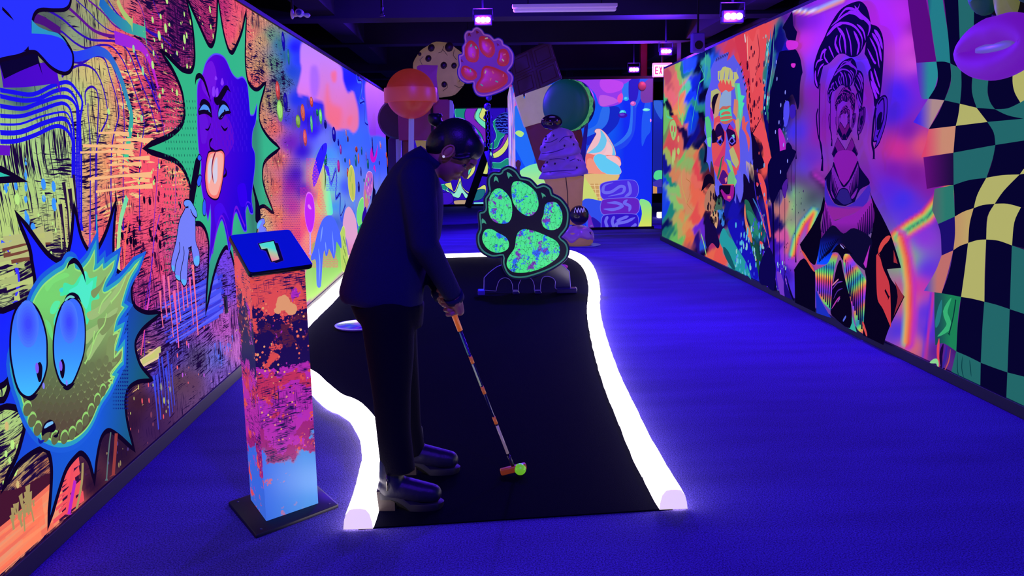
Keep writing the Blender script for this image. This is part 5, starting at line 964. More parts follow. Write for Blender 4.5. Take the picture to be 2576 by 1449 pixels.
# candy-land panel standing behind the ice cream tower
YP = 15.2
xp0, xp1 = AtY(1291, 400, YP)[0], AtY(1642.5, 400, YP)[0]
zp = AtY(1560, 199, YP)[2]
WP = MB().box(xp0, xp1, YP+.003, YP+.1, 0, zp+.05).build('wall_panel', wall_dark); WP['kind'] = 'structure'
C_ = Art((0, YP, 0), (1, 0, 0), (0, 0, 1), (0, -1, 0)); C_.clip = [(xp0+.01, .045), None, (xp1-.015, zp)]
C_.polyuv([(xp0, .04), (xp1, .04), (xp1, zp), (xp0, zp)], lambda x, y: (20, 45+max(0, 60-abs(y-300)*.2)*.8*(x < 1540), 245-max(0, x-1600)*.2), grad=10)
pc = lambda t_, c, **k: C_.poly(t_, c, **k)
pc('R200,290 350,290 350,420 270,520 150,600 60,640* 60,560 160,500 200,400', (22, 40, 200)); pc('R200,290 265,290 250,420 180,500 60,560* 60,500 150,440', (45, 110, 240)); pc('R350,240* 450,230 440,480 350,600 200,690 350,640 470,540 500,400 520,0 400,0 380,100', (50, 115, 245))
pc('R300,660 400,600 470,500 480,0* 520,0* 510,300 490,520 420,640 330,680', (35, 70, 240)); pc('R500,300 560,200 640,180* 640,0* 560,0 500,200', (45, 85, 235)); pc('R590,240* 640,240* 640,500 600,560 560,640 560,400', (35, 90, 245)); pc('R450,0 530,0 520,200 470,260 440,200', (45, 30, 200)); pc('R660,0 720,0* 660,240* 560,240 560,100', (120, 60, 170))
pc('R-100,-60 480,20* 430,60 380,100 385,200 370,250 280,280 180,275 130,160 40,90 -100,60', (150, 60, 235)); pc('R200,30 380,60 370,130 250,160 180,100', (190, 70, 240)); pc('R340,190 375,160 388,190 375,240 340,240', (235, 70, 190)); pc('R180,180 300,200 340,240 240,275 180,270', (190, 90, 230))
pc('Z1293,240* 1318,240 1330,300 1345,400 1330,430 1300,380 1293,360*', (35, 110, 245)); pc('Z1293,220* 1310,220 1312,250 1293,270*', (210, 90, 200)); pc('Z1296,335 1305,328 1318,335 1310,345', (180, 235, 130))
for cx_, cy_, a, b_, c in ((417, 212, 22, 18, (50, 170, 235)), (480, 255, 26, 20, (200, 90, 190)), (600, 312, 34, 12, (120, 230, 220)), (385, 340, 30, 26, (60, 190, 220)), (385, 362, 42, 24, (60, 20, 180)), (645, 415, 12, 28, (240, 90, 190))):
    p = C_.uv(1460+cx_/3.62, 190+cy_/3.62); C_.dots([(p[0], p[1], a/500, b_/500, c), (p[0]-.01, p[1]+.012, a/900, b_/900, tuple(min(255, x+45) for x in c))], 16)
pc('Z1293,520* 1293,455 1310,428 1345,412 1380,415 1400,430 1420,600* 1293,600*', lambda x, y: (130+min(90, max(0, y-420)*1.2), 235, 150-min(60, (y-450)*.8)), grad=6)
pc('R40,900 345,900 330,960 290,1000 200,1140 100,1140 20,1140 20,960', (225, 190, 125), line=(180, 130, 90), lw=.015); pc('R80,985* 250,985* 215,1135* 150,1135*', (205, 160, 100))
for q in range(4): C_.stroke('R%d,985 %d,1138' % (85+q*42, 120+q*30), .012, (240, 210, 150)); C_.stroke('R%d,%d %d,%d' % (75, 1000+q*36, 240, 1000+q*36), .012, (240, 210, 150))
pc('R0,900 60,960 160,1140 20,1140 0,1100', (205, 220, 115))
pc('R60,690 130,560 145,530 130,510 145,488 185,490 240,540 300,640 322,720 290,735 200,740 60,740*', (245, 190, 200), line=(120, 60, 120), lw=.012); pc('R185,495 240,590 190,690 60,710* 150,640 185,560', (110, 200, 240)); pc('R240,560 300,650 318,725 290,730 290,650', (110, 200, 240)); pc('R240,600 290,660 280,730 200,735 235,680', (248, 200, 205))
pc('R50,720 120,720 340,735 370,800 355,830 330,890 200,890 50,890*', (240, 120, 110)); pc('R120,760 160,715 240,735 330,800 370,870 350,900 240,895 170,850', (100, 205, 245), line=(245, 190, 190), lw=.012); pc('R230,740 320,735 368,790 360,825 320,800', (248, 190, 195)); pc('R60,770 110,760 170,860 230,895 60,890*', (245, 150, 130))
pc('R540,1130 640,1170 664,1400* 520,1400* 560,1260', lambda x, y: (130+min(90, (y-500)*1.3), 230, 150-min(50, y-500)), grad=5)
pc('R20,1140 180,1140 230,1170 200,1400* 60,1400*', (50, 80, 235)); pc('R70,1260 110,1300 200,1390* 70,1390*', (110, 40, 190)); pc('R100,1290 170,1330 220,1400* 130,1400*', (40, 20, 170))
for t_, c in (('R185,1060 190,990 300,960 480,955 522,1000 520,1080 480,1115 220,1125 190,1100', (75, 45, 225)), ('R185,1180 215,1130 480,1115 530,1140 530,1230 480,1265 220,1265 190,1240', (100, 35, 195)), ('R190,1390 200,1290 260,1265 500,1265 528,1320 520,1400* 190,1400*', (50, 20, 200))): pc(t_, c, line=(120, 120, 245), lw=.02)
for t_ in ('R300,975 220,1000 210,1060 280,1060 360,1010 400,1020 380,1070 250,1100', 'R430,960 450,1010 450,1070 400,1105', 'R240,1160 330,1160 380,1190 300,1220 210,1215', 'R430,1130 400,1160 450,1190 440,1240', 'R250,1280 230,1330 250,1390', 'R310,1280 290,1330 310,1390', 'R500,1290 420,1330 330,1350 340,1390', 'R440,1280 360,1310 330,1330', 'R510,1350 460,1390'): C_.stroke(t_, .055, (110, 105, 240), taper=5)
C_.build('mural_artwork', ink, WP)
MB().box(xp0-.02, xp1+.03, YP-.02, YP+.1, 0, .045).build('baseboard_panel', dark)['kind'] = 'structure'
cb = MB().ball((0, 0, 0), 1, 3, scale=(.075, .03, .085)).build('wall_button', mat('beige_plastic', (170, 120, 130), .4), smooth=True); cb.location = at(1615, 217, YP-.01); tag(cb, 'round beige disc fixed to the top right of the candy mural panel', 'wall disc')
# glowing kerb on the far course, seen beyond the panel
o = MB().box(AtY(1643, 555, 18)[0], AtY(1700, 555, 18)[0]+.6, 17.5, 17.65, 0, .12, bev=.02).build('glowing_kerb', mat('led_white', (255, 250, 255), .4, glow=3), None); tag(o, 'white glowing kerb in the gap between panel and right wall', 'kerb')
# ------------------------------------------------------------------ glowing kerbs and the black mat
led = mat('kerb_diffuser', (255, 250, 245), .35, glow=4.6, glowcol=(255, 243, 238))
led_end = mat('kerb_end_diffuser', (240, 225, 225), .35, glow=.78, glowcol=(246, 226, 222))
def kerb_line(txt, cr):
    o = [Vector(G(*p, 0.0)) for p in outline(txt, cr, closed=False, n=6)]
    for p in o: p.x = max(p.x, XL+.085)
    return o
def kerb(name, label, pts, w=.115, h=.082, seg=.33, ends=(True, True)):
    t = thing(name, label, 'light kerb', (pts[0].x, pts[0].y, .0075))
    off = Vector((pts[0].x, pts[0].y, 0))
    # resample
    d = [0]
    for a, b_ in zip(pts, pts[1:]): d.append(d[-1]+(b_-a).length)
    Ltot = d[-1]; P = np.array([tuple(p) for p in pts])
    def at_(s): return Vector([float(np.interp(s, d, P[:, k])) for k in range(3)])
    n = max(2, int(Ltot/seg)); ds = Ltot/n
    prof = [(-.5, 0), (-.47, .35), (-.40, .72), (-.27, .95), (-.1, 1), (.1, 1), (.27, .95), (.40, .72), (.47, .35), (.5, 0)]
    for i in range(n):
        s0, s1 = i*ds+.003, (i+1)*ds-.003; R = []
        steps = 5
        for q in range(steps+1):
            s = s0+(s1-s0)*q/steps; p = at_(s); tg = (at_(min(Ltot, s+.04))-at_(max(0, s-.04))).normalized(); sd_ = Vector((tg.y, -tg.x, 0))
            k_ = 1+.05*math.sin(PI*q/steps)+.03*rng.uniform(-1, 1)
            R.append([p-off+sd_*(x*w*k_)+Vector((0, 0, z*h)) for x, z in prof])
        MB().rings(R).build('segment', led, t, ang=40)
    for e, s in zip(ends, (0, Ltot)):
        if not e: continue
        p = at_(s); tg = (at_(.05)-at_(0)).normalized() if s == 0 else (at_(Ltot)-at_(Ltot-.05)).normalized()*-1
        sd_ = Vector((tg.y, -tg.x, 0)); q_ = -tg
        R = [[p-off+sd_*(x*w*1.0)+Vector((0, 0, z*h*1.0))+q_*k_ for x, z in prof] for k_ in (.0035, .009)]
        R.append([p-off+sd_*(x*w*.86)+Vector((0, 0, .004+z*h*.86))+q_*.0115 for x, z in prof])
        MB().rings(R).build('end_cap', led_end, t, ang=30)
    return t
RR = kerb_line('Z1693,1283 1660,1225 1615,1140 1580,1060 1545,980 1518,900 1500,830 1493,780 1495,730 1486,690 1468,664 1440,648 1425,645', None)
kerb('light_kerb', 'long curved white glowing kerb along the right side of the mat', RR)
LL = kerb_line('Z902,1333 918,1285 934,1215 943,1160 935,1110 910,1065 880,1042 850,1030 815,1000 790,975 760,955 700,915 680,875 700,840 750,812 800,785 850,735 885,700 935,668', None)
kerb('light_kerb', 'wavy white glowing kerb passing behind the numbered post', LL)
BBk = kerb_line('Z950,659 1050,652 1150,648 1260,645 1395,642', None)
kerb('light_kerb', 'straight white glowing kerb across the far end of the mat', BBk, w=.09, h=.05)
mat_pts = LL+BBk+RR[::-1]
felt = mat('black_felt', (3, 2, 22), .95, spec=.02, bump=.4, bscale=300, var=.5)
gm = MB(); gm.prism([(p.x, p.y, .001) for p in mat_pts], (0, 0, .006)); gmo = gm.build('putting_mat', felt); tag(gmo, 'black putting mat enclosed by the white glowing kerbs', 'mat')

# ------------------------------------------------------------------ numbered post
def paint_splash(name, seedv, left=False):
    """orange, magenta and navy splashes with scratches and dots; sky-blue puddle near the foot"""
    m = bpy.data.materials.new(name); m.use_nodes = True; nt = m.node_tree; N = nt.nodes; Lk = nt.links; b = N['Principled BSDF']
    tc = N.new('ShaderNodeTexCoord'); off = N.new('ShaderNodeMapping'); off.inputs['Location'].default_value = (seedv, 0, 0); Lk.new(tc.outputs['Object'], off.inputs[0]); V = off.outputs[0]
    sx = N.new('ShaderNodeSeparateXYZ'); Lk.new(tc.outputs['Object'], sx.inputs[0])
    def M2(op, x, y):
        q = N.new('ShaderNodeMath'); q.operation = op
        for i, v in enumerate((x, y)):
            if isinstance(v, (int, float)): q.inputs[i].default_value = v
            else: Lk.new(v, q.inputs[i])
        return q.outputs[0]
    def noise(sc, vec=V, det=4, r=.6):
        n = N.new('ShaderNodeTexNoise'); n.inputs['Scale'].default_value = sc; n.inputs['Detail'].default_value = det; n.inputs['Roughness'].default_value = r; Lk.new(vec, n.inputs['Vector']); return n.outputs['Fac']
    def mp(s):
        q = N.new('ShaderNodeMapping'); q.inputs['Scale'].default_value = s; Lk.new(V, q.inputs[0]); return q.outputs[0]
    def mixc(f, a, c):
        q = N.new('ShaderNodeMix'); q.data_type = 'RGBA'
        if isinstance(f, float): q.inputs[0].default_value = f
        else: Lk.new(f, q.inputs[0])
        for i, v in ((6, a), (7, c)):
            if isinstance(v, tuple): q.inputs[i].default_value = v
            else: Lk.new(v, q.inputs[i])
        return q.outputs[2]
    def step(x, t_, w=.012):
        q = N.new('ShaderNodeMapRange'); q.inputs['From Min'].default_value = t_-w; q.inputs['From Max'].default_value = t_+w; Lk.new(x, q.inputs['Value']); return q.outputs[0]
    n1 = noise(7, V, 5, .65)
    zz = M2('ADD', sx.outputs[2], M2('MULTIPLY', M2('SUBTRACT', n1, .5), .5))     # height with ragged edges
    zr = N.new('ShaderNodeValToRGB'); cr = zr.color_ramp; cr.interpolation = 'CONSTANT'
    OR, RD, MG, NV, BL = L((238, 82, 80)), L((225, 70, 70)), L((190, 45, 175)), L((30, 10, 80)), L((60, 110, 230))
    stops = [(0, BL), (.25, L((165, 35, 120))), (.33, MG), (.50, L((205, 50, 90))), (.58, MG), (.63, NV), (.76, L((90, 30, 60))), (.80, NV), (.85, OR), (1.02, L((235, 75, 85)))]
    el = cr.elements; el[0].position = 0; el[0].color = stops[0][1]; el[1].position = stops[1][0]/1.15; el[1].color = stops[1][1]
    for p_, c in stops[2:]: e = el.new(p_/1.15); e.color = c
    Lk.new(M2('DIVIDE', zz, 1.15), zr.inputs[0]); c0 = zr.outputs[0]
    c0 = mixc(step(noise(11, V, 4, .7), .60), c0, L((232, 80, 75))); c0 = mixc(step(noise(9, mp((1.3, 1.3, 1)), 4, .7), .62), c0, L((180, 45, 190)))
    # scratches
    hz = M2('ADD', noise(1, mp((22, 22, 330)), 2), M2('MULTIPLY', M2('SUBTRACT', noise(8), .5), .5)); vt = M2('ADD', noise(1, mp((300, 300, 14)), 2), M2('MULTIPLY', M2('SUBTRACT', noise(7, mp((1, 1, 2))), .5), .5))
    sc_ = M2('MAXIMUM', step(hz, .575), step(vt, .645)); hi = step(zz, .27, .01)
    c0 = mixc(M2('MULTIPLY', M2('MULTIPLY', sc_, hi), M2('MAXIMUM', step(noise(5.5, mp((1, 1, 1.2)), 3), .47, .02), .0)), c0, NV)
    # dots
    vo = N.new('ShaderNodeTexVoronoi'); vo.inputs['Scale'].default_value = 52; Lk.new(V, vo.inputs['Vector'])
    rad = M2('MULTIPLY', noise(9, V, 1), .52); dot = M2('MULTIPLY', M2('LESS_THAN', vo.outputs['Distance'], M2('SUBTRACT', rad, .05)), M2('MULTIPLY', hi, step(noise(6, mp((1, 1, 1.4))), .47)))
    sc2 = N.new('ShaderNodeSeparateColor'); Lk.new(vo.outputs['Color'], sc2.inputs[0])
    dc = mixc(step(sc2.outputs[0], .6), L((250, 120, 90)), L((245, 170, 110))); dc = mixc(step(sc2.outputs[1], .7), dc, NV)
    c0 = mixc(dot, c0, dc)
    if not left:
        for (cx_, cy_, cz_, r_) in SPOTS:
            di = N.new('ShaderNodeVectorMath'); di.operation = 'DISTANCE'; di.inputs[1].default_value = (cx_, cy_, cz_); Lk.new(tc.outputs['Object'], di.inputs[0])
            c0 = mixc(M2('LESS_THAN', M2('ADD', di.outputs['Value'], M2('MULTIPLY', noise(45, V, 2), .02)), r_), c0, L((240, 165, 110)))
    if not left: # pale puddle highlights in the blue
        c0 = mixc(M2('MULTIPLY', M2('SUBTRACT', 1.0, hi), step(sx.outputs[0], .03, .08)), c0, L((75, 150, 225)))
    mu = N.new('ShaderNodeVectorMath'); mu.operation = 'SCALE'; mu.inputs['Scale'].default_value = .3; Lk.new(c0, mu.inputs[0]); Lk.new(mu.outputs[0], b.inputs['Base Color'])
    Lk.new(c0, b.inputs['Emission Color']); b.inputs['Emission Strength'].default_value = INK*.85 if not left else INK*.85; b.inputs['Roughness'].default_value = .4
    return m
Fp, Rp, Lp_ = Vector(G(643, 1347, .014)), Vector(G(853, 1268, .014)), Vector(G(573, 1262, .014))
ctr = (Rp+Lp_)/2; ctr.z = 0
post = thing('hole_marker_post', 'square numbered post in orange, magenta and blue splashes with a slanted blue top', 'marker post', ctr)
bpm = mat('post_base_black', (14, 9, 34), .45)
def round_quad(a, b_, c, d, r, n=5):
    """corner-rounded outline of a parallelogram"""
    P = [a, b_, c, d]; o = []
    for k in range(4):
        p, q0, q1 = P[k], P[k-1], P[(k+1) % 4]; s0, s1 = p+(q0-p).normalized()*r, p+(q1-p).normalized()*r
        for i in range(n+1): f_ = i/n; o.append(s0*(1-f_)**2+p*2*f_*(1-f_)+s1*f_*f_)
    return o
def plate(name, quad, r, layers, m, parent, up):
    cc = sum(quad, Vector())/4; R = []
    for ins, z in layers: R.append([p+(cc-p).normalized()*ins+up*z for p in round_quad(*quad, r)])
    return MB().rings(R).build(name, m, parent, ang=50)
bq = [Fp-ctr, Rp-ctr, Rp+Lp_-Fp-ctr, Lp_-ctr]
for p in bq: p.z = 0
plate('base_plate', bq, .012, [(0, 0), (0, .011), (.003, .014)], bpm, post, Vector((0, 0, 1)))
scm = mat('dull_screw', (60, 50, 90), .3, .7)
for p in bq:
    q = p*.82; MB().tube([(q.x, q.y, .013), (q.x, q.y, .0165)], [.006, .004], 10).build('screw', scm, post)
sF, sR, sL = (Vector(G(*p, .014))-ctr for p in ((670, 1311), (800.5, 1266), (631, 1257)))
# slanted top: front edge at a height of 1 m, back edge solved so that the four corners agree
BLp, BRp = Vector(G(626, 699, 1.0)), Vector(G(787, 676, 1.0))
v_ = min((np.array([-.285*.50, .285*.866, z]) for z in np.arange(-.05, .3, .002)), key=lambda v: abs(proj(np.array(BLp)+v)[1]-602)+abs(proj(np.array(BRp)+v)[1]-587))
tv = Vector(v_); BLl, BRl = BLp-ctr, BRp-ctr
e1 = (BRl-BLl).normalized(); e2 = tv.normalized(); en = e1.cross(e2).normalized(); TC = (BLl+BRl)/2+tv/2
quadT = [BLl, BRl, BRl+tv, BLl+tv]
def plane_z(p): return TC.z-((p.x-TC.x)*en.x+(p.y-TC.y)*en.y)/en.z-.004
sB = sR+sL-sF
SPOTS = []
for px_, py_, r_ in ((712, 762, .030), (733, 777, .026), (700, 780, .014)):
    nf = Vector(((sR-sF).y, -(sR-sF).x, 0)).normalized(); o3 = Vector(O)-ctr; d3 = Vector(ray(px_, py_)); t3 = (sF-o3).dot(nf)/d3.dot(nf); SPOTS.append((*(o3+d3*t3), r_+.01))
sh = MB(); lo4 = [sF, sR, sB, sL]; hi4 = [Vector((p.x, p.y, plane_z(p))) for p in lo4]
sh.rings([lo4, hi4]); sho = sh.build('shaft', [paint_splash('post_splash_front', 3.3)], post)
sho.data.materials.append(paint_splash('post_splash_side', 8.1, True))
sdn = Vector(((sL-sF).y, -(sL-sF).x, 0)).normalized()
for p in sho.data.polygons:
    if abs(p.normal.dot(sdn)) > .9 and abs(p.normal.z) < .3: p.material_index = 1
plate('top_plate', quadT, .02, [(.004, -.002), (0, .003), (0, .016), (.004, .019)], mat('top_plate_black', (8, 6, 26), .3), post, en)
plate('blue_face', quadT, .02, [(.005, .0192), (.005, .0198)], fluo('blue_acrylic', (0, 28, 255), 1.0, .25), post, en)
def on_top(px, py, h):
    o3 = Vector(O)-ctr; d = Vector(ray(px, py)); p0 = TC+en*h; t_ = (p0-o3).dot(en)/d.dot(en); return o3+d*t_
def numeral(txt, h, m, nm):
    return MB().prism([on_top(x, y, h) for x, y in P_(txt, (560, 560, 8.05))[0]], en*.0008).build(nm, m, post)
numeral('700,418 1045,343 1072,405 1125,410 1248,772 1078,835 1048,810 972,812 865,588 755,555', .0199, mat('numeral_violet_edge', (60, 40, 180), .4, glow=.3), 'numeral_edge')
numeral('716,425 1040,355 1066,414 1118,420 1232,768 1080,822 1052,798 982,800 878,575 764,543', .0204, mat('numeral_shadow', (8, 2, 40), .4), 'numeral_outline')
nm_ = bpy.data.materials.new('numeral_gradient'); nm_.use_nodes = True; nt = nm_.node_tree; tc = nt.nodes.new('ShaderNodeTexCoord'); sx = nt.nodes.new('ShaderNodeSeparateXYZ'); rp_ = nt.nodes.new('ShaderNodeValToRGB')
nt.links.new(tc.outputs['Generated'], sx.inputs[0]); nt.links.new(sx.outputs[1], rp_.inputs[0]); e = rp_.color_ramp.elements
e[0].position = .1; e[0].color = L((248, 150, 130)); e[1].position = .62; e[1].color = L((80, 240, 170)); q = e.new(.38); q.color = L((190, 215, 130))
b = nt.nodes['Principled BSDF']; nt.links.new(rp_.outputs[0], b.inputs['Base Color']); nt.links.new(rp_.outputs[0], b.inputs['Emission Color']); b.inputs['Emission Strength'].default_value = INK*.8
numeral('740,433 1030,377 1148,742 1000,786 905,519 790,538', .0216, nm_, 'numeral')

# ------------------------------------------------------------------ wall socket
p = AtX(566, 766, XL)
t = thing('wall_socket', 'small black socket plate on the left wall beside the post', 'socket', (XL+.003, p[1], p[2]))
MB().box(0, .006, -.03, .03, -.055, .055, bev=.002).build('plate', mat('socket_black', (10, 6, 26), .3), t)
MB().box(.006, .009, -.015, .015, -.03, .03, bev=.001).build('outlet', mat('socket_insert', (32, 22, 70), .3), t)
# ------------------------------------------------------------------ hole ring and gem
p = G(905, 824)
t = thing('cup_disc', 'shiny violet disc lying on the mat behind the player', 'disc', (p[0], p[1], .007))
MB().lathe([(.0001, 0), (.19, 0), (.2, .008), (.2, .018), (.185, .024), (.0001, .024)], n=40).build('disc', mat('violet_gloss', (95, 60, 205), .12, .3), t, smooth=False, ang=30)
MB().lathe([(.2, .016), (.207, .016), (.207, .022), (.2, .022)], n=40).build('rim', mat('pale_rim', (170, 150, 240), .2, glow=.15), t, ang=30)
p = G(1412, 680)
t = MB().ball((0, 0, 0), 1, 2, scale=(.085, .05, .035)).build('obstacle_stone', fluo('pink_stone', (190, 50, 190), .5, .25)); t.location = (p[0], p[1], .042); tag(t, 'small shiny pink stone on the mat behind the green paw', 'stone')

# ------------------------------------------------------------------ paw signs
PAW = 'T190,330 150,400 150,510 90,540 100,700 75,770 80,870 130,950 230,1000 335,990* 330,1060 370,1160 440,1210 560,1215 720,1170 860,1110 980,1020 1015,920 990,840 930,790* 1000,700 1020,600 1010,500 940,400 850,350* 830,290 760,250 690,270* 620,200 530,180* 480,110 400,70 330,100 310,130 240,130 190,180 180,250'
CLAW = ['T250,235* 255,190 270,172* 290,195 300,238* 272,215', 'T400,200* 385,160 382,130* 420,150 440,180* 415,175', 'T130,655* 128,620 135,600* 165,630 175,660* 150,645', 'T745,400* 735,360 728,338* 765,360 778,382* 755,378']
PADS = ['T320,300 260,310 215,370 195,450 205,560 250,630 330,655 400,640 435,560 430,440 390,360', 'T450,235 430,290 440,420 490,510 570,570 640,570 695,500 700,420 670,330 590,260 510,225', 'T800,440 765,480 755,560 735,620 750,680 800,715 870,715 920,680 945,600 930,510 880,440',
        'T140,760 135,820 170,890 240,940 320,945 390,910 403,850 370,790 290,745 230,712 170,715', 'T560,710 500,740 475,800 460,900 400,990 380,1060 400,1110 450,1145 560,1150 680,1125 800,1070 900,990 918,900 880,830 790,780 680,735']
def paw(parent, Yp, T2, m_board, m_edge, m_rim, m_pad, m_claw, depth, pad_h, thick=.05):
    """T2 maps traced pixels to local (x, z); front faces -Y"""
    def loop(t_, grow=0, n=5):
        pts = [T2(*p) for p in outline(t_, n=n)]
        if grow:
            P = np.array(pts); k = len(P); o = []
            area = sum(P[i-1][0]*P[i][1]-P[i][0]*P[i-1][1] for i in range(k)); s = 1 if area > 0 else -1
            for i in range(k):
                d = P[(i+1) % k]-P[i-1]; d = d/(np.hypot(*d) or 1); o.append(P[i]+np.array([d[1], -d[0]])*grow*s)
            pts = [tuple(q) for q in o]
        return pts
    board = MB().prism([(x, 0, z) for x, z in loop(PAW)], (0, thick, 0)).build('board', m_board, parent)
    r = loop(PAW, -.022); b_ = MB()
    # raised rim line
    b_.tube([(x, -.002, z) for x, z in r], .009 if pad_h < .02 else .012, 6, closed=True); b_.build('rim_line', m_rim, parent, smooth=True)
    e = loop(PAW, -.001); MB().tube([(x, .003, z) for x, z in e], .007, 6, closed=True).build('edge_trim', m_edge, parent, smooth=True)
    for t_ in PADS:
        a = loop(t_); P = np.array(a); c = P.mean(0); R = []
        for sc_, h in ((1.0, 0), (1.0, .35), (.95, .8), (.82, 1), (.5, 1.12), (.02, 1.15)):
            R.append([(c[0]+(x-c[0])*sc_, -.001-h*pad_h, c[1]+(z-c[1])*sc_) for x, z in a])
        MB().rings(R).build('pad', m_pad, parent, smooth=True)
    for t_ in CLAW: MB().prism([(x, -.006, z) for x, z in loop(t_, n=3)], (0, .006, 0)).build('claw', m_claw, parent)
def splatter_pad(name):
    m = bpy.data.materials.new(name); m.use_nodes = True; nt = m.node_tree; N = nt.nodes; Lk = nt.links; b = N['Principled BSDF']
    tc = N.new('ShaderNodeTexCoord'); n1 = N.new('ShaderNodeTexNoise'); n1.inputs['Scale'].default_value = 6; n1.inputs['Detail'].default_value = 6; n1.inputs['Roughness'].default_value = .75
    n2 = N.new('ShaderNodeTexNoise'); n2.inputs['Scale'].default_value = 7; n2.inputs['Detail'].default_value = 5; n2.inputs['Roughness'].default_value = .7; mp_ = N.new('ShaderNodeMapping'); mp_.inputs['Location'].default_value = (5, 2, 1)
    Lk.new(tc.outputs['Object'], n1.inputs['Vector']); Lk.new(tc.outputs['Object'], mp_.inputs[0]); Lk.new(mp_.outputs[0], n2.inputs['Vector'])
    def st(x, t_, w=.008):
        q = N.new('ShaderNodeMapRange'); q.inputs['From Min'].default_value = t_-w; q.inputs['From Max'].default_value = t_+w; Lk.new(x, q.inputs['Value']); return q.outputs[0]
    def mx(f_, a, c):
        q = N.new('ShaderNodeMix'); q.data_type = 'RGBA'; Lk.new(f_, q.inputs[0])
        for i, v in ((6, a), (7, c)):
            if isinstance(v, tuple): q.inputs[i].default_value = v
            else: Lk.new(v, q.inputs[i])
        return q.outputs[2]
    c = mx(st(n1.outputs['Fac'], .56), L((70, 225, 130)), L((40, 90, 225))); c = mx(st(n2.outputs['Fac'], .58), c, L((110, 50, 170)))
    vo = N.new('ShaderNodeTexVoronoi'); vo.feature = 'DISTANCE_TO_EDGE'; vo.inputs['Scale'].default_value = 16; m3 = N.new('ShaderNodeMapping'); m3.inputs['Scale'].default_value = (1.8, 1, .7); m3.inputs['Rotation'].default_value = (0, .6, 0)
    ad = N.new('ShaderNodeVectorMath'); ad.operation = 'MULTIPLY_ADD'; ad.inputs[1].default_value = (.12, .12, .12); Lk.new(n1.outputs['Color'], ad.inputs[0]); Lk.new(tc.outputs['Object'], ad.inputs[2]); Lk.new(ad.outputs[0], m3.inputs[0]); Lk.new(m3.outputs[0], vo.inputs['Vector'])
    lt_ = N.new('ShaderNodeMath'); lt_.operation = 'LESS_THAN'; lt_.inputs[1].default_value = .018; Lk.new(vo.outputs['Distance'], lt_.inputs[0]); c = mx(lt_.outputs[0], c, L((10, 50, 50)))
    mu = N.new('ShaderNodeVectorMath'); mu.operation = 'SCALE'; mu.inputs['Scale'].default_value = .4; Lk.new(c, mu.inputs[0]); Lk.new(mu.outputs[0], b.inputs['Base Color']); Lk.new(c, b.inputs['Emission Color']); b.inputs['Emission Strength'].default_value = INK; b.inputs['Roughness'].default_value = .35
    return m
YS = float(G(1330, 741)[1])
base = at(1325, 741, YS); base.z = 0.007
pawT = thing('paw_sign', 'green and black paw print board standing on the mat', 'sign', (base.x, base.y, .007))
def T_green(x, y): q = AtY(x, y, YS+.0); return (q[0]-base.x, q[2]-.007)
paw(pawT, YS, T_green, mat('paw_board_black', (10, 6, 28), .5), mat('paw_edge_navy', (20, 10, 90), .4), fluo('paw_rim_green', (84, 190, 160), .7), splatter_pad('pad_splatter'), fluo('claw_green', (90, 225, 160)), 0, .012)
# foot the board slots into
acr = mat('smoked_acrylic', (26, 16, 80), .15); ed = mat('acrylic_edge', (120, 95, 225), .25, glow=.18)
sp_ = outline('T150,1340* 152,1215* 200,1165 280,1105 340,1080* 900,1060* 960,1090 1025,1150* 1035,1310* 890,1330 880,1250 850,1215 800,1200 750,1215 730,1290 730,1340* 665,1340* 665,1290 640,1230 590,1210 540,1220 505,1290 505,1340* 445,1340* 440,1280 410,1230 360,1215 310,1240 285,1300 275,1350*', n=4)
ft = thing('sign_foot', 'low black arched foot holding up the green paw board', 'sign foot', (base.x, base.y+.03, .007))
loc2 = [(T_green(*p)[0], .05, max(0, T_green(*p)[1])) for p in sp_]
MB().prism(loc2, (0, .02, 0)).build('arched_panel', acr, ft); MB().tube([(x, .05, z) for x, y, z in loc2[:26]], .0035, 6).tube([(x, .05, z) for x, y, z in loc2], .003, 6, closed=True).build('lit_edge', ed, ft)
for a, b_, hgt in ((88, 160, 85), (275, 300, 30), (440, 510, 70), (662, 732, 70), (885, 1092, 85)):
    xa_, xb_ = T_green(1180+a/4.025, 735)[0], T_green(1180+b_/4.025, 735)[0]
    if b_-a < 40: continue
    MB().box(xa_, xb_, -.06, .06, 0, .022 if hgt < 80 else .05, bev=.008).build('cross_foot', mat('foot_blue_acrylic', (60, 40, 190), .2) if a < 100 else acr, ft)
# pink paw sign hanging in the distance
YK = 12.9
pc_ = at(1222, 155, YK)
pinkT = thing('paw_sign', 'pink paw print sign with sprinkles on its red pads hanging from the ceiling', 'sign', pc_)
def T_pink(x, y):
    fx = 1151+(x-75)/(1020-75)*(1293-1151); fy = 67+(y-70)/(1215-70)*(243-67); q = AtY(fx, fy, YK); return (q[0]-pc_.x, q[2]-pc_.z)
red_p = fluo('pad_red', (225, 55, 85), .85, .3); CR['T'] = (0, 0, 1.0)
lil = fluo('paw_lilac', (142, 62, 200), .8, .5)
paw(pinkT, YK, T_pink, lil, mat('paw_back_blue', (30, 25, 150), .4, glow=.2), fluo('paw_pink_rim', (190, 110, 235), .9), red_p, fluo('claw_red', (150, 30, 80), .6), 0, .03)
CR['T'] = (1180, 400, 4.025)
sprc = [fluo('sprinkle_'+n, c, .9) for n, c in (('cream', (235, 220, 190)), ('mint', (110, 200, 200)), ('rose', (250, 110, 160)))]
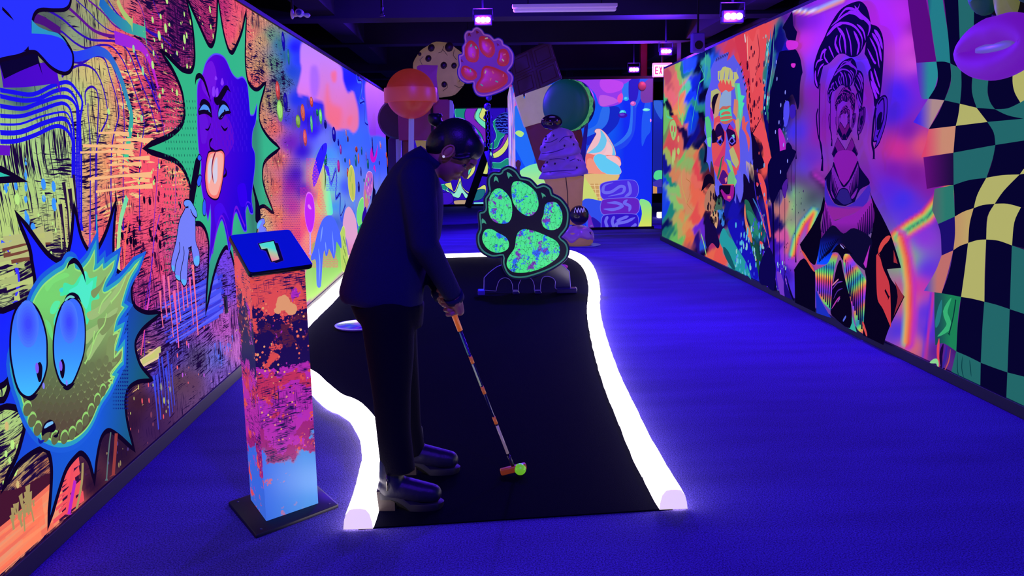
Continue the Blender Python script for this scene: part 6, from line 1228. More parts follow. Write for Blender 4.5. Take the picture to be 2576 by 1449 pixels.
for i, (x, y, a, c) in enumerate([(978, 332, 10, 0), (978, 390, 115, 2), (1013, 420, 60, 2), (845, 395, 70, 1), (888, 412, 120, 1), (862, 475, 100, 2), (1135, 472, 20, 2), (1122, 522, 130, 0), (797, 600, 125, 2), (840, 615, 100, 1), (970, 625, 70, 0), (1035, 627, 120, 2), (1125, 655, 80, 2), (1015, 688, 70, 2), (1068, 708, 155, 1), (938, 738, 140, 1)]):
    q = AtY(940+x/3.45, y/3.45, YK-.045)-np.array(pc_); d = Vector((math.cos(math.radians(a)), 0, math.sin(math.radians(a))))*.022
    o = MB().tube([Vector(q)-d, Vector(q)+d], .0095, 8).build('sprinkle', sprc[c], pinkT, smooth=True); o.location.y -= .0
for x_ in (-.26, .02): MB().tube([(x_, .03, .42), (x_, .03, 3.72-pc_.z)], .006, 6).build('hanging_wire', dark, pinkT)
# putter's ball
gb_ = at(1309, 1186, 3.60); rb_ = .0265
t = MB().ball((0, 0, 0), rb_, 4).build('golf_ball', fluo('ball_lime', (150, 255, 60), 1.0, .35), smooth=True); g3 = Vector(G(1309, 1198)); t.location = (g3.x, g3.y, .007+rb_); tag(t, 'glowing lime golf ball touching the putter head', 'golf ball')
# ------------------------------------------------------------------ giant lips and eyes on the checkered wall
pl_ = AtX(2516, 118, XR-.18); LY, LZ = pl_[1], pl_[2]
lipT = thing('lips_sculpture', 'giant purple lips with round green-lidded eyes on the checkered wall', 'wall sculpture', (XR-.12, LY, LZ))
lip_m = mat('lip_purple', (44, 6, 70), .7, glow=.8, glowcol=(112, 18, 192))
MB().box(.0, .07, -.2, .2, -.05, .4, bev=.01).build('backing', dark, lipT)
R = []; hy, hz = .36, .16
lip = MB(); pts = []; n = 40
for i in range(n):
    a = 2*PI*i/n; pts.append((-.07, -hy*.78*math.cos(a)*(1-.1*abs(math.sin(a))), .094*math.sin(a)*(1-.12*math.exp(-(math.cos(a)*5)**2)*(math.sin(a) > 0))))
lip.tube(pts, [.074*(1-.1*abs(math.cos(2*PI*i/n))) for i in range(n)], 18, closed=True)
lo_ = lip.build('lips', lip_m, lipT, smooth=True)
MB().box(-.1, .0, -.17, .17, -.035, .03, bev=.02).build('teeth', fluo('teeth_white', (150, 130, 235), .8, .3), lipT, smooth=True)
MB().ball((0, 0, 0), 1, 3, scale=(.06, .3, .12)).build('mouth_hollow', mat('mouth_dark', (30, 4, 80), .6), lipT, smooth=True)
for dy, dz in ((.205, .335), (-.165, .335)):
    MB().ball((-.03, dy, dz), 1, 3, scale=(.10, .085, .15)).build('eyelid', fluo('lid_green', (28, 95, 95), .55, .5), lipT, smooth=True)
    MB().ball((-.075, dy, dz+.015), 1, 3, scale=(.075, .058, .11)).build('eyeball', fluo('eye_blue_white', (70, 130, 240), .8, .2), lipT, smooth=True)
    MB().ball((-.115, dy, dz+.02), 1, 3, scale=(.045, .04, .08)).build('pupil', mat('pupil_dark', (10, 5, 50), .1), lipT, smooth=True)
MB().ball((-.0, .03, .3), 1, 3, scale=(.09, .08, .2)).build('nose', fluo('nose_yellow', (175, 180, 105), .7, .5), lipT, smooth=True)
# ------------------------------------------------------------------ giant sweets at the end of the course
YC = 12.4
def cthing(name, label, cat, px, py, Y, z=None):
    p = at(px, py, Y)
    if z is not None: p.z = z
    t = thing(name, label, cat, p); return t, (lambda x, y, dy=0.0: at(x, y, Y+dy)-p)
def slab(pts, dy0, th, m, name, t, q, bev=.02):
    """flat board with rounded edge, outline in traced pixels"""
    P = [q(*p, dy0) for p in pts]
    c = sum(P, Vector())/len(P); R = []
    for s_, d_ in ((.965, 0), (.99, bev*.4), (1, bev), (1, th-bev), (.985, th)):
        R.append([c+(v-c)*s_+Vector((0, d_, 0)) for v in P])
    return MB().rings(R).build(name, m, t, smooth=False, ang=40)
# --- orange lollipop
t, q = cthing('lollipop', 'giant orange ball lollipop with a raised band and white stick', 'lollipop', 1033, 640, YC, 0)
c = q(1033, 236); r = (q(1099, 236)-q(967, 236)).length/2*.94
om = fluo('candy_orange', (208, 62, 48), .66, .4, var=.12, bscale=9)
MB().ball(c, r, 5).build('ball', om, t, smooth=True)
MB().lathe([(r*.9, -.1), (r*1.06, -.1), (r*1.075, -.08), (r*1.075, .08), (r*1.06, .1), (r*.9, .1)], c=c-Vector((0, 0, .02)), n=64).build('band', fluo('candy_orange_band', (222, 80, 72), .72, .4), t, ang=30)
MB().tube([c-Vector((0, 0, r*.9)), Vector((0, 0, 0))], .04, 16).build('stick', fluo('stick_white', (150, 140, 225), .8, .4), t, smooth=True)
# --- dark round lollipop behind
t, q = cthing('lollipop', 'dark chocolate disc lollipop behind the orange one', 'lollipop', 1008, 640, YC+1.0, 0)
choc = fluo('dark_choc', (48, 16, 62), .45, .5)
c = q(1001, 300); r = .312
MB().lathe([(.001, -.09), (r*.9, -.09), (r, -.04), (r, .04), (r*.9, .09), (.001, .09)], n=40).build('disc', choc, t, ang=40).matrix_local = Matrix.Translation(c)@Matrix.Rotation(PI/2, 4, 'X')
MB().tube([c-Vector((0, 0, r*.9)), Vector((0, 0, 0))], .045, 14).build('stick', fluo('stick_lavender', (120, 105, 215), .8, .4), t, smooth=True)
# --- plum block far left
t, q = cthing('candy_block', 'dark plum upright bar at the left end of the sweets', 'candy bar', 992, 640, YC+1.3, 0)
slab([(976, 352), (981, 346), (1022, 348), (1026, 356), (1024, 640), (978, 640)], 0, .16, fluo('plum', (52, 14, 98), .5, .5), 'bar', t, q)
# --- magenta bar on a stick
t, q = cthing('ice_lolly', 'magenta ice lolly bar with lavender edge beside the cookie', 'ice lolly', 1085, 640, YC+.6, 0)
slab([(1000, 262), (1006, 250), (1126, 250), (1136, 254), (1139, 264), (1134, 350), (1126, 353), (1003, 353)], 0, .2, fluo('raspberry', (120, 28, 112), .62, .5, var=.2, bscale=4), 'body', t, q)
slab([(1131, 251), (1137, 253), (1141, 264), (1137, 350), (1130, 352)], -.02, .24, fluo('lavender_edge', (140, 120, 240), .7), 'edge', t, q, .008)
slab([(1014, 353), (1030, 353), (1030, 640), (1014, 640)], .05, .08, fluo('lolly_stick_brown', (92, 26, 48), .6), 'stick', t, q, .01)
# --- wrapped purple candy and the yellow wafer
t, q = cthing('candy_wrap', 'purple curved sweet wrapper between orange lollipop and cookie', 'sweet wrapper', 1085, 250, YC+.44)
slab(outline('Z1048,170 1062,163 1085,164 1101,164* 1098,190 1100,215 1104,250* 1085,262 1070,230 1060,200', n=4), 0, .1, fluo('wrap_purple', (142, 50, 170), .65), 'wrapper', t, q, .01)
MB().box(-.02, .02, .03, .06, -2.4, -.05).build('support', dark, t)
t, q = cthing('wafer_cone', 'pale yellow wafer corner under the magenta bar', 'wafer', 1062, 640, YC+.86, 0)
slab([(1044, 353), (1082, 353), (1077, 366), (1066, 420), (1062, 420)], 0, .08, fluo('wafer_yellow', (205, 175, 110), .75), 'wafer', t, q, .01)
MB().box(q(1062, 415).x-.02, q(1062, 415).x+.02, .02, .06, 0, q(1062, 415).z).build('support', dark, t)
# --- chocolate-chip cookie
t, q = cthing('cookie', 'giant cracked chocolate chip cookie behind the orange lollipop', 'cookie', 1108, 640, YC+1.08, 0)
c = q(1108, 176); r = .426
cm = fluo('cookie_dough', (195, 150, 125), .6, .7, var=.25, bump=.6, bscale=7)
ck = MB(); R = []
for rr, d_ in ((.01, -.11), (.5, -.105), (.8, -.085), (.95, -.04), (1.0, .02), (.95, .09), (.5, .1), (.01, .1)):
    R.append([c+Vector((r*rr*(1+.018*math.sin(5*a)+.012*math.sin(11*a+1))*math.cos(a), d_, r*rr*(1+.018*math.sin(5*a)+.012*math.sin(11*a+1))*math.sin(a))) for a in [2*PI*j/48 for j in range(48)]])
ck.rings(R).build('dough', cm, t, smooth=True)
chm = fluo('choc_chip', (36, 12, 38), .45, .4)
for x, y, s_ in ((475, 508, .055), (500, 415, .06), (655, 408, .075), (608, 568, .06), (697, 570, .05), (612, 732, .05), (400, 470, .03)):
    p = q(940+x/3.45, y/3.45, -.1); MB().ball((0, 0, 0), 1, 2, scale=(s_*.9, .03, s_), M_=Matrix.Rotation(.4, 4, 'Y')).build('chip', chm, t, smooth=True).location = p
for tx in ('600,430 640,480 620,530 600,560', '560,625 600,630 620,600 650,620', '610,600 630,660 650,700', '700,740 740,760 790,745', '700,430 690,480 720,520', '560,460 590,450 610,400', '640,700 640,760 600,790', '420,560 400,520 430,490', '730,640 760,680 740,710', '530,640 560,680 590,650'):
    pp = [q(940+x/3.45, y/3.45, -.098) for x, y in P_(tx)[0]]; MB().tube(pp, .004, 5).build('crack', chm, t)
MB().box(q(1068, 300).x-.03, q(1068, 300).x+.03, .02, .08, 0, c.z-r*.7).build('support', dark, t)
# --- iridescent column
ir = bpy.data.materials.new('iridescent_film'); ir.use_nodes = True; nt = ir.node_tree; b = nt.nodes['Principled BSDF']
tc = nt.nodes.new('ShaderNodeTexCoord'); wv_n = nt.nodes.new('ShaderNodeTexNoise'); wv_n.inputs['Scale'].default_value = 3.2; wv_n.inputs['Detail'].default_value = 2; mpn = nt.nodes.new('ShaderNodeMapping'); mpn.inputs['Scale'].default_value = (16, 3, .55)
rpn = nt.nodes.new('ShaderNodeValToRGB'); e = rpn.color_ramp.elements; e[0].position = .3; e[0].color = L((60, 40, 200)); e[1].position = .72; e[1].color = L((250, 225, 240))
for p_, c_ in ((.4, (170, 90, 220)), (.47, (90, 150, 230)), (.53, (240, 170, 200)), (.6, (190, 190, 250))): z = e.new(p_); z.color = L(c_)
nt.links.new(tc.outputs['Object'], mpn.inputs[0]); nt.links.new(mpn.outputs[0], wv_n.inputs['Vector']); nt.links.new(wv_n.outputs['Fac'], rpn.inputs[0]); nt.links.new(rpn.outputs[0], b.inputs['Base Color']); nt.links.new(rpn.outputs[0], b.inputs['Emission Color']); b.inputs['Emission Strength'].default_value = .55; b.inputs['Metallic'].default_value = .7; b.inputs['Roughness'].default_value = .15
t, q = cthing('film_column', 'tall shiny iridescent column behind the green paw sign', 'column', 1292, 640, YC+.25, 0)
c1 = q(1289, 222); MB().lathe([(.052, 0), (.052, c1.z-.12), (.03, c1.z-.03), (.02, c1.z+.03)], n=24).build('tube', ir, t, smooth=True)
MB().ball((0, 0, c1.z+.03), .025, 2).build('cap', fluo('cap_pink', (230, 90, 190), .8), t, smooth=True)
# --- chocolate bar leaning up top right
t, q = cthing('chocolate_bar', 'tilted dark chocolate bar standing highest in the sweets', 'chocolate bar', 1350, 640, 14.4, 0)
cb_m = fluo('bar_choc', (58, 24, 80), .62, .45, var=.3, bscale=5)
A0, A1, A2, A3 = [q(*p) for p in ((1280, 148), (1384, 100), (1414, 197), (1298, 252))]
slab([(1280, 148), (1384, 100), (1414, 197), (1298, 252)], 0, .16, cb_m, 'bar', t, q, .01)
for i in range(2):
    for j in range(2):
        def bil(u, v): return (A0*(1-u)+A1*u)*(1-v)+(A3*(1-u)+A2*u)*v
        u0, v0 = i*.5, j*.5; R = []
        for ins, d_ in ((.03, .0), (.06, -.04), (.15, -.04), (.17, -.025), (.19, -.04)):
            R.append([bil(u0+.5*a, v0+.5*b_)+Vector((0, d_, 0)) for a, b_ in ((ins*2*.5+.02, ins*2*.5+.02), (1-ins-.02, ins+.02), (1-ins-.02, 1-ins-.02), (ins+.02, 1-ins-.02))])
        MB().rings(R).build('chocolate_square', cb_m, t, ang=30)
MB().box(q(1402, 300).x-.03, q(1402, 300).x+.03, .04, .12, 0, q(1402, 215).z).build('support', dark, t)
# --- cream-topped bar with a bite
t, q = cthing('ice_lolly', 'leaning brown ice lolly with a bitten cream top', 'ice lolly', 1375, 640, 14.05, 0)
slab([(1322, 318), (1455, 280), (1473, 384), (1402, 470), (1357, 428)], .01, .2, fluo('cocoa', (112, 42, 72), .65, .6, var=.2, bscale=5), 'cocoa_base', t, q)
slab([(1294.5, 245), (1315, 237), (1317, 246), (1320, 249), (1323, 243), (1322, 235), (1388, 212), (1396, 296), (1372, 305), (1320, 320)], 0, .22, fluo('cream_top', (225, 195, 200), .8, .5, var=.12, bscale=6), 'cream_top', t, q, .01)
MB().box(q(1405, 300).x-.04, q(1405, 300).x+.04, .05, .13, 0, q(1405, 450).z).build('support', dark, t)
# --- green macaron turned on edge
t, q = cthing('macaron', 'big round teal macaron with a frilly green filling on a blue board', 'macaron', 1440, 640, 13.55, 0)
c = q(1428, 265); r = (q(1490, 265)-q(1366, 265)).length/2*1.02
Rz = Matrix.Translation(c)@Matrix.Rotation(math.radians(-34), 4, 'Z')@Matrix.Rotation(PI/2, 4, 'X')
shell = fluo('macaron_teal', (12, 100, 88), .6, .5, var=.15, bscale=3); 
def shell_part(z0, z1, nm, m):
    s = 1 if z1 > z0 else -1; h = abs(z1-z0)
    MB().lathe([(.001, z1), (r*.5, z1-s*h*.02), (r*.8, z1-s*h*.12), (r*.93, z1-s*h*.3), (r, z1-s*h*.6), (r, z0), (.001, z0)], n=56).build(nm, m, t, ang=50).matrix_local = Rz
shell_part(.03, .20, 'front_shell', shell); shell_part(-.12, -.26, 'back_shell', mat('macaron_blue', (18, 20, 110), .5, glow=.12))
R = []
for z in np.linspace(-.12, .03, 7):
    R.append([Vector(((r*.97+.016*math.sin(j*.9+z*60))*math.cos(2*PI*j/90), (r*.97+.016*math.sin(j*.9+z*60))*math.sin(2*PI*j/90), z)) for j in range(90)])
MB().rings(R).build('filling', fluo('frilly_green', (105, 225, 130), .9, .6, var=.7, bscale=22), t).matrix_local = Rz
slab([(1475, 290), (1481, 300), (1462, 520), (1455, 540), (1440, 540)], .28, .05, mat('board_blue', (34, 22, 150), .4, glow=.12), 'support_board', t, q, .006)
MB().box(q(1455, 540).x-.06, q(1455, 540).x+.03, .26, .34, 0, q(1455, 500).z).build('support', dark, t)
# --- ice cream cone with two lilac swirls
t, q = cthing('ice_cream_cone', 'tall waffle cone with two lilac scoops and chocolate dots', 'ice cream', 1433, 640, 12.95, 0)
cc_ = q(1418, 446); tip = q(1437, 545)
cone_m = fluo('cone_tan', (196, 136, 116), .85, .6, var=.15, bscale=6)
R = []
for f_ in np.linspace(0, 1, 10):
    cx_ = q(1417+(1437-1417)*f_, 444+f_*100); rr = (.32*(1-f_)+.16*f_)
    R.append([cx_+Vector((rr*math.cos(a), rr*math.sin(a)*.9, 0)) for a in [2*PI*j/40 for j in range(40)]])
R.append([q(1438, 564)+Vector((.12*math.cos(a), .11*math.sin(a), 0)) for a in [2*PI*j/40 for j in range(40)]])
MB().rings(R).build('cone', cone_m, t, smooth=True)
MB().tube([q(1423, 444, -.305), q(1427, 480, -.25), q(1430, 545, -.155)], .008, 6).build('seam', fluo('seam_brown', (70, 30, 50), .5), t)
lilac = fluo('lilac_ice', (112, 64, 210), .95, .5, var=.1, bscale=4)
def srad(rb, f_): return rb*(max(0, 1-(f_*.985)**3.4)**.62)*(1-.13*f_)*(1+.07*math.exp(-((f_-.12)/.12)**2))*(1-.045*math.exp(-((f_-.3)/.05)**2))
def swirl(nm, cx_, cy_top, cy_bot, rx_top, rx_bot, tilt, sub):
    top_, bot = q(cx_, cy_top), q(cx_, cy_bot); R = []; H = top_.z-bot.z; rb = rx_bot; m_ = 60
    for i, f_ in enumerate(np.linspace(0, 1, 20)):
        rr = max(.02, srad(rb, f_))
        if f_ == 0: rr = rb*.75
        ring = []
        for j in range(m_):
            a = 2*PI*j/m_; wob = .018*math.sin(3*a+f_*9)+.012*math.sin(5*a-f_*7)
            ring.append(Vector((bot.x+(rr+wob)*math.cos(a)+sub*f_, (rr+wob)*math.sin(a)*.9, bot.z+H*f_+tilt*(rr*math.cos(a)))))
        R.append(ring)
    return MB().rings(R).build(nm, lilac, t, smooth=True)
swirl('lower_scoop', 1417, 376, 447, 1, .357, .10, .02); swirl('upper_scoop', 1408, 322, 397, 1, .304, .16, -.02)
blk = fluo('dot_black', (22, 8, 60), .4)
for x, y in ((386, 507), (326, 516), (326, 537), (290, 578), (316, 600), (523, 522), (545, 577), (473, 588), (489, 659), (498, 685), (574, 655), (335, 720), (397, 730), (579, 704), (595, 710), (309, 752), (571, 762)):
    px, py = 1270+x/3.152, 180+y/3.152
    # drop each dot onto the scoop surface
    cxy = (1417, .357, 447, 376) if y > 610 else (1408, .304, 397, 322)
    dx = (px-cxy[0])*12.95/FPX; f_ = min(1, max(0, (cxy[2]-py)/(cxy[2]-cxy[3]))); rr = srad(cxy[1], f_)+.012
    dy = -math.sqrt(max(.0, rr*rr-dx*dx))*.9-.02
    MB().ball((0, 0, 0), .017, 1, scale=(1, .6, 1.1)).build('chocolate_dot', blk, t, smooth=True).location = q(px, py, dy)
cr_ = MB()
for tx in ('S310,560 360,560 420,530', 'S430,560 470,520 540,510', 'S290,650 380,640 470,610', 'S350,700 420,690 480,700', 'S300,800 400,790 560,780', 'S510,710 560,690'):
    pp = [q(x, y, -.335 if y > 370 else -.285) for x, y in outline(tx, closed=False, n=4)]; cr_.tube(pp, [.002]+[.006]*(len(pp)-2)+[.002], 5)
cr_.build('creases', fluo('crease_purple', (52, 20, 130), .5), t)
# --- cherry-like chocolate on top
t, q = cthing('chocolate_sweet', 'glossy dark chocolate sweet resting on the upper lilac scoop', 'chocolate sweet', 1388, 324, 12.9)
MB().ball((0, 0, .0), 1, 4, scale=(.162, .148, .117)).build('shell', mat('gloss_choc', (32, 8, 34), .08, coat=.6), t, smooth=True).location.z = .1
MB().ball((0, 0, 0), 1, 3, scale=(.05, .03, .012)).build('icing', fluo('icing_lilac', (150, 120, 230), .5), t, smooth=True).location = (0, -.1, .17)
# --- chocolate ball with zigzag icing
t, q = cthing('chocolate_ball', 'dark chocolate ball with a white icing zigzag on the doughnut', 'chocolate sweet', 1457, 561, 12.60)
rr = .147
MB().ball((0, 0, 0), rr, 4, scale=(1, .9, 1.02)).build('shell', mat('dark_choc_gloss', (20, 6, 36), .25, coat=.3), t, smooth=True).location.z = rr*.8
zz = []
for k_ in range(9):
    x = -.085+k_*.021; z = .235 if k_ % 2 else .165
    zz.append(Vector((x, -math.sqrt(max(0, rr**2-x*x-(z-rr*.8)**2))*.92-.004, z)))
zp_ = []
for a, b_ in zip(zz, zz[1:]):
    for s_ in (0, .25, .5, .75): zp_.append(a.lerp(b_, s_*s_*(3-2*s_)))
MB().tube(zp_, .0065, 6).build('icing_zigzag', fluo('icing_white', (200, 190, 255), .9), t, smooth=True)
# --- doughnut at the foot
t, q = cthing('doughnut', 'big doughnut with lilac icing at the foot of the ice cream tower', 'doughnut', 1453, 614, 12.70, 0)
MB().lathe([(.001, .013), (.19, .013), (.235, .05), (.242, .12), (.22, .21), (.12, .27), (.001, .27)], n=48).build('dough', fluo('doughnut_tan', (180, 125, 115), .8, .6, var=.15), t, smooth=True)
R = []
for f_ in np.linspace(0, 1, 9):
    ring = []
    for j in range(64):
        a = 2*PI*j/64; edge = .115+.03*math.sin(4*a+.5)+.02*math.sin(7*a)
        z = edge+(.315-edge)*math.sin(f_*PI/2); rad = .252*math.cos((1-(1-f_))*PI/2*.96)*1.0+.004
        ring.append(Vector((rad*math.cos(a)*1.0, rad*math.sin(a), z)))
    R.append(ring)
MB().rings(R).build('icing', fluo('icing_purple', (142, 78, 215), .72, .3), t, smooth=True)
for x, y, w_, c_ in ((545, 1224, 1, 0), (468, 1283, 1, 0), (668, 1278, 1, 0), (685, 1222, .6, 1), (523, 1246, .6, 1), (625, 1226, .6, 1)):
    px, py = 1270+x/3.152, 180+y/3.152; v = q(px, py); dx = v.x; dz = v.z; rr_ = .256
    dy = -math.sqrt(max(.0004, rr_**2*(1-max(0, (dz-.12)/.17)**2)-dx*dx)); an = (0, 0, .02) if x != 668 else (0, 0, .02)
    o = MB().tube([(-.03*w_, 0, 0), (.03*w_, 0, 0)], .012, 8).build('sprinkle', fluo('sprinkle_dark', (40, 10, 70), .4) if not c_ else fluo('sprinkle_pale', (170, 140, 240), .8), t, smooth=True); o.location = Vector((dx, dy, dz)); o.rotation_euler = (0, 1.4 if x == 668 else .7 if x == 468 else 0, 0)
t, q = cthing('display_plinth', 'flat dark blue round plinth under the doughnut', 'plinth', 1460, 616, 12.74, 0)
MB().lathe([(.001, 0), (.31, 0), (.315, .004), (.31, .012), (.001, .012)], n=40).build('disc', mat('plinth_blue', (40, 24, 160), .3), t, ang=30)
# --- striped ball hanging in front of the far mural
t, q = cthing('striped_ball', 'blue ball with black zigzag stripes in front of the wavy far mural', 'ball', 1272, 310, 19.0)
zm = bpy.data.materials.new('zigzag_blue'); zm.use_nodes = True; nt = zm.node_tree; b = nt.nodes['Principled BSDF']; w_ = nt.nodes.new('ShaderNodeTexWave'); w_.inputs['Scale'].default_value = 5; w_.inputs['Distortion'].default_value = 6; w_.inputs['Detail Scale'].default_value = 2.5
tc = nt.nodes.new('ShaderNodeTexCoord'); nt.links.new(tc.outputs['Object'], w_.inputs['Vector']); w_.bands_direction = 'Z'; r_ = nt.nodes.new('ShaderNodeValToRGB'); r_.color_ramp.interpolation = 'CONSTANT'; r_.color_ramp.elements[0].color = L((14, 8, 90)); r_.color_ramp.elements[1].position = .6; r_.color_ramp.elements[1].color = L((60, 90, 230))
nt.links.new(w_.outputs['Fac'], r_.inputs[0]); nt.links.new(r_.outputs[0], b.inputs['Base Color']); nt.links.new(r_.outputs[0], b.inputs['Emission Color']); b.inputs['Emission Strength'].default_value = .7
MB().ball((0, 0, 0), .235, 4).build('ball', zm, t, smooth=True); MB().tube([(0, 0, .2), (0, 0, 3.72-t.location.z)], .008, 6).build('wire', dark, t)
# --- slanting dark post with a chain and pulley
t, q = cthing('slanted_post', 'dark slanting prop leg with a pulley chain in front of the far mural', 'prop leg', 1184, 530, 21.9, 0)
MB().tube([Vector((q(1176, 520).x, 0, .02)), q(1228, 372)], .095, 4).tube([q(1228, 372), q(1226, 280)], .06, 4).build('beam', mat('beam_black', (14, 9, 40), .6), t)
MB().tube([q(1212, 440, -.05), q(1236, 443, -.05)], .035, 8).build('crossbar', dark, t)
t, q = cthing('chain_hoist', 'thin chain hoist hanging under the pink paw sign', 'chain', 1228, 262, 14.2)
hm = mat('hoist_violet', (74, 44, 190), .3, .4, glow=.05)
for i in range(16):
    o = MB().tube([(0.02*math.cos(a), 0, .034*math.sin(a)) for a in [2*PI*j/10 for j in range(10)]], .006, 6, closed=True).build('chain_link', hm, t, smooth=True); o.location = q(1226+.3*i, 275+i*9); o.rotation_euler = (0, 0, (i % 2)*PI/2)
MB().ball(q(1226, 268), .06, 2).ball(q(1230, 246), .05, 2).build('pulley', hm, t, smooth=True)
MB().tube([q(1229, 255), Vector((0, 0, 3.72-t.location.z))], .008, 6).build('wire', dark, t)
MB().tube([q(1238, 290), q(1241, 360), q(1236, 420), q(1228, 432)], .012, 6).tube([q(1224, 380), q(1236, 430)], [.05, .02], 6).build('hook', hm, t, smooth=True)
# small brown figure glimpsed behind the column
t, q = cthing('wooden_peg', 'small brown rounded peg just right of the iridescent column', 'peg', 1303, 500, YC+.5, 0)
MB().tube([q(1303, 470), q(1303, 418)], .03, 12).ball(q(1303, 412), .045, 3, scale=(1, 1, 1.3)).build('peg', fluo('peg_brown', (110, 60, 90), .5), t, smooth=True); MB().box(-.01, .01, .0, .02, 0, q(1303, 472).z).build('support', dark, t)
# ------------------------------------------------------------------ the player
YPn = 3.44
hp = Vector((-.30, YPn, .007))
person = thing('person', 'person in dark jacket, trousers and heeled boots bending over a putter', 'person', hp)
def q3(x, y, dy=0.0): return at(x, y, YPn+dy)-hp
skin = bpy.data.materials.new('skin'); skin.use_nodes = True; b = skin.node_tree.nodes['Principled BSDF']
b.inputs['Base Color'].default_value = L((176, 112, 92)); b.inputs['Roughness'].default_value = .5; b.inputs['Subsurface Weight'].default_value = .1; b.inputs['Subsurface Scale'].default_value = .02
cloth = mat('dark_jacket', (22, 15, 70), .85, spec=.2, bump=.25, bscale=220, var=.25)
trou = mat('dark_trousers', (9, 6, 20), .9, spec=.15, bump=.2, bscale=160)
hairm = mat('black_hair', (14, 9, 30), .42, spec=.5, bump=.12, bscale=140)
boot = mat('black_leather', (20, 15, 48), .45, spec=.5, bump=.15, bscale=60)
def capsule(mb, pts, rads, n=14, flat=False):
    """chain of round cross-sections, ends rounded"""
    pts = [Vector(p) for p in pts]; P, Rr = [], []
    d0 = (pts[0]-pts[1]).normalized(); d1 = (pts[-1]-pts[-2]).normalized()
    for f_ in (1, .92, .7, .38): P.append(pts[0]+d0*rads[0]*f_); Rr.append(rads[0]*math.sqrt(max(.0004, 1-f_*f_)))
    for i, p in enumerate(pts): P.append(p); Rr.append(rads[i])
    for f_ in (() if flat else (.38, .7, .92, 1)): P.append(pts[-1]+d1*rads[-1]*f_); Rr.append(rads[-1]*math.sqrt(max(.0004, 1-f_*f_)))
    mb.tube(P, Rr, n)
def oval(mb, c, rx, ry, rz, rot=None, sub=3):
    mb.ball(c, 1, sub, scale=(rx, ry, rz), M_=rot)
def sections(mb, rows, n=28, power=2.3):
    """rows: (left px, right px, y px, half depth, centre dy): superellipse cross-sections between traced left and right edges"""
    R = []
    for xl, xr, y, hd_, dy in rows:
        a, b_ = q3(xl, y[0] if isinstance(y, tuple) else y, dy), q3(xr, y[1] if isinstance(y, tuple) else y, dy); c = (a+b_)/2; h = (b_-a)/2; ring = []
        for j in range(n):
            t_ = 2*PI*j/n; cx_, sx_ = math.cos(t_), math.sin(t_); e_ = 2/power
            ring.append(c+h*(abs(cx_)**e_*(1 if cx_ > 0 else -1))+Vector((0, hd_*abs(sx_)**e_*(1 if sx_ > 0 else -1), 0)))
        R.append(ring)
    mb.rings(R)
# body: trunk core, neck, head, arms to the hands, in one skin
bd_ = MB()
capsule(bd_, [q3(975, 740), q3(1000, 600), q3(1040, 480)], [.1, .1, .08])
capsule(bd_, [q3(1058, 440), q3(1084, 418), q3(1108, 395)], [.056, .052, .05])
HC = q3(1141, 377)
sk_rot = Matrix.Rotation(math.radians(50), 4, 'Y')      # face turned down to the right
def hd(v): return HC+(sk_rot@Vector(v))
oval(bd_, hd((-.008, 0, .022)), .098, .076, .1, sk_rot)           # skull
oval(bd_, hd((.028, 0, -.045)), .068, .057, .075, sk_rot)         # jaw and cheeks
oval(bd_, hd((.062, 0, -.092)), .026, .026, .022, sk_rot)         # chin
oval(bd_, hd((.085, 0, .02)), .022, .045, .03, sk_rot)            # brow
for sy in (-1, 1): oval(bd_, hd((.062, sy*.034, -.032)), .03, .022, .026, sk_rot)
capsule(bd_, [hd((.088, 0, .0)), hd((.1, 0, -.02)), hd((.112, 0, -.034))], [.008, .01, .013], 10)   # nose
for sy in (-1, 1): oval(bd_, hd((.104, sy*.011, -.036)), .009, .008, .007, sk_rot, 2)
oval(bd_, hd((.094, 0, -.06)), .012, .022, .007, sk_rot, 2); oval(bd_, hd((.090, 0, -.07)), .012, .02, .008, sk_rot, 2)  # lips
for sy in (-1, 1): oval(bd_, hd((-.008, sy*.078, -.018)), .02, .009, .032, sk_rot, 2)
body = bd_.build('body', skin, person)
decimate_smooth(body, .006, 5)
# face details
for sy in (-1, 1):
    MB().tube([hd((-.008+.018*math.cos(a), sy*.086, -.018+.029*math.sin(a))) for a in [2*PI*j/14 for j in range(14)]], .0042, 6, closed=True).build('ear', skin, body, smooth=True)
st_ = MB().ball(hd((-.004, -.093, -.045)), .0055, 2).build('earring', mat('earring_stud', (235, 230, 255), .05, .6, glow=.5), person, smooth=True)
eyem = mat('eye_dark', (50, 32, 52), .3)
for sy in (-1, 1): MB().ball(hd((.074, sy*.032, -.006)), .0095, 2).build('eye', eyem, body, smooth=True)
for sy in (-1, 1):
    MB().tube([hd((.083-.006*abs(k_), sy*(.032)+k_*.008, -.010-.001*k_*k_)) for k_ in (-2, -1, 0, 1, 2)], [.001, .0024, .003, .0024, .001], 6).build('eyelash', hairm, body, smooth=True)
    MB().tube([hd((.1-.008*abs(k_), sy*.034+k_*.009, .02-.0012*k_*k_)) for k_ in (-2, -1, 0, 1, 2)], [.001, .003, .0038, .003, .001], 6).build('eyebrow', hairm, body, smooth=True)
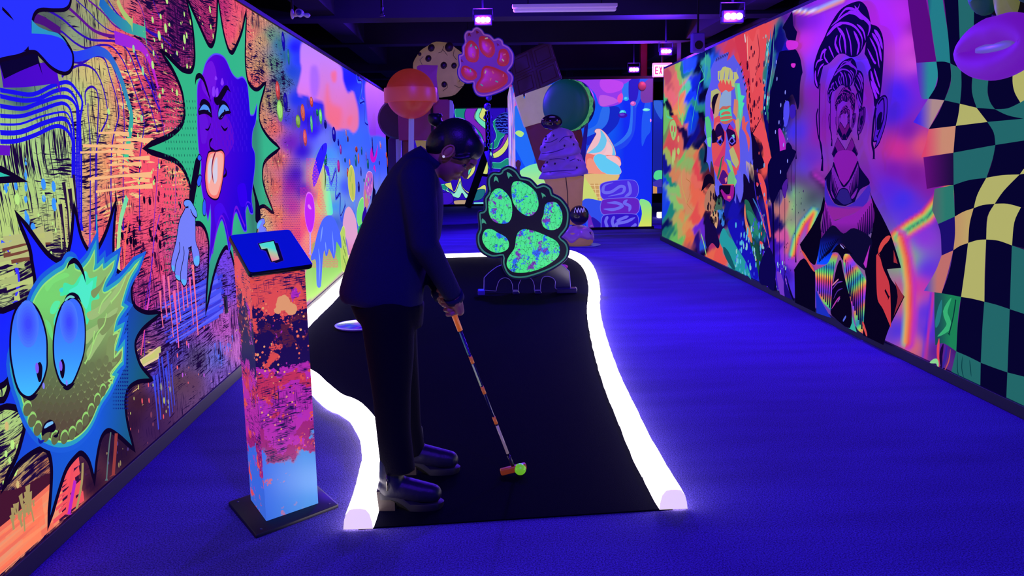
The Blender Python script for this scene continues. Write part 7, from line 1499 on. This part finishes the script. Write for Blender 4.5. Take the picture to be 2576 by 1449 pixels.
# hair: pulled back into a bun high on the back of the head
hr = MB()
oval(hr, hd((-.02, 0, .03)), .094, .083, .095, sk_rot, 4)
oval(hr, hd((.03, 0, .056)), .064, .075, .062, sk_rot, 4)
oval(hr, hd((-.055, 0, -.01)), .058, .076, .078, sk_rot, 3)
oval(hr, q3(1166, 354), .045, .068, .04, sk_rot); oval(hr, q3(1120, 338), .05, .066, .04)
for sy in (-1, 1): capsule(hr, [hd((.062, sy*.066, .03)), hd((.045, sy*.076, .0)), hd((.022, sy*.079, -.022))], [.012, .01, .005], 8)
hr_o = hr.build('hair', hairm, person); decimate_smooth(hr_o, .005, 4)
bn = MB(); bp_ = q3(1094, 301)
oval(bn, bp_, .03, .032, .026, Matrix.Rotation(.5, 4, 'Y')); capsule(bn, [bp_+Vector((.005, 0, -.005)), q3(1108, 316)], [.017, .02], 10); oval(bn, bp_+Vector((-.012, 0, .01)), .017, .025, .016); oval(bn, bp_+Vector((.014, 0, .016)), .018, .022, .01)
bno = bn.build('hair_bun', hairm, hr_o); decimate_smooth(bno, .004, 3)
# jacket: torso and sleeves
jk = MB()
sections(jk, [(858, 1062, (752, 772), .16, 0), (854, 1064, (730, 765), .175, 0), (862, 1066, (700, 730), .18, 0), (876, 1072, (655, 680), .182, 0), (892, 1082, (610, 640), .18, 0), (912, 1108, (560, 600), .182, 0), (935, 1114, (510, 555), .19, 0), (962, 1116, (460, 510), .20, 0), (988, 1113, (420, 475), .205, 0), (1018, 1102, (388, 445), .17, 0), (1045, 1094, (372, 420), .10, 0), (1058, 1090, (366, 398), .07, 0)])
capsule(jk, [q3(1052, 440, -.15), q3(1040, 455, -.1)], [.07, .08]); capsule(jk, [q3(1052, 440, .15), q3(1040, 455, .1)], [.07, .08])
NW, FWr = q3(1135, 735, -.035), q3(1106, 724, .03)
capsule(jk, [q3(1048, 455, -.17), q3(1058, 530, -.19), q3(1066, 610, -.19)], [.075, .068, .058]); capsule(jk, [q3(1066, 610, -.19), q3(1098, 668, -.12), NW], [.058, .05, .042])
capsule(jk, [q3(1048, 455, .17), q3(1052, 530, .18), q3(1052, 600, .19)], [.075, .066, .056]); capsule(jk, [q3(1052, 600, .19), q3(1080, 662, .12), FWr], [.056, .048, .04])
jko = jk.build('jacket', cloth, person); decimate_smooth(jko, .009, 4)
# stand-up collar, hem and cuffs
R = []
for f_, gr in ((0, .0), (.5, .004), (1, .006), (1, -.004), (.3, -.006)):
    c = q3(1074, 410).lerp(q3(1088, 392), f_); ring = []
    for j in range(28):
        a = 2*PI*j/28; ring.append(c+Matrix.Rotation(math.radians(34), 3, 'Y')@Vector(((.058+gr)*math.cos(a), (.066+gr)*math.sin(a), .008*math.cos(a)*-1)))
    R.append(ring)
MB().rings(R, cap=False).build('collar', cloth, jko, smooth=True)
for e_, w_, sg in ((q3(1098, 668, -.12), NW, 1), (q3(1080, 662, .12), FWr, 1)):
    d = (w_-e_).normalized(); MB().tube([w_+d*.015, w_+d*.045], [.044, .041], 20).build('cuff', cloth, jko, smooth=True)
# trousers
tr = MB()
sections(tr, [(880, 1068, (740, 760), .165, 0), (884, 1066, (765, 790), .17, 0), (898, 1064, (800, 820), .16, 0)])
capsule(tr, [q3(975, 790, -.08), q3(982, 900, -.12), q3(985, 990, -.15), q3(990, 1080, -.16), q3(1002, 1186, -.17)], [.112, .096, .078, .070, .070], 20, True)
capsule(tr, [q3(985, 790, .08), q3(1000, 900, .13), q3(1018, 990, .16), q3(1025, 1060, .18), q3(1040, 1140, .20)], [.108, .09, .068, .06, .056], 20, True)
tro = tr.build('trousers', trou, person); decimate_smooth(tro, .009, 5)
# boots: chunky block heels
def make_boot(ankle, dx, dy, label=None):
    t_ = bpy.data.objects.new('boot', None)
    bt = MB(); g = ankle
    capsule(bt, [Vector((g.x, g.y, .20)), Vector((g.x-.002, g.y, .14)), Vector((g.x+.01, g.y, .10))], [.047, .05, .05], 16)
    capsule(bt, [Vector((g.x-.012, g.y, .095)), Vector((g.x+.05, g.y, .085)), Vector((g.x+.115, g.y, .068)), Vector((g.x+.163, g.y, .060))], [.047, .049, .046, .04], 16)
    o = bt.build('boot', boot, person); decimate_smooth(o, .005, 4)
    s_ = smooth_line([(-.056, 0), (-.045, .03), (0, .034), (.06, .037), (.12, .044), (.18, .036), (.207, 0), (.18, -.036), (.12, -.044), (.06, -.037), (0, -.034), (-.045, -.03)], n=4)
    R = []
    for z0, gr in ((0, .985), (.006, 1.0), (.026, 1.02), (.03, .99)):
        R.append([Vector((g.x+x*(gr or .9), g.y+y*(gr or .9), z0+max(0, .05*(1-min(1, max(0, (x-.0)/.075))**1.5)))) for x, y in s_])
    MB().rings(R).build('sole', mat('boot_sole', (20, 15, 34), .6), o, ang=40)
    MB().rings([[Vector((g.x+x*s2+.0, g.y+y*s2, z)) for x, y in ((-.058, -.026), (-.058, .026), (.012, .028), (.016, 0), (.012, -.028))] for z, s2 in ((0, .94), (.05, 1), (.085, 1.05))]).build('heel', mat('stacked_heel', (58, 46, 44), .45, var=.35, bscale=120), o, ang=40)
    MB().tube([Vector((g.x-.012, g.y-.052, .165)), Vector((g.x-.012, g.y-.055, .10))], .0035, 6).tube([Vector((g.x-.012, g.y-.058, .16)), Vector((g.x-.012, g.y-.060, .125))], .0045, 6).build('zip', mat('zip_metal', (120, 115, 110), .25, .9), o, smooth=True)
    return o
make_boot(Vector((G(988, 1285)[0]-hp.x, 3.262-hp.y, 0)), 0, 0)
make_boot(Vector((G(1042, 1195)[0]-hp.x, 3.64-hp.y, 0)), 0, 0)
# shins inside trousers meet the boots
# putter: grip in both hands, shaft with orange tape rings
headP = Vector(AtY(1291, 1176, 3.585)); gripT = Vector(hp)+q3(1127, 752, -.0)
putter = thing('putter', 'putter with an orange head and orange grip held in both hands', 'golf club', (headP.x, headP.y, headP.z))
axis = (headP-gripT)
def along(f_): return gripT+axis*f_-headP
def ptf(x, y):      # fraction along the shaft nearest a pixel row
    best = min(np.linspace(-.1, 1, 441), key=lambda f_: abs(proj(gripT+axis*f_)[1]-y)); return float(best)
orange = fluo('putter_orange', (255, 120, 50), .9, .4); dkb = mat('shaft_navy', (30, 22, 90), .3, .5)
MB().tube([along(ptf(0, 735)), along(ptf(0, 778)), along(ptf(0, 831))], [.0125, .0125, .0115], 16).build('grip', orange, putter, smooth=True)
MB().tube([along(ptf(0, 829)), along(ptf(0, 1168))], [.0065, .005], 12).build('shaft', dkb, putter, smooth=True)
for y0, y1 in ((896, 913), (972, 990), (1048, 1066)): MB().tube([along(ptf(0, y0)), along(ptf(0, y1))], .0078, 12).build('tape_ring', fluo('tape_orange', (225, 110, 60), .8), putter, smooth=True)
MB().tube([along(ptf(0, 836))+Vector((-.005, -.004, 0)), along(ptf(0, 893))+Vector((-.005, -.004, 0))], .0032, 8).build('pale_streak', fluo('shaft_teal', (90, 150, 170), .6), putter, smooth=True)
MB().tube([along(ptf(0, 916))+Vector((-.003, -.004, 0)), along(ptf(0, 970))+Vector((-.003, -.004, 0))], .0042, 8).build('pale_streak', fluo('shaft_cream', (190, 200, 180), .75), putter, smooth=True)
MB().tube([along(ptf(0, 1070)), along(ptf(0, 1140))], .0066, 10).build('lower_shaft', fluo('shaft_silver', (185, 155, 190), .7, .3), putter, smooth=True)
hb = MB(); lenh = .12
hb.box(-lenh/2, lenh/2, -.013, .013, -.018, .012, bev=.007, seg=3); hbo = hb.build('head', fluo('head_orange', (180, 72, 40), .7, .4), putter, smooth=True); hbo.location = (0, 0, -.004); hbo.rotation_euler = (0, -.18, .12)
MB().tube([along(ptf(0, 1146)), Vector((0, 0, .004))], .008, 10).build('hosel', mat('hosel_dark', (40, 20, 60), .4), putter, smooth=True)
bpy.context.view_layer.update()
# hands: palm, five fingers each, closed round the grip
def hand(wrist, gf, side, flip):
    """wrist: local point; gf: fraction along the grip; side: -1 near hand, +1 far hand"""
    g0 = gripT+axis*gf-hp; ax = axis.normalized(); toW = (wrist-g0); toW -= ax*toW.dot(ax); toW.normalize(); sd_ = ax.cross(toW).normalized()*flip
    h = MB(); palm0 = g0+toW*.034-sd_*.006
    capsule(h, [wrist, wrist.lerp(palm0, .55)], [.027, .029], 12)
    capsule(h, [palm0-ax*.030+toW*.004, palm0+ax*.0+toW*.006, palm0+ax*.030+toW*.002], [.02, .023, .02], 12)
    capsule(h, [wrist.lerp(palm0, .5), palm0], [.03, .026], 12)
    for i, (off, ln_) in enumerate(((-.033, .9), (-.012, 1.0), (.010, .96), (.030, .8))):
        c = g0+ax*off; rr = .0225; pts = []
        for a_ in (20, 75, 130, 185, 235):
            a = math.radians(a_*ln_); pts.append(c+(toW*math.cos(a)+sd_*math.sin(a))*(rr+(.006 if a_ in (75, 130) else 0)))
        capsule(h, pts, [.0098, .0095, .0088, .008, .007], 10)
    th = [palm0+ax*-.02+toW*.004, g0-sd_*.026+ax*.0, g0-sd_*.022+ax*.028-toW*.006, g0-sd_*.014+ax*.05-toW*.016]
    capsule(h, th, [.013, .0115, .0105, .0085], 10)
    o = h.build('hand', skin, body); decimate_smooth(o, .0028, 3); return o
hand(q3(1143, 745, -.035), ptf(0, 768), -1, 1)
hand(q3(1100, 738, .02), ptf(0, 742), 1, -1)
SC.view_settings.view_transform = 'Standard'; SC.view_settings.look = 'None'; SC.view_settings.exposure = 0.0; SC.view_settings.gamma = 1.0; SC.view_settings.use_curve_mapping = False
